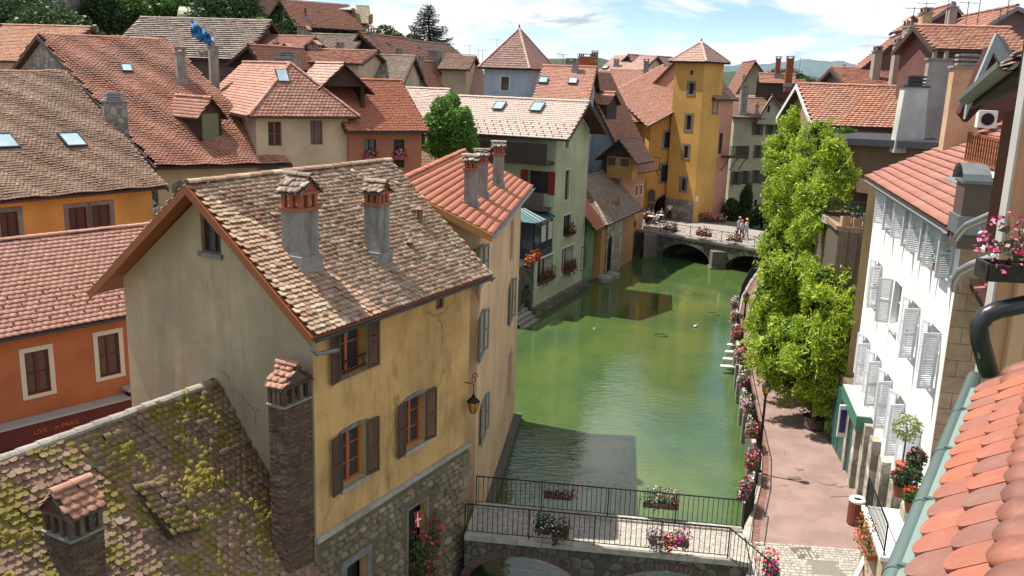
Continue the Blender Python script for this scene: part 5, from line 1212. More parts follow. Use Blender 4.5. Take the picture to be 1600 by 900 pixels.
for bx in ((839, 864, 402, 442), (877, 896, 386, 424)): lw.append(window(lowr, wC, wC.rect(bx), **trw))
ztl = 2.45; mb = MB(); wall_face(mb, wC, [(0, -1.0), (9.75, -1.0), (9.75, ztl - .01), (0, ztl - .01)], lw, .35); wsC = WL(CB0, CB0 + nC, CB0 - dC * 4); wall_face(mb, wsC, [(0, -1.0), (3.4, -1.0), (3.4, ztl - .01), (0, ztl - .01)], [])
mb.poly([wC.pt(0, ztl - .01), wC.pt(9.75, ztl - .01), wC.pt(9.75, ztl - .01) + nC * 9, wC.pt(0, ztl - .01) + nC * 9]); part('wall', mb, GRN, lowr)
mb = MB(); wC.box(mb, -.3, 10.4, -2.4, -.75, -.3, .35); part('stone_footing', mb, rubble('footing rubble', (.20, .18, .13), (.09, .085, .06), 2.4), lowr)
for i, bx in enumerate(((851, 441), (887, 424))): u, z = wC.uz(*bx); flowerbox(['red geraniums filling the wide lower window of the pale green house', 'red geraniums under the narrow lower window of the pale green house'][i], wC.pt(u, z + .1, .18), dC, [2.6, 2.1][i], ['red', 'red'], n=420, bn=190, hang=.45, up=.4, bsz=.06, lsz=.09, leaf=LEAF_DK, group='window flower boxes')
u, z = wC.uz(887, 368); flowerbox('dark red geraniums in the single middle window of the pale green house', wC.pt(u, z, .18), dC, 1.3, ['red'], n=260, bn=90, hang=.3, up=.4, bsz=.06, lsz=.09, leaf=LEAF_DK, group='window flower boxes')
# veranda of steel and glass on the terrace
VG = flat('dark teal steel', (0.03, 0.06, 0.065), .4, .3); vr = part('veranda', (lambda m: m)(MB()), VG, Ch.root); bpy.data.objects.remove(vr)
vm = MB(); v0, v1, vz0, vz1 = -.15, 3.1, 2.5, 5.0; dp = 3.6
for u in (v0, .95, 2.05, v1 - .1): wC.box(vm, u, u + .09, vz0, vz1, -.09, .0)
for k in range(5): o = -dp * k / 4; vm.box(wC.pt(v0, vz0, o - .09), dC * .09, -nC * .0 + wC.N * .09, Z3 * (vz1 - vz0))
wC.box(vm, v0, v1, vz1 - .12, vz1, -.1, .02); wC.box(vm, v0, v1, vz0, vz0 + .45, -.08, .01); vm.box(wC.pt(v0, vz1 - .12, -dp), dC * .1, wC.N * dp, Z3 * .12); vm.box(wC.pt(v0, vz0, -dp), dC * .06, wC.N * dp, Z3 * .12)
vz2 = 5.95
for k in range(6): u = v0 + (v1 - v0) * k / 5; vm.tube([wC.pt(u, vz1 + .03, .15), wC.pt(v0 + (v1 - v0) * (.45 + .11 * k), vz2, -dp * .75)], .045, 4)
for k in range(1, 4): vm.tube([wC.pt(v0 - .1, vz1 + .03, -dp * k / 4), wC.pt(v0 + (v1 - v0) * .45, vz2, -dp * .75)], .045, 4)
V_ = part('veranda', vm, VG, Ch.root)
gm_ = MB(); gm_.slab([wC.pt(v0, vz1, .15), wC.pt(v1, vz1, .15), wC.pt(v1, vz2 - .03, -dp * .75), wC.pt(v0 + (v1 - v0) * .45, vz2 - .03, -dp * .75)], .02); gm_.slab([wC.pt(v0 - .12, vz1, .15), wC.pt(v0 + (v1 - v0) * .45, vz2 - .03, -dp * .75), wC.pt(v0 - .12, vz1, -dp)], .02); part('roof_pane', gm_, flat('teal roof glass', (0.10, 0.19, 0.20), .12), V_)
gm_ = MB(); wC.box(gm_, v0 + .05, v1 - .05, vz0 + .45, vz1 - .12, -.05, -.03); gm_.box(wC.pt(v0 + .03, vz0 + .1, -dp), dC * .02, wC.N * (dp - .1), Z3 * (vz1 - vz0 - .2)); part('pane', gm_, GLASS, V_)
CP = flat('white notice board', (.55, .56, .52), .7); mb = MB(); wC.box(mb, 1.05, 1.85, 3.5, 4.6, -.02, .01); wC.box(mb, 2.3, 3.0, 3.5, 4.7, -.02, .01); part('blind', mb, CP, V_)
# balconies
wa_ = Ch.w['a']; m = MB(); ub0 = wa_.uz(812, 320)[0]; ub1 = 13.3; zb0 = wa_.uz(840, 322)[1]; zb1 = wa_.uz(840, 297)[1]
wa_.box(m, ub0, ub1, zb0 - .15, zb0, 0.01, 1.3); bl_ = part('balcony', m, WOOD_OLD, Ch.root); m = MB(); u = ub0
bm1 = MB(); bm1.box((0, 0, 0), (.13, 0, 0), (0, .03, 0), (0, 0, zb1 - zb0)); me = bm1.mesh('board'); me.materials.append(WOOD_OLD); ms = []
while u < ub1 - .1:
    M4 = Matrix.Identity(4); o = wa_.pt(u, zb0, 1.3 + random.uniform(-.01, .01))
    for i in range(3): M4[i][0] = wa_.d[i]; M4[i][1] = wa_.N[i]; M4[i][2] = Z3[i]; M4[i][3] = o[i]
    ms.append(M4); u += .155
pieces('board', me, ms, bl_)
zc0 = wa_.uz(840, 255)[1]; zc1 = wa_.uz(840, 228)[1]; m = MB(); wa_.box(m, 3, 13.4, zc0, zc0 + .2, .01, 1.5); wa_.box(m, 3, 13.4, zc0 + .2, zc1 + .3, 1.42, 1.5); part('loggia', m, WD, Ch.root)
# alcove between B and C: dark stone arch wall with steps and orange flowers
m = MB(); wv = WL(CB0 - dC * 3.6, CB0); hole = arch_pts(1.6, 3.1, -.9, 1.05, .7); wall_face(m, wv, [(0, -2), (3.6, -2), (3.6, 2.45), (0, 2.45)], [hole], .5); av = thing('alcove_wall', 'dark stone garden wall with an arched opening beside the pale green house', 'wall', CB0 - dC * 2 + Z3 * ZW); part('wall', m, rubble('dark damp rubble', (.13, .13, .11), (.05, .05, .04), 2.4), av)
m = MB(); m.box(CB0 - dC * 2.4 + nC * 1.8 - Z3 * 2, dC * 2.3, nC * .2, Z3 * 4.3); part('back_wall', m, rubble('dark damp rubble', (.13, .13, .11), (.05, .05, .04), 2.4), av)
for i in range(5): m = MB(); o = wv.pt(.2, -1.35 + .22 * i, .9 - .28 * i); m.box(o, dC * 2.4, -wv.N * .35, Z3 * .14); part('step', m, STONE_T, av)
flowerbox('orange and red flowers on the ledge below the veranda', wv.pt(2.9, 2.5, .15), dC, 2.2, ['orange', 'red', 'orange'], n=400, bn=320, hang=.3, up=.3, bsz=.07, leaf=LEAF_MD, group='window flower boxes')
leaf_part('fern', av, [(wv.pt(2.0, .3, -.4), .5, .5, .7)], 500, .1, LEAF_MD, 4)
# person sitting in the veranda is added with the people
# green strip house, ochre buttress house
GR2 = plaster('moss green render', (0.20, 0.34, 0.17), (0.12, 0.16, 0.08), .7, .5); OR2 = plaster('orange ochre render', (0.46, 0.245, 0.095), (0.27, 0.15, 0.075), .7, .5, .2, .6)
g0 = wC.pt(9.85, 0); lowL = 2.6
hg = House('green_strip_house', 'narrow mossy green house with small salmon roof squeezed between its neighbours', 'house', g0 + nC * .02, dC, 2.3, 6, 1, -1.2, wC.uz(920, 338)[1], wC.uz(920, 338)[1] + 3.4, GR2, TS('bright salmon tiles', (.52, .19, .11)), oe=.9, og=.1, wins=[('a', (911, 917, 341, 365), dict(win_s, trim=GREY_T, tw=.06)), ('a', (908, 915, 387, 420), dict(win_s, trim=GREY_T))])
px_chimney(hg, 906, 322, 296, 7, 'slab')
p1 = Vector((6.9, 70.6, 0)); p2 = Vector((10.6, 79.6, 0)); dO = (p2 - p1).normalized(); nO = Vector((-dO.y, dO.x, 0)); wo = WL(p1, p2, p1 + Vector((9, 0, 0))); zo = wo.uz(955, 335)[1]
oh = House('ochre_buttress_house', 'orange ochre canal house with old wavy tan roof and an arched stone base', 'house', p1, dO, (p2 - p1).length, 5.5, 1, -1.4, zo, zo + 2.6, OR2, sOLD, oe=.6, og=.4, hs=2.6, caps='mass', fascia=None, gut=None, wins=[('a', (952, 954, 312, 320), dict(win_s, cols=1, rows=1)), ('a', (969, 972, 307, 318), dict(win_s, cols=1, rows=1))])
m = MB(); wo.box(m, 1.2, 5.6, -1.4, 3.0, .01, .12); part('stone_base', m, rubble('pale rubble base', (.40, .37, .29), (.25, .22, .16), 1.6), oh.root); m = MB(); P_ = arch_pts(1.5, 2.5, -.8, 2.0, .5); m.slab([wo.pt(a, b2, .14) for a, b2 in P_], .04, -wo.N); part('arched_door', m, IRON, oh.root)
m = MB(); m.lathe(p1 + Vector((.4, .1, -1.9)), [(.7, 0), (.7, .9), (.5, 1.05)], 10); m.lathe(p1 + Vector((1.2, 1.4, -1.9)), [(.6, 0), (.6, .9), (.4, 1.05)], 10); part('fender_stones', m, STONE_T, oh.root)
# R: big brown roofed house with blue gable and orange canal wall
r1p = G(1000, 388, -1.2); r1p.z = 0; dR = azv(30); r0p = r1p - dR * 5.5
wR = WL(r0p, r1p, r0p + Vector((9, 0, 0))); zeR = wR.uz(1000, 240)[1]; nR = Vector((-dR.y, dR.x, 0)); wRs = WL(r0p, r0p + nR); uR, zR = wRs.uz(909, 113)
Rh = House('blue_gable_house', 'tall house with brown red roof, powder blue gable and orange canal wall', 'house', r0p, dR, 5.6, uR * 1.7, 1, -1.4, zeR, zR, plaster('orange pink render', (0.50, 0.25, 0.13), (.32, .17, .10), .5, .5), dict(sBRN, mat=tiles('brown red tiles', [(0.33, 0.17, 0.12), (0.40, 0.22, 0.16), (0.29, 0.14, 0.10)], (.42, .20, .14), .6, .2)), rp=1 / 1.7, oe=1.0, og=.3, sidemats={'s': BLU}, gut=None,
    wins=[('a', (993, 996, 290, 306), dict(win_s, trim=WHITE, tw=.08)), ('a', (1000, 1003, 289, 304), dict(win_s, trim=WHITE, tw=.08)), ('a', (991, 994, 345, 356), dict(win_s, cols=1, rows=1))])
Pd = Rh.on(955, 188); gable_dormer(Rh.root, Pd, -dR * 0 - Rh.n, 2.0, 1.5, 3.0, .8, sSAL, WD, gl=WD)
# the mustard loft bay with its own dark gable
LOFT = plaster('mustard board', (0.46, 0.26, 0.09), None, .3); u0_, zl0 = wRs.uz(990, 280); u1_, zl1 = wRs.uz(948, 246)
bay = thing('mustard_loft_bay', 'mustard boarded loft bay under a dark gable hanging off the orange canal house', 'loft', wRs.pt(.5, zl0, .6)); m = MB(); wlb = WL(r0p + wRs.N * 1.2, r0p + nR + wRs.N * 1.2, r0p + wRs.N * 9)
ub = [wlb.uz(988, 262)[0], wlb.uz(948, 262)[0]]; zb_ = wlb.uz(968, 279)[1]; zt_ = wlb.uz(968, 245)[1]; wlb.box(m, ub[0], ub[1], zb_, zt_, -1.2, 0); part('wall', m, LOFT, bay)
m = MB(); wlb.box(m, ub[0] + .35, ub[0] + 1.1, zb_ + 1.1, zt_ - .15, -.02, .03); wlb.box(m, ub[0] + 1.6, ub[0] + 2.3, zb_ + 1.1, zt_ - .1, -.02, .03); part('shutter', m, WOOD_OLD, bay); m = MB(); zap = wlb.uz(966, 220)[1]; cu_ = (ub[0] + ub[1]) / 2
wlb.box(m, ub[1] - .05, ub[1] + .5, zb_ + .6, zt_, -1.2, -.1); m.slab([wlb.pt(ub[0], zt_, .02), wlb.pt(ub[1] + .5, zt_, .02), wlb.pt(cu_, zap, .02)], .1, -wlb.N); part('timber_gable', m, WD, bay)
m = MB(); q1 = [wlb.pt(ub[0] - .6, zt_ - .45, .5), wlb.pt(ub[0] - .6, zt_ - .45, -3.5), wlb.pt(cu_, zap + .12, -3.5), wlb.pt(cu_, zap + .12, .5)]; q2 = [wlb.pt(ub[1] + .9, zt_ - .35, -3.5), wlb.pt(ub[1] + .9, zt_ - .35, .5), wlb.pt(cu_, zap + .12, .5), wlb.pt(cu_, zap + .12, -3.5)]
m.slab(q1, .1); m.slab(q2, .1); rb_ = part('roof', m, WD, bay); tile_field(rb_, q1, sBRN); tile_field(rb_, q2, sBRN)
# skylit pink roof behind C, left of the blue gable
h = fhouse('skylit_pink_roof_house', 'broad pink roof with two small skylights between the blue tower and the blue gable', (836, 175), 74, 100, (912, 175), 11, (880, 168), (880, 106), BLU, sSAL); skylight(h, 829 + 20, 128, 10); skylight(h, 895, 129, 10); px_chimney(h, 899, 112, 91, 11, 'slab')
px_chimney(Rh, 938, 152, 140, 10, 'slab'); cq = PY(915, 130, 82); chimney(h.root, Vector((cq.x, cq.y, 12.5)), .9, 1.2, VZ(cq, 84), dR, 'slab', below=4, shaft=BRICKR, sub=False)
# ------------------------------------------------------------------ tower and arch house
YT = plaster('warm yellow tower render', (0.58, 0.33, 0.085), (0.40, 0.22, 0.07), .45, .3, .15, .5)
tc_ = G(1082, 348, .8); TC = Vector((tc_.x, tc_.y, 0)); ztw = VZ(TC, 97)
pw = dict(frame=WOOD_D, trim=GREY_T, tw=.22, depth=.25, cols=1, rows=2)
tw_root, twl, tro, tP = ptower('yellow_tower', 'tall ochre yellow tower with pink pyramid roof above the bridge', (1082, 348), TC.y, -47, 3.3, 46, 3.2, .7, ztw, VZ(TC + Vector((0, 2.2, 0)), 66), YT, sPNK, .45,
    [('l', (1076, 1084, 130, 147), dict(pw)), ('l', (1072, 1080, 180, 203), dict(pw)), ('l', (1068, 1075, 228, 247), dict(pw)), ('l', (1064, 1071, 279, 298), dict(pw)), ('l', (1078, 1083, 110, 117), dict(frame=WOOD_M, cols=1, rows=1, depth=.15)), ('r', (1115, 1121, 152, 176), dict(pw))])
m = MB(); twl['l'].box(m, -.0, 3.3, .7, 2.9, .003, .06); part('stone_base', m, rubble('grey quoin base', (.26, .24, .21), (.15, .14, .12), 1.8), tw_root)
# arch house to its left
ORW = plaster('deep orange render', (0.52, 0.27, 0.07), (0.34, 0.18, 0.06), .5, .35, .2, .5)
aL = tP[3]; wlA = WL(aL + Vector((.05, -.6, 0)), aL + Vector((.05, -.6, 0)) - Vector((.93, .10, 0)) * 5, (10, 60)); PA0 = XY(1006, 350, 90.3); PA1 = XY(1078, 350, 92.6); wlA = WL(PA0, PA1, (10, 60))
hA = [wlA.rect((1021, 1054, 305, 350))]; au0, au1, az0, az1 = hA[0]; az0 = .74
ahr = thing('arch_house', 'orange house with a big pointed dark archway left of the yellow tower', 'house', (PA0.x, PA0.y, .7)); hol = []
for bx in ((1038, 1052, 207, 231), (1033, 1048, 258, 284)): hol.append(window(ahr, wlA, wlA.rect(bx), frame=WOOD_D, trim=GREY_T, tw=.25, depth=.25, cols=2, rows=1))
hol.append(window(ahr, wlA, wlA.rect((1053, 1058, 169, 180)), frame=WOOD_OLD, trim=STONE_T, tw=.15, depth=.15, cols=1, rows=1))
n = 8; c = (au0 + au1) / 2; hw = (au1 - au0) / 2; ap_ = arch_pts(au0, au1, az0, az1, hw * 1.15, 14)
hol.append(ap_); zl = wlA.uz(1020, 193)[1]; zr_ = wlA.uz(1070, 152)[1]
m = MB(); wall_face(m, wlA, [(0, .7), (wlA.L, .7), (wlA.L, zr_), (.0, zl)], hol, .8); 
m.box(wlA.pt(0, .7), -wlA.N * 6, wlA.d * .1, Z3 * (zl - .7)); part('wall', m, ORW, ahr)
m = MB()
for i in range(len(ap_) - 1):
    if i == 0: continue
    a, b2 = Vector((*ap_[i], 0)), Vector((*ap_[i + 1], 0)); ce = Vector((c, az0 + 1, 0)); oa = ce + (a - ce) * 1.14; ob = ce + (b2 - ce) * 1.14
    m.slab([wlA.pt(a.x, a.y, .05), wlA.pt(b2.x, b2.y, .05), wlA.pt(ob.x, ob.y, .05), wlA.pt(oa.x, oa.y, .05)], .08, -wlA.N)
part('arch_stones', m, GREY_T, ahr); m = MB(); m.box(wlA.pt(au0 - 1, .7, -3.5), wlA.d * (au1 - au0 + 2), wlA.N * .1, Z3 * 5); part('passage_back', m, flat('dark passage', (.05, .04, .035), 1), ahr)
q = [wlA.pt(-.6, zl + .1 - .4, .5), wlA.pt(wlA.L, zr_ + .12, .5), wlA.pt(wlA.L, zr_ + 3.2, -7), wlA.pt(-.6, zl + 2.8, -7)]; m = MB(); m.slab(q, .1); ra_ = part('roof', m, WOOD_D, ahr); tile_field(ra_, q, sSAL); 
m = MB(); m.box(wlA.pt(au1 + .35, .7, .02), wlA.d * .9, wlA.N * .05, Z3 * 2.4); part('door', m, IRON, ahr)
P = wlA.pt(.8, 5.6, .1); wl2 = thing('wall_lantern', 'lantern hung from a long bracket on the orange arch house', 'lantern', P); m = MB(); m.tube([wlA.pt(.7, 6.9, 0), wlA.pt(.7, 6.9, 1.1)], .03, 5); m.tube([wlA.pt(.7, 6.9, 1.0), wlA.pt(.7, 6.1, 1.0)], .02, 4); part('bracket', m, IRON, wl2); lantern(wl2, wlA.pt(.7, 5.2, 1.0), 1.6)
for i, (x, y, s_) in enumerate(((1016, 305, (.75, 1.2)), (1014, 325, (.7, .9)))):
    u, z = wlA.uz(x, y); m = MB(); P_ = arch_pts(u - s_[0] / 2, u + s_[0] / 2, z - s_[1] / 2, z + s_[1] / 2, .3 if i == 0 else .01); m.slab([wlA.pt(a, b2, .3) for a, b2 in P_], .05, -wlA.N); solo('menu_board', m, flat('black slate', (.03, .03, .03), .6), ['arched black menu board left of the archway', 'square black menu board below the arched one'][i], 'menu board')
# tall stair tower chimneys of the roofs behind
T6 = dict(sSAL)
h1 = fhouse('town_house', 'pink roofed house behind the two tall chimneys left of the tower', (955, 160), 100, 97, (1062, 160), 9, (1010, 150), (1010, 112), CRM, T6)
h2 = fhouse('town_house', 'wide salmon roof sloping down between the dormer and the orange arch house', (952, 200), 92, 92, (1012, 200), 10, (980, 192), (975, 140), ORW, dict(sRED, mat=tiles('mid salmon tiles', [(.46, .21, .14), (.52, .26, .18)], None)))
for (x, yb, yt, wp) in ((998, 172, 142, 8), (1009, 182, 142, 9), (1008, 150, 92, 10)): px_chimney(h1, x, yb - 20, yt, wp, 'slab', below=4)
h3 = gfront('stone_gable_town_house', 'pink roofed house with dark stone gable behind the blue gabled house', 936, 1006, 112, 40, 14, (985, 87), 132, rubble('far dark rubble', (.22, .20, .17), (.12, .11, .10), 1.2), sPNK, og=.5)
h4 = fhouse('town_house', 'pink roof with a slanting skylight left of the dark stone gable', (925, 130), 110, 120, (985, 130), 14, (955, 126), (955, 88), CRM, sPNK); skylight(h4, 946, 107, 12); px_chimney(h4, 929, 95, 79, 10, 'slab', shaft=BRICKR); px_chimney(h4, 963, 104, 92, 8, 'slab')
h5 = fhouse('town_house', 'low brown row with red brick chimney stacks on the skyline by the tower', (1005, 112), 125, 95, (1064, 112), 10, (1035, 112), (1035, 96), WD, sBRN); px_chimney(h5, 1050, 104, 90, 12, 'slab', shaft=BRICKR, below=3); px_chimney(h5, 1020, 104, 92, 14, 'slab')
# pink house right of the tower, with balcony
PNKW = plaster('salmon pink render', (0.50, 0.24, 0.17), (0.33, 0.18, 0.13), .5, .4)
pr0 = tP[1]; pR = XY(1129, 360, pr0.y + 1.2); pwl = WL(pr0, pR, (pr0.x, 40)); zpk = pwl.uz(1122, 112)[1]
ph = House('pink_house', 'narrow salmon pink house with dark sloping verge right of the yellow tower', 'house', pR, (Vector((pR.x, pR.y, 0)) - pr0).normalized() * -1, 3.2, 9, -1, .2, pwl.uz(1140, 152)[1], pwl.uz(1125, 108)[1] + 1, PNKW, sBRN, oe=.4, og=.2, body=True, wins=[('a', (1123, 1129, 208, 240), dict(frame=WOOD_D, cols=1, rows=1, depth=.2))])
m = MB(); u, z = ph.w['a'].uz(1135, 243); pu0 = -1.6; ph.w['a'].box(m, pu0, 1.2, z - .15, z, .01, 1.1); bl2 = part('balcony', m, WD, ph.root)
m = MB(); 
for a in (pu0, -.2, 1.15): ph.w['a'].box(m, a, a + .05, z, z + 1.0, 1.03, 1.08); m.tube([ph.w['a'].pt(a, z - .1, 1.0), ph.w['a'].pt(a, z - 1.5, .05)], .05, 4)
ph.w['a'].box(m, pu0, 1.2, z + .95, z + 1.02, 1.03, 1.1); k = pu0
while k < 1.2: ph.w['a'].box(m, k, k + .03, z, z + 1, 1.04, 1.07); k += .16
part('balcony_rail', m, WD, bl2)
# beige row to the right
BEI = plaster('grey beige render', (0.40, 0.37, 0.27), (0.28, 0.25, 0.19), .45, .35, .15, .3); shd = flat('dark olive shutter', (.10, .085, .055), .7)
bk_ = dict(frame=WOOD_D, sill=STONE_T, sh=shd, depth=.15, cols=2, rows=1, slat=False, shang=175)
bw2 = [('a', (1177 + 3, 1188, 192, 211), bk_), ('a', (1200, 1206, 192, 210), bk_), ('a', (1215, 1222, 192, 210), bk_), ('a', (1155, 1165, 229, 248), bk_), ('a', (1181, 1187, 227, 247), bk_), ('a', (1196, 1203, 226, 246), bk_), ('a', (1146, 1153, 268, 289), bk_), ('a', (1161, 1168, 267, 288), bk_), ('a', (1178, 1185, 266, 287), bk_), ('a', (1193, 1200, 266, 286), bk_), ('a', (1178, 1183, 312, 323), dict(win_s, trim=STONE_T, tw=.12, cols=1, rows=1)), ('a', (1195, 1201, 309, 326), dict(win_s, trim=STONE_T, tw=.12, cols=1)), ('a', (1206, 1212, 313, 326), dict(win_s, trim=STONE_T, tw=.12, cols=1))]
bh = fhouse('beige_shutter_house', 'long grey beige house with rows of dark shuttered windows behind the garden', (1138, 300), 108, 92, (1262, 300), 9, (1190, 186), (1190, 156), BEI, sBRN, zb=-1.2, oe=.5, wins=bw2)
gfront('gabled_beige_house', 'small grey beige gable with a slit window above the long shuttered house', 1183, 1236, 106.6, 14, 8, (1207, 151), 188, BEI, sPNK, zb=9.7, og=.35, wins=[('s', (1199, 1203, 165, 175), dict(win_s, cols=1, rows=1))])
rb2 = gfront('big_gable_house', 'big house with weathered beige gable and long red brown roof on the right skyline', 1131, 1240, 122, 8, 16, (1163, 96), 178, BEI, sRED, zb=0, og=.9, rp=.62, wins=[('s', (1160, 1166, 117, 127), dict(win_s, cols=1, rows=1)), ('s', (1179, 1189, 146, 152), dict(win_s, cols=2, rows=1))])
for (x, yb, yt, wp) in ((1214, 118, 88, 9), (1231, 132, 88, 13)): px_chimney(rb2, x, yb, yt, wp, 'slab', 'A', shaft=BRICKR)
for x, y in ((1212, 150), (1236, 150)): Pd = rb2.on(x, y); gable_dormer(rb2.root, Pd, -rb2.n, 1.8, 1.6, 4, .8, sSAL, WD, gl=WD)
px_chimney(bh, 1160, 178, 134, 13, 'slab', below=3); px_chimney(bh, 1182, 178, 160, 6, 'pots', below=3)
fhouse('town_house', 'pink roof between the grey chimney and the small beige gable', (1152, 176), 112, 95, (1200, 176), 7, (1175, 172), (1175, 152), BEI, sPNK, zb=5)
# far skyline bits right
fhouse('town_house', 'distant red roofs under the far trees at the right of the skyline', (1236, 135), 150, 95, (1262, 138), 8, (1250, 134), (1250, 126), CRM, sRED)
# ------------------------------------------------------------------ R: canal-side houses on the right bank
wW0 = Vector((12.11, 27, 0)); wW1 = Vector((13.21, 32.44, 0)); dW = (wW1 - wW0).normalized(); nW = Vector((dW.y, -dW.x, 0)); wW = WL(wW0, wW1, (0, 27))
WHT = plaster('bright white lime wash', (0.86, 0.84, 0.80), (0.74, 0.71, 0.66), .25, .4, .15, .3)
T_W = tiles('red brown mechanical tiles', [(0.27, 0.105, 0.075), (0.34, 0.145, 0.105), (0.30, 0.12, 0.09)], (0.36, 0.18, 0.14), .6, .35, lich=.15)
W0 = wW0 - dW * 4.54; WLn = 11.9; ze, zr = 11.25, 14.6
wf = flat('white window paint', (.62, .62, .60), .5); reveal_grey = flat('shaded reveal grey', (.34, .35, .36), .5)  # grey pane colour stands in for the shaded window reveals
def ww(ua, ub, za, zb_, dbl=False, glass=None, ang=(118, 122), sw=.44): return ('a', (ua + 4.54, ub + 4.54, za, zb_), dict(uz=1, frame=wf, depth=.22, cols=2, rows=2, sh=SHUT_W, shw=sw, shang=ang, sill=WHITE, glass=glass))
wl_w = [ww(3.62, 4.8, 9.78, 11.0), ww(.50, 1.65, 9.78, 11.0), ww(-1.82, -.75, 9.78, 11.0), ww(-4.05, -2.9, 9.75, 11.0, glass=reveal_grey, ang=(110, 120)),
        ww(4.6, 5.5, 6.85, 8.3, ang=(118, 165)), ww(1.2, 2.3, 6.85, 8.3, ang=(0, 110)), ww(-1.45, -.3, 6.8, 8.25, glass=reveal_grey, ang=(105, 168)), ww(-3.95, -2.85, 6.7, 8.2, glass=reveal_grey, ang=(102, 172)),
        ww(5.0, 6.0, 3.8, 5.35, ang=(110, 160)), ww(2.75, 3.7, 3.8, 5.35, ang=(112, 150)), ww(.75, 1.7, 3.75, 5.3, ang=(105, 165)), ww(-1.25, -.3, 3.65, 5.25, ang=(108, 160)), ww(-3.4, -2.4, 3.6, 5.2, ang=(106, 150))]
Wh = House('white_shutter_house', 'tall white house with pale louvred shutters and red brown tile roof on the right bank', 'house', W0, dW, WLn, 11, -1, 0, ze, zr, WHT, dict(mat=T_W, tw=.30, th=.31, kind='flat', jit=.12, lift=.045, straight=True, thick=.022), oe=.45, og=.35, oge=.25, gut=None, fascia=LEAD, wins=wl_w, sidemats={'s': plaster('buff block render', (.50, .36, .23), None, .4, .5)}, rp=.62)
gutter(Wh.root, Wh.A[0] + nW * -.06 - Z3 * .06, Wh.A[1] + nW * -.06 - Z3 * .06, ZINC, .10)
# joints of the ashlar side wall, as thin recessed-looking strips proud by 3 mm would be wrong: real blocks instead
wS = Wh.w['s']; bb = masonry('buff wall block', [(.46, .32, .20), (.54, .39, .26), (.50, .35, .22)], sc=2, bs=.2); z = 0.2; k = 0
me_cache = {}
while z < 9.6:
    u = -.005
    for j in range(5):
        L = .62 if (j or k % 2) else .31
        mb = MB(); wS.box(mb, u + .008, u + L - .008, z + .008, z + .43, .0, .03); part('wall_block', mb, bb, Wh.root); u += L
    z += .44; k += 1
# ground floor: stone piers, dark openings, green shop sign
wg_ = rubble('pale pier stone', (.46, .42, .34), (.30, .27, .21), 2.2); m = MB()  # one pale stone colour for every pier
for u in (-3.9, -2.3, -.5, 1.2, 2.6, 4.2, 5.8): wW.box(m, u, u + .55, 0, 3.1, .003, .28)
for u in (-3.9, -2.3, -.5, 1.2, 2.6, 4.2, 5.8): m2 = MB(); wW.box(m2, u, u + .55, 0, 3.05, .003, .28); part('pier', m2, wg_, Wh.root)
m = MB(); 
for a, b2 in ((-3.3, -2.35), (-1.7, -.55), (.1, 1.15), (1.8, 2.55), (3.2, 4.15), (4.8, 5.75)): m2 = MB(); wW.box(m2, a, b2, 0, 2.6, .004, .03); part('ground_opening', m2, flat('dark doorway wood', (.10, .085, .065), .8), Wh.root)
GS = flat('green shop sign', (.06, .19, .14), .45); m = MB(); wW.box(m, 2.9, 6.4, 2.75, 3.25, .05, .55); m2 = part('shop_sign', m, GS, Wh.root); m = MB(); wW.box(m, 2.92, 6.38, 3.25, 3.28, .07, .53); part('sign_top', m, flat('pale sign top', (.5, .5, .46), .7), m2)
# side extension: lower roof, fascia and pipes, beyond the near corner
xr = thing('corner_extension', 'low tiled lean-to roof with white bargeboard tucked behind the near corner of the white house', 'roof', W0 + nW * 1 + Z3 * 9)
T_W2 = T_W; e0 = W0 + nW * .25 - dW * 2.0 + Z3 * 9.55; q = [W0 + nW * .3 - dW * 2.35 + Z3 * 9.3, W0 + nW * .3 - dW * .15 + Z3 * 9.75, W0 + nW * 3.6 - dW * .15 + Z3 * 11.0, W0 + nW * 3.6 - dW * 2.35 + Z3 * 10.6]
m = MB(); m.slab(q, .12); r_ = part('roof', m, WOOD_D, xr); tile_field(r_, q, dict(mat=T_W, tw=.24, th=.25, kind='flat', jit=.2, lift=.04, straight=True))
m = MB(); m.slab([q[0] + Z3 * .08, q[3] + Z3 * .08, q[3] - Z3 * .75, q[0] - Z3 * .75], .1, -dW); part('gable_wall', m, plaster('brown fascia render', (.20, .13, .095), None, .5), xr); m = MB(); m.slab([q[0] + Z3 * .14 - dW * .1, q[3] + Z3 * .14 - dW * .1, q[3] + Z3 * .06 - dW * .1, q[0] + Z3 * .06 - dW * .1], .06, -dW); part('bargeboard', m, WHITE, xr)
PIPE = flat('galvanised pipe', (.42, .43, .44), .35, .7)
g0_ = Wh.A[0] - nW * .06 - Z3 * .05
def pipe(name, label, pts, r, mat, cat='pipe'): m = MB(); pts = [Vector(p) for p in pts]; m.tube(pts, r, 10); return solo(name, m, mat, label, cat, smooth=True)
pipe('roof_pipe', 'galvanised pipe running from the white house gutter up to the pink pilaster', [PY(1495, 372, 20.6), PY(1502, 362, 20.2), PY(1512, 352, 19.6), PY(1540, 340, 18.6), PY(1577, 322, 17.4)], .085, PIPE)
pipe('roof_pipe', 'lower galvanised pipe over the small lean-to roof beside the flower pot', [PY(1493, 452, 19.4), PY(1494, 438, 19.2), PY(1502, 424, 18.9), PY(1520, 414, 18.4), PY(1572, 396, 17.4)], .10, PIPE)
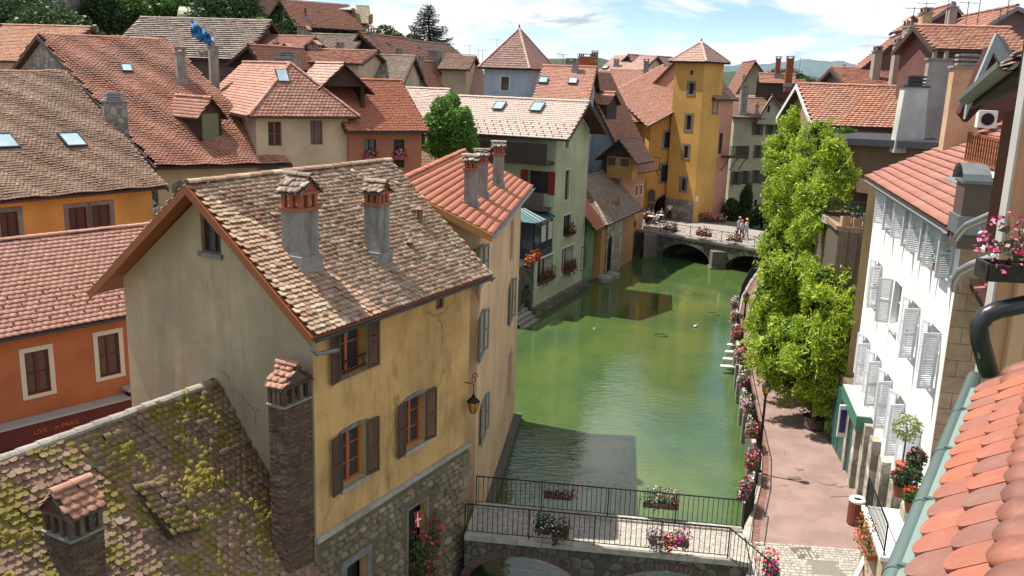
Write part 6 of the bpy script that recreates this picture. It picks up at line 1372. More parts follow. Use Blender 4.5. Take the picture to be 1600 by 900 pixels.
# roof furniture of the white house
px_c = Wh.on(1528, 355); chimney(Wh.root, Wh.on(1530, 348), 1.05, .75, Wh.on(1530, 348).z + 1.35, nW, 'cowl', shaft=flat('brown metal cladding', (.11, .07, .06), .5), below=.6)
fw = Wh.on(1535, 268); m = MB(); U, Sv, Nn, _ = slope_frame(*[Wh.A[i] for i in (0, 1, 3)]); m.slab([fw - U * .9 - Sv * .2 + Nn * .08, fw + U * .9 - Sv * .2 + Nn * .08, fw + U * .7 + Sv * .9 + Nn * .08, fw - U * .7 + Sv * .9 + Nn * .08], .03); part('flashing', m, ZINC, Wh.root)
bal = thing('roof_balcony', 'small brown wooden balustrade with white ledge set into the red brown roof', 'balcony', fw); m = MB(); bz = VZ(fw - Sv * .2, 268)
a0 = PY(1505, 256, 22.4); a1 = PY(1562, 272, 20.9); a1.z = a0.z - .1; dd = (a1 - a0); L = dd.length; dd.normalize(); hb = .72
m.box(a0 + Z3 * hb, dd * L, Vector((.06, .06, 0)), Z3 * .06); m.box(a0 + Z3 * .08, dd * L, Vector((.06, .06, 0)), Z3 * .06); part('rail', m, WOOD_R, bal)
b1_ = MB(); b1_.box((0, 0, .1), (.035, 0, 0), (0, .035, 0), (0, 0, hb - .1)); me = b1_.mesh('baluster'); me.materials.append(WOOD_R); pieces('baluster', me, [Matrix.Translation(a0 + dd * (L * (i + .3) / 15)) for i in range(15)], bal)
m = MB(); m.box(a0 - Z3 * .12, dd * L, Vector((.25, .25, 0)), Z3 * .14); part('ledge', m, WHITE, bal)
m = MB(); bq = a1 + Vector((.25, .2, 0)); m.box(bq - Z3 * .2, Vector((1.4, -.3, 0)), Vector((.5, .9, 0)), Z3 * 2.2); part('balcony_door', m, WOOD_D, bal)
# AC unit
P = PY(1541, 186, 27.5); ac = thing('air_conditioner', 'white air conditioner box with round fan grille on the roof below the dark eaves', 'air conditioner', P - Z3 * .4); m = MB(); m.cbox(P, .26, .14, .25, -.2); part('body', m, WHITE, ac); m = MB(); ax_ = Vector((-.2, -.98, 0)).normalized(); s_ = Z3.cross(ax_)
m.slab([P + ax_ * .15 + (s_ * math.cos(k * math.pi / 10) + Z3 * math.sin(k * math.pi / 10)) * .18 for k in range(20)], .02, ax_); part('fan_grille', m, IRON, ac)
# wooden oriel with terrace, far of the white house
OY = 37.2; oc = XY(1312, 350, OY); oR = XY(1362, 350, OY - .6); wo2 = WL(oc, oR, (10, 20)); zt1 = wo2.uz(1335, 345)[1]; zt2 = wo2.uz(1335, 363)[1]; zb1_ = wo2.uz(1330, 489)[1]
orl = thing('timber_oriel_house', 'weathered brown boarded oriel carrying a terrace with wooden flower tubs', 'oriel', (oc.x, oc.y, 0)); m = MB(); dpt = Vector((.9, 5.5, 0))
def prism(m, wl, u0, u1, z0, z1, back): m.box(wl.pt(u0, z0), wl.d * (u1 - u0), back, Z3 * (z1 - z0))
prism(m, wo2, 0.03, wo2.L, zb1_, zt2, dpt); part('wall', m, flat('brown board backing', (.10, .075, .055), .9), orl)
OB = flat('weathered brown board', (0.155, 0.115, 0.085), .9, var=.45, sc=5); k = 0; u = 0
while u < wo2.L - .02: m = MB(); wo2.box(m, u + .004, u + .125, zb1_ - .02, zt2, .004, .025 + .006 * (k % 3)); part('board', m, OB, orl); u += .13; k += 1
m = MB(); prism(m, wo2, -.1, wo2.L + .1, zt2, zt1 - .28, dpt); part('parapet', m, plaster('rusty parapet render', (.30, .19, .12), (.12, .08, .06), .9, 1.5), orl)
m = MB(); prism(m, wo2, .5, wo2.L + 3, 0, zb1_ - .02, dpt + Vector((0, 1, 0))); part('lower_wall', m, plaster('yellow ochre side render', (.38, .27, .13), None, .5), orl)
for i, x in enumerate((1321, 1339, 1358)):
    u, z = wo2.uz(x, 330); t = thing('flower_tub', ['left wooden tub with leafy plant on the oriel terrace', 'middle wooden tub with leafy plant on the oriel terrace', 'right wooden tub with leafy plant on the oriel terrace'][i], 'planter', wo2.pt(u, zt1 - .28, -.25), 'wooden tubs on the oriel terrace'); m = MB(); c = wo2.pt(u, zt1 - .28, -.25)
    m.cbox(c + Z3 * .19, .17, .15, .19, 0); part('tub', m, flat('light plank tub', (.42, .28, .18), .8), t); leaf_part('leaves', t, [(c + Z3 * .65, .22, .2, .28)], 160, .06, LEAF_DK, i)
# terrace railing
rw0 = wo2.pt(-1.2, zt1 - .3, -2.2); railing(orl, wo2.pt(-.05, zt1 - .3, -.5), wo2.pt(-1.3, zt1 - .35, -3.4), 1.0, .14); railing(orl, wo2.pt(-.05, zt1 - .3, -.5), wo2.pt(wo2.L, zt1 - .3, -.5), 1.0, .5)
m = MB(); m.slab([wo2.pt(.4, zt1 - .3, -.3), wo2.pt(.4, zt1 - .3, -5), wo2.pt(-1.5, zt1 - .3, -4.2), wo2.pt(-1.3, zt1 - .3, -3.0)], .3); part('terrace_slab', m, STONE_T, orl)
# drainpipe, yellow strip wall
pipe('drainpipe', 'tall cream yellow drainpipe in the angle beside the white house', [PY(1374, 285, 34.4), PY(1372, 330, 34.4), PY(1352, 500, 34.5), PY(1334, 640, 34.6)], .11, flat('cream yellow pipe', (.52, .38, .18), .5), 'pipe')
yw = WL(XY(1336, 400, 35.4), XY(1380, 400, 35.0), (10, 20)); m = MB(); yw.box(m, .2, yw.L + .6, 0, 11.0, -.3, 0); solo('yellow_side_wall', m, plaster('yellow side wall', (.46, .34, .17), (.25, .18, .1), .6), 'narrow yellowish wall behind the tall drainpipe', 'wall')
# long-roofed house behind the wisteria
RY = 47; d9 = azv(96); c9 = XY(1268, 210, RY)
T_R = tiles('orange pink scale tiles', [(0.46, 0.215, 0.14), (0.54, 0.29, 0.20), (0.42, 0.185, 0.12), (0.50, 0.25, 0.17)], None, lich=.2)
Rr = fhouse('wisteria_house', 'house with orange pink scalloped tile roof behind the wisteria', (1278, 215), RY, 95, (1490, 215), 9, (1370, 203), (1370, 139), plaster('mid brown render', (.26, .19, .12), None, .5), dict(mat=T_R, tw=.26, th=.26, kind='round', jit=.25, lift=.04), oe=.3, og=.4, fascia=WHITE, gut=None)  # walls in one even brown
# flat dark roof edge with chimney standing on it
fr = thing('flat_roof_edge', 'dark tarred flat roof edge below the scalloped tile roof', 'roof', PY(1380, 215, 43)); a = PY(1283, 214, 44.5); b2 = PY(1483, 205, 38.5); b2.z = a.z + .25; c3 = b2 + Vector((.8, 4, .1)); d4 = a + Vector((.4, 4.2, .1)); m = MB(); m.slab([a, b2, c3, d4], .3); part('roof', m, flat('black roofing felt', (.035, .038, .045), .4), fr)
m = MB(); m.slab([a + Vector((.5, .3, -.3)), b2 + Vector((.1, .3, -.3)), b2 + Vector((.1, .3, -2.5)), a + Vector((.5, .3, -2.5))], .3, (0, 1, 0)); part('wall', m, plaster('rust brown wall', (.20, .12, .08), None, .5), fr)
m = MB(); m.slab([a + Vector((1.5, 1.3, -2)), b2 + Vector((.1, .5, -2)), b2 + Vector((-.1, .5, -12)), a + Vector((1.5, 1.3, -12))], .3, (0, 1, 0)); part('lower_wall', m, plaster('dim brown wall', (.16, .12, .085), None, .5), fr)
def stack(name, label, x, yb, yt, wb, wt, Y, mat, kind='slab', az=12, zdrop=1.0, dp=.8, cap=True, head=None):
    """free-standing tapered chimney seen above the roofs"""
    P = PY(x, yb, Y); f_ = (P - CAM).dot(cF) / FOC; Wb, Wt = wb * f_, wt * f_; zt = VZ(P, yt); d = azv(az + 90); n = azv(az); t = thing(name, label, 'chimney', P - Z3 * zdrop)
    b = [P - Z3 * zdrop + d * sx * Wb / 2 + n * (sy * dp / 2 * Wb / Wb) for sx, sy in ((-1, -1), (1, -1), (1, 1), (-1, 1))]; hh = {'slab': .35, 'pots': .4, 'vent': .5, 'gable': .7, 'none': .02}[kind] ; z1 = zt - hh
    tp = [Vector((P.x, P.y, z1)) + d * sx * Wt / 2 + n * (sy * dp / 2) for sx, sy in ((-1, -1), (1, -1), (1, 1), (-1, 1))]; m = MB(); m.add(b + tp, [(0, 1, 5, 4), (1, 2, 6, 5), (2, 3, 7, 6), (3, 0, 4, 7), (4, 5, 6, 7)]); part('shaft', m, mat, t)
    Q = Vector((P.x, P.y, z1)); m = MB(); hx, hy = Wt / 2, dp / 2
    def B(a, b_, za, zb_, u=0, v=0): m.box(Q + d * (u - a) + n * (v - b_) + Z3 * za, d * 2 * a, n * 2 * b_, Z3 * (zb_ - za))
    B(hx + .07, hy + .07, 0, .08)
    if kind == 'slab':
        for sx in (-1, 1):
            for sy in (-1, 1): B(.06, .06, .08, hh - .07, sx * (hx - .08), sy * (hy - .08))
        B(hx, hy, hh - .07, hh)
    elif kind == 'vent':
        for j in range(3): B(hx * .8, hy * .8, .1 + j * .15, .18 + j * .15)
        B(hx * .5, hy * .5, .08, hh)
    elif kind == 'pots':
        k = max(1, round(Wt / .4))
        for i in range(k): m.lathe(Q + Z3 * .08 + d * (-hx + Wt * (i + .5) / k), [(.11, 0), (.10, .3), (.13, .32)], 8)
    elif kind == 'gable':
        for sx in (-1, 0, 1):
            for sy in (-1, 1): B(.05, .05, .08, .40, sx * (hx - .06), sy * (hy - .06))
        c = part('chimney_cap', m, head or CONC, t); m = MB(); e = .1
        for sg in (-1, 1): q = [Q - n * (hy + e) + d * sg * (hx + e) + Z3 * .38, Q + n * (hy + e) + d * sg * (hx + e) + Z3 * .38, Q + n * (hy + e) + Z3 * hh, Q - n * (hy + e) + Z3 * hh]; m.slab(q, .05)
        part('chimney_roof', m, T_SAL, t); return t
    part('chimney_cap', m, head or CONC, t); return t
BUFF = plaster('buff chimney render', (.50, .33, .20), None, .35, 1.0); LIL = plaster('lilac grey render', (.33, .28, .26), None, .5, 1.0); WGR = plaster('white grey chimney render', (.52, .51, .48), (.3, .3, .28), .6, .9)
stack('chimney_stack', 'broad whitish flared chimney with twin black louvred vents on the dark flat roof', 1420, 203, 118, 44, 34, 41, WGR, 'vent', 8, head=LEAD)
stack('chimney_stack', 'tall buff orange slab chimney standing on the white house roof', 1497, 212, 84, 46, 44, 33, BUFF, 'vent', 14, zdrop=1.5)
stack('chimney_stack', 'lilac grey chimney with a round clay pipe left of the buff chimney', 1462, 140, 80, 36, 34, 43, LIL, 'pots', 14, zdrop=2.5)
stack('chimney_stack', 'grey chimney with moulded cap directly behind the twin louvred vents', 1424, 140, 82, 30, 28, 50, LIL, 'slab', 8, zdrop=3)
stack('chimney_stack', 'tall thin buff chimney with slatted cap reaching highest on the right skyline', 1440, 75, 12, 15, 14, 54, BUFF, 'slab', 8, zdrop=3)
stack('chimney_stack', 'short buff chimney with stacked cap left of the tall thin one', 1420, 75, 40, 13, 12, 53, BUFF, 'vent', 8, zdrop=3)
stack('chimney_stack', 'wide buff double breast joining the two buff chimneys', 1431, 110, 70, 34, 34, 54, BUFF, 'none', 8, zdrop=3)
stack('chimney_stack', 'grey chimney with a little tiled gable top on brick posts', 1418, 70, 24, 15, 15, 56, LIL, 'gable', 8, zdrop=3)
stack('chimney_stack', 'mid grey chimney with slab cap low on the dark roof slope', 1401, 105, 60, 15, 14, 56, LIL, 'slab', 8, zdrop=3)
stack('chimney_stack', 'slim grey chimney with flared cap standing alone at the left of the skyline cluster', 1366, 125, 72, 12, 11, 58, LIL, 'slab', 8, zdrop=3)
stack('chimney_stack', 'small pale chimney pair above the scalloped roof ridge', 1298, 142, 118, 17, 15, 66, PINKC, 'pots', 8, zdrop=3)
stack('chimney_stack', 'thin black metal flue with a ball cowl above the scalloped roof ridge', 1315, 142, 101, 4, 4, 64, IRON, 'pots', 8, zdrop=3, dp=.3)
stack('chimney_stack', 'plain grey chimney against the brown gable at the top right', 1484, 40, 2, 11, 11, 60, LIL, 'pots', 8, zdrop=4)
# houses behind
gfront('dark_slope_house', 'house with long dark verge and dark brown gable behind the slim chimney', 1312, 1420, 60, 15, 8, (1405, 55), 136, plaster('dark brown gable', (.16, .115, .10), None, .4), sRED, og=.3, rp=.15, oe=.3)  # gable in one dark brown throughout
gfront('brick_gable_house', 'brick gabled house with grey verge on the top right skyline', 1440, 1518, 64, 10, 8, (1488, 10), 40, flat('brick gable', (.19, .075, .055), .9), sRED, og=.5, oe=.3, fascia=flat('grey verge board', (.22, .22, .24), .8))
gfront('grey_gable_house', 'brown grey gable under a wide grey verge at the far top right', 1548, 1640, 52, 8, 8, (1584, 14), 36, plaster('brown grey gable', (.19, .14, .125), None, .4), sRED, og=.5, oe=.6, fascia=flat('grey verge board', (.22, .22, .24), .8))
R3 = fhouse('town_house', 'bright orange pink tiled roof slope behind the buff chimneys at the top right', (1465, 95), 44, 96, (1600, 95), 6, (1520, 82), (1520, 47), plaster('dark red wall', (.13, .05, .038), None, .4), dict(mat=T_R, tw=.26, th=.24, kind='round', jit=.25, lift=.04), zb=4, oe=.3)
fhouse('town_house', 'low striped roof and dark brown wall between the slim chimney and the scalloped roof', (1325, 140), 57, 97, (1420, 140), 8, (1372, 136), (1400, 112), plaster('dark brown gable', (.16, .115, .10), None, .4), dict(sRED), zb=4)
# aerials
def aerial(label, x, yb, yt, Y, bars=5, bl_=.5):
    P = PY(x, yb, Y); zt = VZ(P, yt); t = thing('tv_aerial', label, 'aerial', P); m = MB(); m.tube([P - Z3 * 1, Vector((P.x, P.y, zt))], .022, 5); part('mast', m, LEAD, t); m = MB(); d = azv(80); n = azv(-10); q = Vector((P.x, P.y, zt - .08))
    m.tube([q - d * bl_, q + d * bl_], .012, 4)
    for i in range(bars): c = q + d * (-bl_ + 2 * bl_ * i / (bars - 1)); m.tube([c - n * .25 - Z3 * .06, c + n * .25 + Z3 * .06], .008, 4)
    part('antenna', m, LEAD, t)
for i, (x, yb, yt, Y, lb) in enumerate(((1423, 60, 11, 54, 'aerial above the tiled gable chimney with its boom pointing left'), (1447, 15, 3, 54, 'short aerial on top of the tall thin buff chimney'), (1479, 30, -12, 58, 'tall aerial mast left of the brick gable'), (1508, 45, 2, 52, 'lattice aerial in front of the brick gable'), (1526, 42, -8, 52, 'bare mast right of the brick gable'), (1574, 20, -5, 50, 'aerial above the grey gable at the far top right'), (1563, 22, 14, 48, 'small low aerial left of the grey gable'), (734, 86, 70, 95, 'left aerial above the wide grey chimneys near the blue tower'), (748, 88, 77, 95, 'middle small aerial near the blue tower'), (754, 88, 77, 92, 'right small aerial near the blue tower'), (776, 85, 61, 88, 'thin aerial just left of the blue tower roof'), (880, 96, 84, 100, 'small aerial behind the skylit pink roof'), (1249, 112, 90, 120, 'aerial above the two red brick chimneys'))): aerial(lb, x, yb, yt, Y, 4 + i % 3, .55 + .1 * (i % 3))
# ------------------------------------------------------------------ our own roof, gutter and pilaster in the lower right
zE = 12.9; e1 = G(1432, 890, zE); e2 = G(1498, 706, zE); dF = (e2 - e1).normalized(); nF = Vector((dF.y, -dF.x, 0)); PA = math.radians(41); upF = nF * math.cos(PA) + Z3 * math.sin(PA)
own = thing('red_tile_roof', 'close roof of big rounded orange red tiles with green gutter in the lower right corner', 'roof', e2)
T_O1 = tiles('orange red clay tile', [(0.37, 0.105, 0.05), (0.22, 0.10, 0.075), (0.40, 0.115, 0.058), (0.20, 0.09, 0.068), (0.33, 0.10, 0.055)], None, lich=.16, rough=.6)
a = e1 - dF * 1.6; b2 = e2 + dF * 1.05; q = [a, b2, b2 + upF * 3.2, a + upF * 3.2]; m = MB(); m.slab(q, .05); ro = part('roof_deck', m, WOOD_D, own)
tile_field(ro, q, dict(mat=T_O1, tw=.170, th=.155, kind='scale', jit=.12, lift=.014, thick=.012, lap=.03), individual=300)
GZ = flat('green grey painted zinc', (0.115, 0.165, 0.145), .45, .3, var=.12); gc = -nF * .062 - Z3 * .045; gt = thing('roof_gutter', 'grey green zinc gutter running diagonally along the foot of the close red tile roof', 'gutter', e2 + gc)
m = MB(); m.tube([a + gc, b2 + gc + dF * .35], .04, 14); part('gutter', m, GZ, gt, True); m = MB(); m.slab([a - nF * .06 - Z3 * .01, b2 - nF * .06 - Z3 * .01, b2 + upF * .05, a + upF * .05], .012); part('metal_strip', m, flat('pale green metal strip', (.22, .29, .25), .4, .2), gt)
for k in range(6): o = a + dF * (.35 + k * .62) + gc; m = MB(); m.tube([o - dF * .008, o + dF * .008], .044, 14); m.box(o + Z3 * .04, dF * .022, nF * .12 , Z3 * .012); part('bracket', m, GZ, gt)
BP = flat('black plastic pipe', (0.022, 0.023, 0.026), .28, var=.05); pipe('black_drainpipe', 'thick black drainpipe bending down above the close red roof', [PY(1640, 468, 5.3), PY(1600, 476, 5.25), PY(1560, 484, 5.2), PY(1541, 492, 5.2), PY(1530, 508, 5.2), PY(1531, 530, 5.2), PY(1546, 585, 5.2)], .055, BP, 'drainpipe')
PIL = plaster('apricot render', (0.62, 0.34, 0.20), (.45, .25, .16), .25, .8, .12, .2); k0 = XY(1569, 350, 5.9); pl = thing('apricot_pilaster', 'apricot rendered wall pilaster rising at the right edge beside the flower pot', 'wall', (k0.x, k0.y, 9)); m = MB(); m.box(Vector((k0.x, k0.y, 9)), Vector((1.4, -.15, 0)), Vector((.62, .9, 0)), Z3 * 6.2); part('wall', m, PIL, pl)
m = MB(); m.box(Vector((k0.x - .018, k0.y - .03, 9)), Vector((.018, 0, 0)), Vector((0, .08, 0)), Z3 * 6.0); part('edge_trim', m, flat('pale trim', (.45, .43, .41), .5), pl)
m = MB(); m.box(Vector((k0.x + .12, k0.y - .07, 9)), Vector((.09, -.01, 0)), Vector((0, .05, 0)), Z3 * 6.0); part('ridge_trim', m, plaster('apricot render light', (0.66, 0.39, 0.24), None, .2), pl)
# timber eaves, gutter and dark door above
te = thing('timber_eaves', 'dark timber eaves with an old grey gutter jutting in at the upper right edge', 'eaves', PY(1560, 130, 11)); A1 = PY(1520, 152, 14.5); A2 = PY(1590, 96, 11.0); back = Vector((2.6, .9, .9))
m = MB(); m.slab([A1, A2, A2 + back, A1 + back], .18); part('soffit', m, flat('dark eaves board', (.035, .028, .024), .8), te); gutter(te, A1 + Vector((-.1, 0, .0)), A2 + Vector((-.1, 0, .0)), flat('old grey gutter', (.20, .20, .18), .7), .12)
tile_field(te, [A2 + Z3 * .06, A1 + Z3 * .06, A1 + back + Z3 * .06, A2 + back + Z3 * .06], dict(mat=TILE_OLD, tw=.2, th=.18, kind='round', jit=.6, lift=.04))
m = MB(); w0_ = XY(1563, 210, 12.5); m.box(Vector((w0_.x, w0_.y, 12.3)), Vector((1.4, -.3, 0)), Vector((.8, 1.2, 0)), Z3 * 1.9); part('door_wall', m, flat('dark red timber', (.12, .035, .02), .6), te); m = MB(); m.box(PY(1589, 132, 10.2), Vector((1.5, 0, 0)), Vector((1.0, 1.5, 0)), Z3 * .75); part('board_wall', m, WOOD_OLD, te)
m = MB(); o = PY(1538, 100, 24); gv = thing('grey_verge_gable', 'steep grey barge boards of a small dormer beside the tiles at the upper right', 'dormer', o); P1_, P2_, P3_ = PY(1512, 158, 22), PY(1557, 52, 22), PY(1582, 98, 22)
for p, q2 in ((P1_, P2_), (P2_, P3_)): m.slab([p, q2, q2 - Z3 * .42, p - Z3 * .42], .1, (0, 1, 0))
part('barge_boards', m, flat('grey painted board', (.30, .31, .33), .7), gv, kind='stuff'); m = MB(); m.slab([P1_ + Vector((0, .3, -.3)), P2_ + Vector((0, .3, -.3)), P3_ + Vector((0, .3, -.3)), P3_ + Vector((-.2, .3, -.8)), P1_ + Vector((.2, .3, -.5))], .2, (0, 1, 0)); part('gable_panel', m, flat('dark red panel', (.06, .018, .014), .8), gv)
q = [PY(1557, 52, 22.05), P3_ + Vector((0, .1, 0)), P3_ + Vector((1.5, 2.5, 0.0)), P2_ + Vector((1.5, 2.5, .0))]; m = MB(); m.slab(q, .08); r_ = part('roof', m, WOOD_D, gv)
flowerbox('pink and pale geraniums in a pot hung on the apricot pilaster at the right edge', PY(1592, 437, 5.3), (1, -.1, 0), .42, ['pink', 'pale', 'pink'], n=260, bn=420, hang=.04, up=.17, bsz=.016, lsz=.028, leaf=LEAF_DK, spread=.02, h=.1, wsz=.18, cat='flower pot', name='flower_pot', boxm=flat('black plastic trough', (.02, .02, .02), .5))
# ------------------------------------------------------------------ wisteria on the right bank
wi = thing('wisteria', 'huge bright yellow green wisteria cascading over the path from the right bank houses', 'climbing plant', G(1272, 660, .3)); W_ = []
def pb(x, y, Y, r, rz=None, ry=None): return (PY(x, y, Y), r, ry or r * .8, rz or r)
up_ = [(1244, 196, 52, .8), (1262, 175, 53, .5), (1232, 222, 52, 1.15), (1262, 232, 51, 1.4), (1290, 258, 49, 1.1), (1302, 285, 48.5, .8), (1240, 262, 51, 1.3), (1215, 262, 52, .8), (1258, 295, 50, 1.5), (1228, 318, 51, 1.2), (1255, 345, 50, 1.4), (1222, 362, 50, 1.1), (1248, 385, 49, 1.3), (1275, 372, 48, 1.0), (1285, 330, 48.5, 1.0), (1206, 388, 50, .7)]
lo_ = [(1212, 420, 48, 1.0), (1245, 425, 47, 1.35), (1275, 430, 45, 1.3), (1205, 460, 48, 1.1), (1198, 500, 47, .9), (1235, 465, 46, 1.5), (1272, 470, 44, 1.5), (1300, 475, 42, 1.1), (1225, 510, 45, 1.4), (1262, 520, 43, 1.5), (1296, 520, 41, 1.3), (1202, 545, 45, 1.0), (1232, 555, 43.5, 1.2), (1265, 565, 42, 1.2), (1298, 570, 40, 1.1), (1312, 545, 40, .8), (1215, 585, 43, .8), (1240, 600, 42, .8), (1290, 600, 40, .8), (1308, 610, 39.5, .6), (1310, 640, 39, .35), (1270, 600, 41, .7)]
lo_ = [(x, y, (36.6 if x >= 1250 else 38.2) if y >= 540 else min(Y, 41.5), r * (.84 if y >= 540 else .93), *e_) for x, y, Y, r, *e_ in lo_] + [(1300, 622, 36.4, .6), (1316, 640, 36.0, .45), (1322, 606, 35.8, .6), (1308, 668, 36, .28), (1326, 575, 36, .6), (1240, 520, 38.5, .9), (1275, 515, 37.5, .9)]
bl = [pb(*p) for p in up_ + lo_] + [pb(*p) for p in ((1232, 572, 38.8, .8), (1262, 568, 37.6, .9), (1286, 572, 36.6, .7), (1212, 560, 40.5, .8), (1250, 540, 38.5, 1.0), (1278, 205, 44, .6), (1272, 235, 44.5, 1.0), (1275, 275, 43.5, 1.0), (1280, 315, 43, 1.0), (1268, 350, 44, .9), (1265, 395, 44, .8), (1265, 172, 52, .6), (1252, 185, 52, .6), (1214, 232, 52, .55), (1300, 232, 41, .55), (1308, 262, 41, .8), (1296, 290, 41, .8), (1312, 300, 40.5, .5), (1285, 345, 41, .7), (1292, 440, 37.5, .9), (1305, 470, 36.6, .8), (1300, 505, 36.4, 1.0), (1316, 520, 36.0, .7), (1310, 555, 36, .8), (1292, 545, 37, .9), (1322, 500, 36, .5), (1285, 590, 37.5, .7), (1306, 595, 36.5, .55), (1272, 610, 38, .5), (1190, 520, 46.5, .8), (1188, 480, 47.5, .7), (1196, 575, 44.5, .6))]
rr = random.Random(12); b2_ = []
for c, rx, ry, rz in bl:
    b2_.append((c, rx * .8, ry * .8, rz * .8))
    for k in range(4):
        a = rr.uniform(0, 6.28); e = rr.uniform(-1, 1); f_ = rr.uniform(.28, .55); b2_.append((Vector(c) + Vector((math.cos(a) * rx * .85, math.sin(a) * ry * .85, e * rz * .85)), rx * f_, ry * f_, rz * f_ * rr.uniform(.8, 1.5)))
bl0 = bl; bl = b2_
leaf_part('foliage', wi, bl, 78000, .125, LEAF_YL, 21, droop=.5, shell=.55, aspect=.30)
rr = random.Random(3); extra = []
for c, rx, ry, rz in bl0:
    for k in range(2):
        a = rr.uniform(0, 6.28); q = Vector(c) + Vector((math.cos(a) * rx * .95, -abs(math.sin(a)) * ry * .9, -.6 * rz)); L_ = rr.uniform(.5, 1.3)
        for j in range(4): extra.append((q - Z3 * L_ * j / 4, .13, .13, L_ * .18))
    for k in range(7):
        a = rr.uniform(0, 2 * math.pi); q = Vector(c) + Vector((math.cos(a) * rx * 1.05, -abs(math.sin(a)) * ry, rr.uniform(-.9, .7) * rz)); extra.append((q, .32, .3, .22 + rr.uniform(0, .25)))
leaf_part('sprays', wi, extra, 30000, .13, LEAF_YL, 33, droop=.9, shell=.1, aspect=.26)
leaf_part('inner_leaves', wi, [(c, rx * .72, ry * .72, rz * .75) for c, rx, ry, rz in bl0], 16000, .16, LEAF_DK, 41, shell=.1)  # dark leaf colour puts the shade of the interior into the foliage
# low-hanging climber in the shade, right side
leaf_part('shade_climber', wi, [pb(1300, 240, 47, .9), pb(1318, 222, 46, .8), pb(1305, 330, 46, .7), pb(1330, 240, 45, .5), pb(1303, 650, 38.6, .4), pb(1322, 590, 38.4, .5)], 6000, .13, LEAF_MD, 51, shell=.2)
m = MB(); b0 = G(1272, 662, .5); 
for i, (x, y, Y) in enumerate(((1262, 560, 42), (1250, 470, 45), (1290, 520, 41), (1255, 380, 48.5), (1240, 300, 50), (1265, 240, 51))): trunk(m, b0 if i < 3 else PY(1258, 500, 44), PY(x, y, Y), .06, .03, 6, 9, .10, i)
part('stem', m, BARK, wi)
m = MB(); m.lathe(G(1272, 668, 0), [(.42, 0), (.52, .08), (.50, .45), (.55, .5), (.47, .5), (.45, .42)], 20); solo('tree_planter', m, plaster('dark clay planter', (.12, .09, .075), None, .5), 'round dark clay planter holding the wisteria stem', 'planter')
# dim shopfront behind the wisteria
sp0 = G(1283, 662, 0); sp1 = G(1326, 742, 0); wsp = WL(sp0, sp1, (5, 36)); sf_ = thing('teal_shopfront', 'dark teal wooden shopfront in the shade under the wisteria', 'shopfront', sp0)
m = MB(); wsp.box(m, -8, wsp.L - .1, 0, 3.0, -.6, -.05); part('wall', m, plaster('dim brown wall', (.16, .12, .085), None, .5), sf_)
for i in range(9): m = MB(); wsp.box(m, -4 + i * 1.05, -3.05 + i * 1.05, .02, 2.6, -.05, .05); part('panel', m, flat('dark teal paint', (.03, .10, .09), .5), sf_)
m = MB(); o = wsp.pt(wsp.L + .15, 1.6, .35); m.box(o, wsp.d * .1, wsp.N * .32, Z3 * 1.25); sg = solo('wall_sign', m, WHITE, 'narrow white sign with a dark blue panel hanging beside the teal shopfront', 'sign'); BASE[sg.name] = Vector(sg.location)
m = MB(); m.box(o - wsp.d * .01 + Z3 * .18 + wsp.N * .05, wsp.d * .12, wsp.N * .22, Z3 * .9); part('sign_panel', m, flat('navy enamel', (.03, .03, .16), .4), sg)
# ------------------------------------------------------------------ quay railing, flower boxes and lamps
qr = thing('quay_railing', 'black iron railing along the promenade edge, hung with flower boxes', 'railing', (9, 32, 0)); rp_ = [Vector((x, y, 0)) for x, y in Rb[3:-1]]
for a, b2 in zip(rp_[:-1], rp_[1:]):
    d = (b2 - a).normalized(); nr = Vector((d.y, -d.x, 0)) * .1; railing(qr, a + nr + Z3 * .09, b2 + nr + Z3 * .09, .95, .16)
FB = [((1147, 470), ['pale', 'white'], 'pale pink and white flowers on the quay railing by the farther lamp'), ((1143, 492), ['red', 'white', 'pale'], 'red and white flowers on the quay railing just nearer than the farther lamp'), ((1144, 519), ['red', 'pink'], 'red geraniums on the quay railing above the white landing steps'), ((1150, 553), ['pale', 'red'], 'pale pink flowers on the quay railing right at the white landing steps'), ((1154, 589), ['magenta', 'white'], 'magenta and white flowers on the quay railing just below the landing steps'), ((1160, 630), ['pale', 'magenta', 'white'], 'mixed magenta and silvery flowers on the quay railing left of the near lamp head'), ((1166, 668), ['red', 'pink', 'white'], 'red and white petunias on the quay railing left of the near lamp post'), ((1176, 717), ['red', 'magenta'], 'red and magenta geraniums on the quay railing level with the lamp base'), ((1168, 762), ['magenta', 'white', 'red'], 'pink and white petunias at the corner where quay railing meets the footbridge')]
for (p, cols, lb) in FB:
    P = G(p[0], p[1] + 6, .72); best = min(range(len(rp_) - 1), key=lambda i: ((rp_[i] + rp_[i + 1]) / 2 - P).xy.length); a, b2 = rp_[best], rp_[best + 1]; d = (b2 - a).normalized(); s_ = max(0, min((b2 - a).length, (P - a).dot(d))); q = a + d * s_ - Vector((d.y, -d.x, 0)) * .14; q.z = .62
    flowerbox(lb, q, d, .95, cols, n=380, bn=330, hang=.42, up=.24, bsz=.045, lsz=.065, group='flower boxes on the quay railing')
m_ = bw.pt
def bx(label, u, o, cols, **k): flowerbox(label, bw.pt(u, DZ + .42, o), bw.d, k.pop('L', 1.0), cols, group='flower boxes on the footbridge railings', boxm=flat('brown trough', (.14, .07, .045), .7), **k)
wr = lambda x, y, o: WL(BR0 + bw.N * o, BR1 + bw.N * o, (0, 0)).uz(x, y)[0]
bx('white and violet trailing flowers with one red spot on the near railing, left', wr(862, 820, .15), .16, ['white', 'white', 'red'], n=900, bn=170, hang=.4, up=.28, leaf=LEAF_DK, bsz=.03)
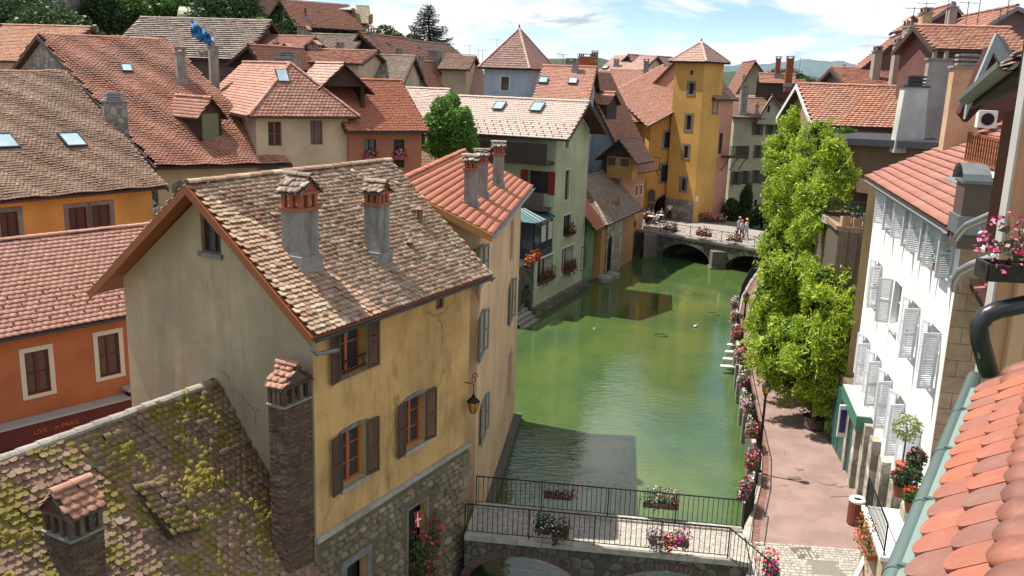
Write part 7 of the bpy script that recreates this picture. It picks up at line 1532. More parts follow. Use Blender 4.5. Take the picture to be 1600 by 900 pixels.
bx('multicoloured red, violet and magenta flowers on the near railing, right', wr(1046, 838, .15), .16, ['violet', 'pale', 'red', 'magenta', 'magenta'], L=1.15, n=420, bn=620, hang=.34, up=.22, leaf=LEAF_MD, bsz=.035)
bx('brown trough with a pale pink tuft at one end on the far railing, left', wr(872, 775, -2.25), -2.25, ['pale'], n=90, bn=50, hang=.1, up=.08, L=.9, leaf=LEAF_DK); flowerbox('pale pink hydrangea tuft at the right end of the far railing trough', bw.pt(wr(895, 778, -2.25), DZ + .5, -2.2), bw.d, .2, ['pale'], box=False, n=60, bn=150, hang=.2, up=.1, bsz=.035, group='flower boxes on the footbridge railings')
bx('leafy green trough with pink ends on the far railing, right', wr(1032, 788, -2.25), -2.25, ['pale', 'white', 'pink'], n=620, bn=120, hang=.12, up=.36, L=1.1, leaf=LEAF_GR)
flowerbox('pink petunias spilling at the bottom end of the footbridge side railing', Vector((7.85, 24.1, .5)), (.1, 1, 0), .9, ['magenta', 'pink', 'red'], n=350, bn=260, hang=.3, up=.3, bsz=.045, leaf=LEAF_MD, group='flower boxes on the footbridge railings')
fr_ = lambda u, lb, c: flowerbox(lb, fw_.pt(u, fz + .35, .05), fw_.d, 1.4, c, n=260, bn=220, hang=.3, up=.35, lsz=.09, bsz=.07, leaf=LEAF_DK, group='flower boxes on the road bridge')
fr_(fw_.uz(1048, 357)[0], 'dark leafy flower box on the road bridge railing nearest the terrace', ['pale']); fr_(fw_.uz(1100, 366)[0], 'red flower box in the middle of the road bridge railing', ['red', 'pale']); fr_(fw_.uz(1148, 374)[0], 'red and white flower box on the road bridge railing beside the walkers', ['white', 'red', 'pale'])
flowerbox('long red flower box against the foot of the salmon pink house', G(1116, 346, .9), (1, -.1, 0), 2.2, ['red', 'pale'], n=240, bn=260, hang=.2, up=.4, lsz=.09, bsz=.08, leaf=LEAF_DK, group='flower boxes on the road bridge')
def street_lamp(label, P, h):
    t = thing('street_lamp', label, 'street lamp', P, 'lamps on the promenade'); m = MB(); m.lathe(P, [(.15, 0), (.15, .12), (.10, .18), (.09, .7), (.055, .8), (.045, h - .62), (.08, h - .58), (.03, h - .54)], 10); part('post', m, IRON, t, True); lantern(t, P + Z3 * (h - .56), .98)
    return t
L1 = street_lamp('near black promenade lamp with amber lantern, beside the near railing flowers', G(1184, 740, 0), 3.75); L2 = street_lamp('farther black promenade lamp with amber lantern, left of the wisteria', G(1157, 560, 0), 3.7)
wh = MB(); wh.lathe(G(1184, 740, 0) + Z3 * 3.72, [(.20, 0), (.19, .03), (.05, .1)], 6)
# litter bin
P = G(1336, 818, 0); bn_ = thing('litter_bin', 'reddish brown slatted litter bin with a white rimmed lid on the promenade', 'litter bin', P); m = MB(); m.lathe(P, [(.25, .03), (.25, .78), (.24, .8)], 20); part('liner', m, IRON, bn_); m = MB()
for k in range(22):
    a = 2 * math.pi * k / 22; c = P + Vector((math.cos(a), math.sin(a), 0)) * .265; t_ = Vector((-math.sin(a), math.cos(a), 0)); m = MB(); m.box(c - t_ * .034 + Z3 * .04, t_ * .068, Vector((math.cos(a), math.sin(a), 0)) * .02, Z3 * .78); part('slat', m, flat('red brown bin slats', (.20, .055, .03), .6), bn_)
m = MB(); m.lathe(P + Z3 * .82, [(.29, 0), (.30, .07), (.27, .11), (.16, .11), (.14, .05)], 24); part('lid', m, WHITE, bn_, True); m = MB(); m.lathe(P + Z3 * .88, [(.15, 0), (.15, .012)], 16); part('opening', m, IRON, bn_)
# white landing steps on the water
ls = thing('landing_steps', 'white landing steps down to the water beside the quay', 'steps', G(1138, 570, ZW)); c = G(1147, 548, -.3); dl = Vector((.35, .94, 0)).normalized(); nl = Vector((-dl.y, dl.x, 0))
for i in range(4): m = MB(); o = G(1125, 574, -.95) + dl * (i * .78) + Z3 * (.2 * i); m.box(o, Vector((1, -.1, 0)) * 1.05, dl * .34, Z3 * .07); part('step', m, WHITE, ls)
m = MB(); o = G(1125, 574, -1.4); m.box(o + Vector((.1, 0, -.4)), dl * 3.1, Vector((.08, 0, 0)), Z3 * .5); m.box(o + Vector((.85, 0, -.4)), dl * 3.1, Vector((.08, 0, 0)), Z3 * .9); part('stringer', m, LEAD, ls, kind='stuff')
# rings and birds on the water
def ring(label, x, y, R_, mat): c = G(x, y, ZW + .02); m = MB(); m.tube([c + Vector((R_ * math.cos(k * math.pi / 12), R_ * math.sin(k * math.pi / 12) * .8, 0)) for k in range(25)], .03, 5); solo('floating_ring', m, mat, label, 'floating ring')
ring('dark floating ring in the middle of the canal', 1033, 524, .42, flat('wet rope', (.03, .04, .02), .6)); ring('faint thin floating ring near the quay, farther up', 1115, 490, .5, flat('wet pale rope', (.10, .13, .05), .6))
for (x, y, lb) in ((1086, 511, 'white bird swimming in mid canal beside the floating rings'), (928, 514, 'tiny white bird farther left on the canal')):
    P = G(x, y, ZW); s_ = 1 if x > 1000 else .5; t = thing('water_bird', lb, 'bird', P); o = part('body', (lambda m: (m.lathe(P, [(.02, -.02), (.09 * s_, .02), (.11 * s_, .07 * s_), (.05 * s_, .13 * s_)], 10), m.tube([P + Vector((.07 * s_, 0, .08 * s_)), P + Vector((.13 * s_, 0, .2 * s_)), P + Vector((.19 * s_, 0, .2 * s_))], .03 * s_, 6, True, .012)) and m)(MB()), WHITE, t, True)
# ------------------------------------------------------------------ trees
def ptree(label, x, yb, yt, Y, blobs, n, size, mat, name='tree', seed=1, group=None):
    b0 = PY(x, yb, Y); h = VZ(b0, yt) - b0.z; return tree(name, label, 'tree', b0, h, [(PY(bx_, by_, Y + rr.uniform(-.8, .8)), r, r * .9, r * rz) for bx_, by_, r, rz in blobs], n, size, mat, seed=seed, group=group)
ptree('leafy green tree rising between the roofs left of the pale green house', 705, 262, 150, 61, [(690, 172, .75, 1.2), (708, 160, .5, 1.3), (700, 192, 1.0, 1.0), (722, 190, .75, 1.3), (680, 200, .8, 1), (715, 218, 1.1, 1), (732, 208, .6, 1.4), (690, 225, 1.1, .9), (735, 228, .6, 1), (672, 188, .45, 1.1), (728, 178, .35, 1.4)], 15000, .11, leafmat('fresh leaf', [(.09, .20, .03), (.18, .32, .06), (.13, .26, .045)]), seed=6)
# fir
P = PY(672, 84, 135); fz_t = VZ(P, 4); fir = thing('fir_tree', 'tall dark fir standing alone against the sky', 'tree', P); m = MB(); m.tube([P, Vector((P.x - .4, P.y, fz_t))], .28, 7, True, .03); H_ = fz_t - P.z; pts = []; r = np.random.default_rng(8)
for i in range(17):
    t_ = i / 17; z = P.z + H_ * (.12 + .86 * t_); R_ = 4.4 * (1 - t_) ** .75 * (.75 + .35 * r.uniform()) + .1
    for k in range(9):
        a = r.uniform(0, 6.28); e = Vector((math.cos(a) * R_, math.sin(a) * R_, -.16 * R_ + .25)); o = Vector((P.x - .4 * t_, P.y, z)); m.tube([o, o + e * .6 - Z3 * .08 * R_, o + e], .05, 4, False, .015)
        for s_ in np.linspace(.18, 1.02, max(3, int(R_ * 9))):
            c = o + e * s_ - Z3 * (.16 * R_ * math.sin(s_ * 3.1)); 
            for q in range(3): pts.append((c.x + r.normal(0, .10 + .16 * (1 - s_)), c.y + r.normal(0, .16), c.z - abs(r.normal(0, .16))))
part('trunk', m, BARK, fir); me = quads_mesh('needles', np.array(pts) - np.array(P), .15, seed=4, droop=.4, aspect=.35); part('needles', me, leafmat('blue green needle', [(.018, .035, .022), (.035, .06, .04), (.025, .05, .03)]), fir, kind='stuff')
GT = 'small trees along the skyline by the fir'
for i, (x, yb, yt, Y, w_, lb) in enumerate(((602, 66, 38, 140, 1.6, 'round bush behind the beige dormer house'), (620, 70, 50, 138, 1.1, 'pale small fir left of the tall fir'), (645, 72, 52, 139, 1.2, 'olive green tree close left of the tall fir'), (1215, 130, 108, 165, 2.0, 'dark trees right of the red chimneys on the skyline, left clump'), (1232, 132, 106, 160, 2.2, 'dark trees right of the red chimneys on the skyline, right clump'), (1250, 134, 116, 165, 2.0, 'low dark trees at the foot of the far hill'))):
    P = PY(x, (yb + yt) / 2, Y); hh = abs(VZ(P, yt) - P.z); tree('tree', lb, 'tree', PY(x, yb, Y), 2 * hh, [(P, w_, w_, hh), (P + Vector((w_ * .6, 0, -hh * .3)), w_ * .8, w_, hh * .7)], 1500, .2, LEAF_DK if i != 1 else LEAF_GR, seed=i)
# garden by the road bridge
ptree('columnar dark cypress in the garden behind the road bridge', 1163, 348, 288, 92, [(1163, 330, .8, 1.5), (1166, 312, .7, 1.8), (1169, 298, .4, 2.0)], 3600, .13, LEAF_DK, 'cypress', 3)
ptree('dense dark bush against the corner of the pink house', 1147, 350, 312, 91, [(1143, 330, 1.0, 1.2), (1150, 340, 1.0, .9), (1143, 318, .6, 1)], 3600, .12, LEAF_DK, 'bush', 4); ptree('loose grey green shrub between the cypress and the wisteria', 1190, 352, 318, 90, [(1182, 338, 1.0, .8), (1195, 332, 1.1, .9), (1205, 342, 1.0, .8), (1175, 346, .8, .7)], 4500, .12, leafmat('dull green leaf', [(.05, .085, .03), (.09, .13, .06), (.07, .10, .04)]), 'bush', 5)
# ------------------------------------------------------------------ castle hill details at the upper left
rr = random.Random(9); hb = []
for i in range(60): x, y = rr.uniform(0, 400), rr.uniform(-30, 46); Y = rr.uniform(96, 118); P = PY(x, y, Y); P.z = -1 + hillz(P.x, P.y) + .5; hb.append((P, rr.uniform(1.2, 2.6), rr.uniform(1.2, 2.6), rr.uniform(.9, 1.8)))
o = bpy.data.objects.new('hill_scrub', quads_mesh('hill_scrub', blob_points(hb, 30000, np.random.default_rng(5), .5), .26, seed=5)); COL.objects.link(o); o.data.materials.append(LEAF_DK); o['kind'] = 'stuff'
for i, (x, y, Y, w_, hh, mt) in enumerate(((75, 40, 78, 2.6, 2.0, LEAF_DK), (105, 48, 77, 2.2, 1.6, LEAF_DK), (345, 12, 92, 2.6, 2.4, LEAF_DK), (370, 8, 94, 2.2, 2.6, LEAF_DK), (300, 6, 97, 2.0, 1.8, LEAF_MD), (250, 4, 98, 2.4, 1.6, LEAF_MD), (405, 42, 92, .9, .9, leafmat('bright lime leaf', [(.12, .24, .03), (.2, .34, .05)])), (25, 20, 84, 2.4, 3.0, LEAF_DK), (165, 18, 90, 2.0, 2.0, LEAF_DK), (205, 10, 92, 1.6, 1.6, LEAF_MD))):
    P = PY(x, y, Y); tree('hill_bush', ['dark bush low on the hill at the upper left', 'dark bush sloping down beside the red roof ridge', 'dark tree behind the pale polytunnel, left', 'dark tree behind the pale polytunnel, right', 'green bush left of the polytunnel', 'green hedge bush above the brown striped roof', 'bright lime bush beside the ivy house', 'large dark tree at the top left corner', 'dark bush beside the rock tower', 'light bush above the striped roof gable'][i], 'bush', P - Z3 * hh * 1.2, hh * 2, [(P, w_, w_, hh), (P + Vector((w_ * .5, -.3, -hh * .3)), w_ * .8, w_, hh * .8), (P + Vector((-w_ * .5, -.2, -hh * .2)), w_ * .7, w_, hh * .7)], 3400, .2, mt, seed=i)
# rock and ruined wall
RKM = rubble('dark cliff rubble', (.13, .12, .115), (.06, .06, .06), .9)
for i, (xa, xb, yt, Y) in enumerate(((112, 150, -40, 88), (20, 100, -40, 96))): a, b2 = XY(xa, 30, Y), XY(xb, 30, Y + 2); m = MB(); wl = WL(a, b2); wl.box(m, 0, wl.L, 3, 30, -3, 0); solo('castle_wall', m, RKM, ['dark rock tower rising from the hill at the upper left', 'old castle wall among trees in the top left corner'][i], 'wall')
Gs = fhouse('striped_roof_house', 'long brown and white striped roof under the castle hill with a dark gable', (178, 96), 74, 97, (372, 96), 11, (270, 93), (270, 31), plaster('dark brown gable', (.16, .115, .10), None, .4), dict(mat=tiles('pale striped tiles', [(.20, .15, .12), (.44, .36, .30), (.30, .24, .20)], None, lich=.3), tw=.4, th=.34, kind='flat', jit=.2, lift=.09), og=.6, zb=2)
fhouse('orange_hip_roof_house', 'weathered orange roof at the far left edge under the castle hill', (-60, 100), 66, 100, (70, 100), 10, (10, 98), (10, 42), CRM, TS('weathered orange tiles', (.46, .24, .15), .2))
pt = thing('polytunnel', 'pale green polytunnel greenhouse on the hill terrace', 'greenhouse', PY(302, 30, 93)); P = PY(283, 31, 93); dd = Vector((1, .1, 0)).normalized(); nn_ = Vector((-.1, 1, 0)).normalized(); m = MB(); R_ = 1.25
for i in range(8): a0, a1 = math.pi * i / 8, math.pi * (i + 1) / 8; f = lambda a, u: P + dd * u + nn_ * (-R_ * math.cos(a)) + Z3 * R_ * math.sin(a); m.poly([f(a0, 0), f(a0, 2.7), f(a1, 2.7), f(a1, 0)])
for u in (0, 2.7): m.poly([f(math.pi * i / 8, u) for i in range(9)])
part('cover', m, flat('pale green film', (.38, .42, .27), .5), pt); m = MB()
for u in (0, .9, 1.8, 2.7): m.tube([f(math.pi * i / 8, u) + Z3 * .02 for i in range(9)], .03, 4)
part('hoops', m, WHITE, pt, kind='stuff')
# blue tarpaulin over the ridge scaffold
tp = thing('blue_tarpaulin', 'crumpled blue tarpaulin hanging over the striped roof ridge', 'tarpaulin', PY(315, 50, 74)); m = MB(); g_p = [[PY(298 + i * 4.4, 30 + i * 3.6 + j * (26 - i * 1.2) / 6, 73.5 + .35 * math.sin(i * 1.9 + j * 1.3)) for j in range(7)] for i in range(9)]
for i in range(8):
    for j in range(6): m.poly([g_p[i][j], g_p[i + 1][j], g_p[i + 1][j + 1], g_p[i][j + 1]])
part('sheet', m, flat('blue plastic sheet', (.05, .20, .42), .35, var=.5, sc=1.5), tp, True)
# ivy house and its neighbours on the brow
IVY = flat('ivy wall backing', (.025, .05, .015), 1); iv = gfront('ivy_house', 'ivy covered gabled house with red roof on the brow of the hill', 413, 463, 112, 48, 9, (441, 1), 40, IVY, sRED, zb=8, og=.3, wins=[('s', (444, 450, 18, 30), dict(win_s, trim=STONE_T, tw=.12))])
ws_ = iv.w['s']; r = np.random.default_rng(2); n = 9000; W_ = iv.W; U_ = r.uniform(0, W_, n); Zt = iv.ze + (iv.zr - iv.ze) * (1 - np.abs(U_ - W_ * .5) / (W_ * .55)); Zz = r.uniform(0, 1, n) ** .8 * (Zt - 8) + 8; keep = ~((np.abs(U_ - ws_.rect((443, 451, 17, 31))[0]) < 1.1) & (np.abs(Zz - ws_.rect((443, 451, 17, 31))[2] - .7) < 1.0))
pts = np.array([list(ws_.pt(u, z, .12)) for u, z in zip(U_[keep], Zz[keep])]); wa2 = iv.w['a']; pts2 = np.array([list(wa2.pt(u, z, .12)) for u, z in zip(r.uniform(0, 9, 4000), r.uniform(8, iv.ze, 4000))]); P_ = np.concatenate([pts, pts2]) - np.array(iv.root.location); part('ivy', quads_mesh('ivy', P_, .24, seed=4), leafmat('ivy leaf', [(.025, .07, .015), (.06, .13, .03), (.04, .09, .02)]), iv.root, kind='stuff')
dhs = fhouse('beige_dormer_house', 'cream house with yellowish roof, long dormer and dark shutters on the brow', (488, 50), 118, 78, (572, 50), 9, (520, 36), (525, 9), rubble('brown house stone', (.24, .19, .15), (.15, .12, .1), 1.4), TS('yellowish tiles', (.46, .38, .25), .08), zb=8, og=.6, oge=.6, sidemats={'e': CRM}, wins=[('a', (523, 533, 45, 54), dict(frame=WHITE, cols=2, rows=1, sh=WD, slat=False, shang=175)), ('a', (542, 552, 45, 55), dict(frame=WHITE, cols=2, rows=1, sh=WD, slat=False, shang=175)), ('e', (579, 583, 24, 37), dict(frame=WOOD_D, cols=2, rows=1))])
Pd = dhs.on(522, 30); m = MB(); m.box(Pd - dhs.d * 3.0, dhs.d * 5.6, dhs.n * 2.0, Z3 * 1.3); dm = part('dormer', m, WD, dhs.root); m = MB(); q0 = Pd - dhs.d * 3.2 + Z3 * 1.25 - dhs.n * .3; m.slab([q0, q0 + dhs.d * 6, q0 + dhs.d * 6 + dhs.n * 2.4 + Z3 * .7, q0 + dhs.n * 2.4 + Z3 * .7], .1); part('dormer_roof', m, flat('pale metal roof', (.45, .47, .46), .4, .3), dm)
px_chimney(dhs, 552, 33, 13, 5, 'none' if 0 else 'slab', shaft=BRICKR); px_chimney(iv, 477, 28, 12, 4, 'slab', shaft=BRICKR)
gfront('hill_house', 'grey house with dark overhanging gable on the hill left of the ivy house', 383, 412, 126, 30, 5, (398, -8), 18, BEI, sBRN, zb=8, og=.6)
# a few loose chimneys of the old town rows, each on its own roof
for (x, yb, yt, wb, Y, mt, kd, lb) in ((449, 112, 80, 34, 60, CONC, 'vent', 'broad grey chimney with metal hood right behind the hip of the cream house'), (470, 66, 43, 7, 82, CONC, 'slab', 'small grey chimney with a cap left of the ivy house corner'), (480, 60, 40, 7, 84, CONC, 'gable', 'small tiled chimney beside the capped one near the ivy house'), (433, 76, 60, 6, 76, BRICKR, 'pots', 'slim red clay chimney on the long low red roof'), (448, 80, 67, 13, 74, CONC, 'gable', 'short tile topped chimney on the long low red roof'), (493, 84, 63, 15, 76, CONC, 'gable', 'grey chimney with tiled top in front of the old grey brown roof'), (531, 86, 66, 10, 78, CONC, 'slab', 'plain grey chimney right of the tile topped ones'), (578, 60, 38, 12, 84, CONC, 'gable', 'chimney with twin clay hoods above the open timber gable'), (606, 93, 67, 8, 86, CONC, 'slab', 'upright grey chimney on the red slope left of the fir'), (623, 98, 76, 8, 84, CONC, 'slab', 'second upright grey chimney on the red slope'), (651, 84, 73, 11, 96, WD, 'slab', 'dark square chimney at the foot of the fir'), (679, 90, 74, 18, 94, CONC, 'pots', 'wide grey chimney right of the fir trunk'), (600, 134, 118, 8, 72, CONC, 'pots', 'pale chimney on the cream wall behind the white roof'), (892, 104, 91, 14, 100, PINKC, 'slab', 'pale box chimney behind the skylit pink roof'), (1014, 110, 90, 9, 118, CONC, 'pots', 'dark grey pots on the skyline left of the yellow tower'), (517, 140, 118, 20, 58, CONC, 'gable', 'grey chimney with tiled hood left of the open timber dormer')):
    stack('chimney_stack', lb, x, yb, yt, wb, wb, Y, mt, kd, 20, zdrop=2.5, dp=max(.5, wb / 1424 * Y * .7))
# ------------------------------------------------------------------ terraces and plants at the foot of the white house
tb = wW.pt(-4.0, 0); pl_ = thing('corner_terrace', 'low white and buff terrace walls with black iron railing below the white house', 'terrace', tb); m = MB(); wW.box(m, -6.0, -3.2, 0, 2.6, .02, 1.15); part('terrace_wall', m, plaster('buff terrace render', (.46, .36, .25), None, .4), pl_); m = MB(); wW.box(m, -6.1, -3.1, 2.6, 2.72, -.02, 1.25); part('terrace_cap', m, WHITE, pl_)
m = MB(); m.slab([wW.pt(-1.8, 1.7, .35), wW.pt(-1.8, 1.9, .35), wW.pt(-5.4, 1.0, 1.9), wW.pt(-5.4, .8, 1.9)], .12, -wW.N); part('sloping_beam', m, WHITE, pl_)
railing(pl_, wW.pt(-3.2, 2.72, 1.15), wW.pt(-6.0, 2.72, 1.15), .9, .14)
def potted(label, x, y, Y, r_, hh, cols=None, leaf=LEAF_MD, ball=False):
    P = PY(x, y, Y); t = thing('potted_plant', label, 'potted plant', P, 'potted plants on the corner terrace'); m = MB(); m.lathe(P, [(.12, 0), (.17, .28), (.19, .3), (.15, .3)], 14); part('pot', m, TERRA, t); c = P + Z3 * (.3 + hh)
    if ball: m = MB(); m.tube([P + Z3 * .25, c], .02, 5); part('stem', m, BARK, t)
    else: c = P + Z3 * (.3 + hh * .5)
    leaf_part('leaves', t, [(c, r_, r_, r_ if ball else hh * .55)], 500, .05, leaf, 3)
    if cols: rg = np.random.default_rng(4); q = blob_points([(c + Z3 * .08, r_ * .9, r_ * .9, hh * .45)], 90, rg, .8) - np.array(P); part('blossoms', quads_mesh('blossoms', q, .04, seed=3, aspect=.95), PET[cols], t, kind='stuff')
potted('small standard tree with a pale round crown in a clay pot on the terrace', 1408, 740, 21.6, .36, .95, None, leafmat('pale variegated leaf', [(.22, .28, .10), (.40, .44, .22), (.30, .36, .14)]), True)
potted('pink geranium in a clay pot right of the little standard tree', 1428, 748, 21.2, .24, .5, 'pink', LEAF_DK); potted('red geranium pot just below the standard tree', 1404, 775, 21.0, .24, .45, 'red', LEAF_GR); potted('bushy plant in a pot at the middle of the corner terrace', 1418, 782, 20.8, .28, .6, None, LEAF_DK); potted('low pot with one red bloom on the terrace edge', 1422, 800, 20.4, .26, .3, 'red', LEAF_MD)
flowerbox('orange red geraniums in a long trough hanging on the terrace rail', wW.pt(-4.6, 2.2, 1.3), dW, 1.6, ['red', 'orange'], n=380, bn=260, hang=.35, up=.3, leaf=LEAF_MD, boxm=TERRA, group='window flower boxes')
flowerbox('green plants on a window sill of the white house top floor', wW.pt(-3.4, 9.7, .1), dW, .9, ['white'], n=200, bn=10, hang=.1, up=.3, leaf=LEAF_MD, group='window flower boxes')
# ------------------------------------------------------------------ people
def skin_obj(name, pts, edges, mat, root, sub=1):
    me = bpy.data.meshes.new(name); b = base_of(root); me.from_pydata([tuple(Vector(p[:3]) - b) for p in pts], edges, []); o = bpy.data.objects.new(name, me); COL.objects.link(o); o.parent = root
    o.modifiers.new('Skin', 'SKIN')
    for i, p in enumerate(pts): me.skin_vertices[0].data[i].radius = (p[3], p[3] if len(p) < 5 else p[4])
    me.skin_vertices[0].data[0].use_root = True; s = o.modifiers.new('Sub', 'SUBSURF'); s.levels = sub; s.render_levels = sub; me.materials.append(mat); return o
SKIN = flat('skin', (.45, .27, .19), .6)
def person(label, P, head, shirt, trousers, hair=(.05, .03, .02), h=1.72, sit=False, stride=.12, hat=None, arm=.15, group='people on the bridge'):
    P = Vector(P); t = thing('person', label, 'person', P, group); f = Vector((math.sin(head), math.cos(head), 0)); s = Vector((f.y, -f.x, 0)); k = h / 1.72
    J = lambda x, y, z: P + s * x * k + f * y * k + Z3 * z * k
    hz = .48 if sit else .92; kz = .50; ft = .42 if sit else 0; dz = hz - .92
    def pt(x, y, z, r, r2=None): q = J(x, y, z); return (q.x, q.y, q.z, r * k, (r2 or r) * k)
    V = [pt(0, 0, hz, .13, .11), pt(0, .0, 1.12 + dz, .12, .10), pt(0, 0, 1.38 + dz, .15, .11), pt(0, 0, 1.47 + dz, .055), pt(0, .02, 1.56 + dz, .075, .08), pt(0, .02, 1.66 + dz, .085, .095), pt(0, .01, 1.70 + dz, .06)]
    Ed = [(0, 1), (1, 2), (2, 3), (3, 4), (4, 5), (5, 6)]; cloth_s = [0, 1, 2]; cloth_t = [0]
    for sx, st in ((-1, stride), (1, -stride)):
        i = len(V); 
        if sit: V += [pt(sx * .10, .05, hz, .085), pt(sx * .11, .42, .50, .06), pt(sx * .11, .40, .08, .04), pt(sx * .11, .54, .04, .035)]
        else: V += [pt(sx * .10, .0, .86, .09), pt(sx * .10, st * .6 + .03, kz, .06), pt(sx * .10, st, .09, .042), pt(sx * .10, st + .15, .04, .035)]
        Ed += [(0, i), (i, i + 1), (i + 1, i + 2), (i + 2, i + 3)]; cloth_t += [i, i + 1, i + 2]
        j = len(V); V += [pt(sx * .19, 0, 1.40 + dz, .06), pt(sx * .25, -.02 + (.1 if sit else 0), 1.12 + dz, .045), pt(sx * .24, arm + (.2 if sit else 0), .90 + dz + (.06 if sit else 0), .035)]; Ed += [(2, j), (j, j + 1), (j + 1, j + 2)]; cloth_s += [j, j + 1]
        hnd = len(V); V += [pt(sx * .24, arm + .05 + (.2 if sit else 0), .83 + dz, .033, .02)]; Ed += [(j + 2, hnd)]
        for q, (dx, L) in enumerate(((-.03, .065), (-.01, .08), (.01, .075), (.03, .06), (.045, .03))): V += [pt(sx * .24 + dx, arm + .09 + (.2 if sit else 0), .83 - L + dz, .009)]; Ed += [(hnd, len(V) - 1)]
    skin_obj('body', V, Ed, SKIN, t)
    def sub(name, ids, mat, grow):
        mp = {a: i for i, a in enumerate(ids)}; E2 = [(mp[a], mp[b]) for a, b in Ed if a in mp and b in mp]; skin_obj(name, [(*V[a][:3], V[a][3] + grow, V[a][4] + grow) for a in ids], E2, mat, t)
    sub('shirt', cloth_s, flat('cloth %s' % (shirt,), shirt, .85), .018); sub('trousers', cloth_t, flat('cloth %s' % (trousers,), trousers, .85), .014)
    m = MB(); c = J(0, -.005, 1.665 + dz); m.lathe(c - Z3 * .04, [(.098 * k, 0), (.108 * k, .05 * k), (.085 * k, .10 * k), (.02, .125 * k)], 12); part('hair', m, flat('hair %s' % (hair,), hair, .7), t, True)
    if hat: m = MB(); m.lathe(c + Z3 * .03 * k, [(.16 * k, 0), (.115 * k, .01), (.105 * k, .08 * k), (.03, .10 * k)], 14); part('hat', m, flat('hat %s' % (hat,), hat, .7), t, True)
    m = MB(); fc = J(0, .105, 1.60 + dz); m.tube([fc, fc + f * .03 * k - Z3 * .02], .012, 5)
    for sx in (-1, 1): m.cbox(J(sx * .035, .098, 1.625 + dz), .012, .006, .006, -head)
    m.cbox(J(0, .092, 1.565 + dz), .022, .006, .005, -head); part('face', m, flat('features', (.16, .07, .05), .6), t); return t
fl = lambda x, y: G(x, y, .82)
person('walker in a blue white shirt and red cap beside the yellow capped one', fl(1158, 374), 2.4, (.45, .5, .6), (.03, .04, .12), hat=(.45, .06, .05)); person('walker in pale shirt and light trousers wearing an orange yellow cap on the road bridge', fl(1165, 373), 2.2, (.6, .6, .58), (.42, .40, .36), hat=(.75, .35, .03), h=1.78)
person('walker behind the capped pair on the road bridge wearing a dusty pink cap', G(1154, 369, .82), 2.6, (.35, .4, .55), (.06, .07, .14), hat=(.5, .22, .2)); person('child in dark clothes standing by the railing in front of the walkers', fl(1150, 376), 1.2, (.04, .04, .05), (.03, .03, .04), h=1.15)
person('waiter in a white shirt in the dark archway', wlA.pt((au0 + au1) / 2, .78, 1.0), 3.2, (.7, .7, .7), (.02, .02, .02), group='people at the archway cafe')
Cf = [((1007, 346), (.45, .02, .03), 'diner in a red top at the leftmost cafe table'), ((1013, 343), (.35, .5, .48), 'diner in a pale turquoise top facing the archway'), ((1020, 345), (.55, .1, .12), 'diner in a pinkish red top in the middle of the terrace'), ((1027, 348), (.65, .65, .65), 'diner in a white top at the right of the terrace'), ((1033, 343), (.05, .05, .07), 'diner in dark clothes nearest the archway'), ((1010, 351), (.03, .03, .04), 'diner in black at the terrace railing')]
for i, (p, c, lb) in enumerate(Cf):
    P = G(p[0], p[1] + 3, .80); person(lb, P, [1.0, 2.6, 5.0, 4.2, 3.6, .6][i], c, (.04, .04, .06), sit=True, group='people at the archway cafe')
    t = thing('cafe_chair', 'small dark cafe chair under the ' + lb.split(' at ')[0].split(' facing ')[0].split(' in the ')[0].split(' nearest ')[0], 'chair', P, 'cafe chairs'); m = MB(); m.cbox(P + Z3 * .40, .2, .2, .02, .3); part('seat', m, WOOD_M, t); m = MB()
    for sx in (-1, 1):
        for sy in (-1, 1): m = MB(); m.tube([P + Vector((sx * .17, sy * .17, 0)), P + Vector((sx * .17, sy * .17, .4))], .015, 5); part('leg', m, IRON, t)
for i, p in enumerate(((1017, 349), (1030, 347))):
    P = G(*p, .8); t = thing('cafe_table', ['round cafe table between the red and turquoise diners', 'round cafe table beside the diner in white'][i], 'table', P); m = MB(); m.lathe(P + Z3 * .7, [(.35, 0), (.35, .03)], 16); part('tabletop', m, WHITE, t); m = MB(); m.tube([P, P + Z3 * .7], .03, 6); part('leg', m, IRON, t)
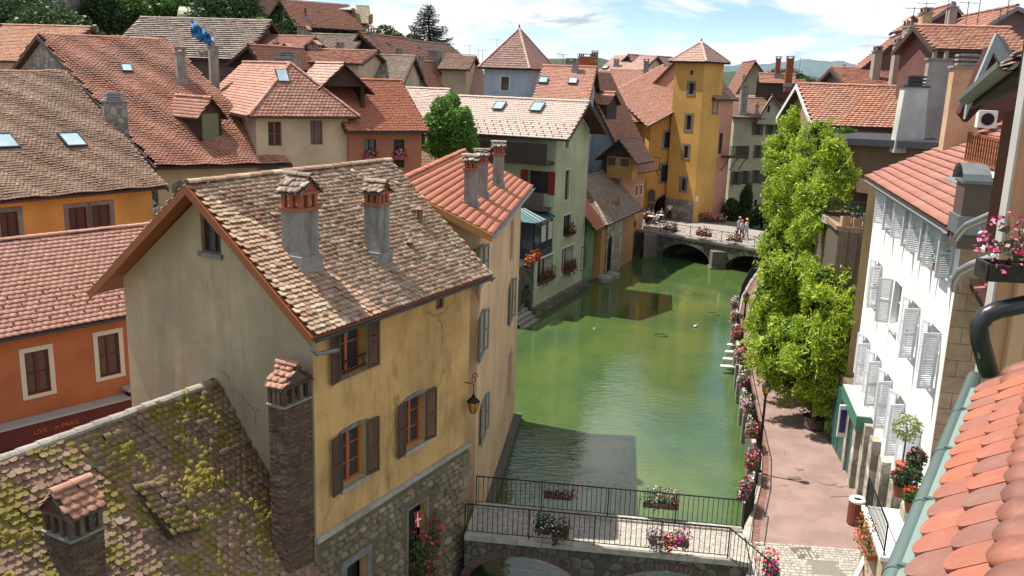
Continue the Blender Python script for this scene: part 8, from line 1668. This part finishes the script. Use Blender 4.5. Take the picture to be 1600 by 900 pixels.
# seated figure in the veranda
P = wC.pt(.5, 2.55, -.9); person('person in a patterned grey top seated inside the glass veranda', P, 3.6, (.35, .33, .38), (.05, .05, .06), sit=True, group='person in the veranda')
# bicycles against the tower foot
def bike(label, P, hd):
    t = thing('bicycle', label, 'bicycle', P, 'bicycles by the tower'); f = Vector((math.cos(hd), math.sin(hd), 0)); P = Vector(P); J = lambda x, z: P + f * x + Z3 * z
    for x in (-.52, .52):
        m = MB(); c = J(x, .34); m.tube([c + f * .32 * math.cos(k * math.pi / 10) + Z3 * .32 * math.sin(k * math.pi / 10) for k in range(21)], .022, 5); w_ = part('wheel', m, IRON, t); m = MB()
        for k in range(8): m.tube([c, c + f * .31 * math.cos(k * math.pi / 4) + Z3 * .31 * math.sin(k * math.pi / 4)], .004, 3)
        part('spokes', m, ZINC, w_, kind='stuff')
    m = MB()
    for a, b in (((-.52, .34), (-.1, .32)), ((-.1, .32), (-.2, .80)), ((-.2, .80), (-.52, .34)), ((-.17, .72), (.34, .76)), ((-.1, .32), (.36, .68)), ((.34, .86), (.52, .34))): m.tube([J(*a), J(*b)], .018, 5)
    part('frame', m, LEAD, t); m = MB(); s = Vector((-f.y, f.x, 0)); m.tube([J(.33, .95) - s * .25, J(.36, .98), J(.33, .95) + s * .25], .014, 5); part('handlebar', m, IRON, t); m = MB(); m.cbox(J(-.21, .86), .12, .06, .025, hd); part('saddle', m, IRON, t)
bike('left bicycle leaning at the foot of the yellow tower', G(1088, 346, .82), -.1); bike('right bicycle leaning at the foot of the yellow tower', G(1099, 347, .82), -.15)
# lettering on the orange canal wall and the tower plaque
u, z = Rh.w['a'].uz(996, 330); wrt = Rh.w['a']; rt_ = wrt.d if wrt.d.cross(Z3).dot(wrt.N) > 0 else -wrt.d; text3d(Rh.root, 'RESTAURANT', wrt.pt(u, z, .03), rt_, (Z3 + rt_ * .0), .55, flat('dark wall lettering', (.06, .035, .02), .8))
m = MB(); twl['r'].box(m, .15, .6, 2.9, 3.4, .01, .05); part('plaque', m, WHITE, tw_root)
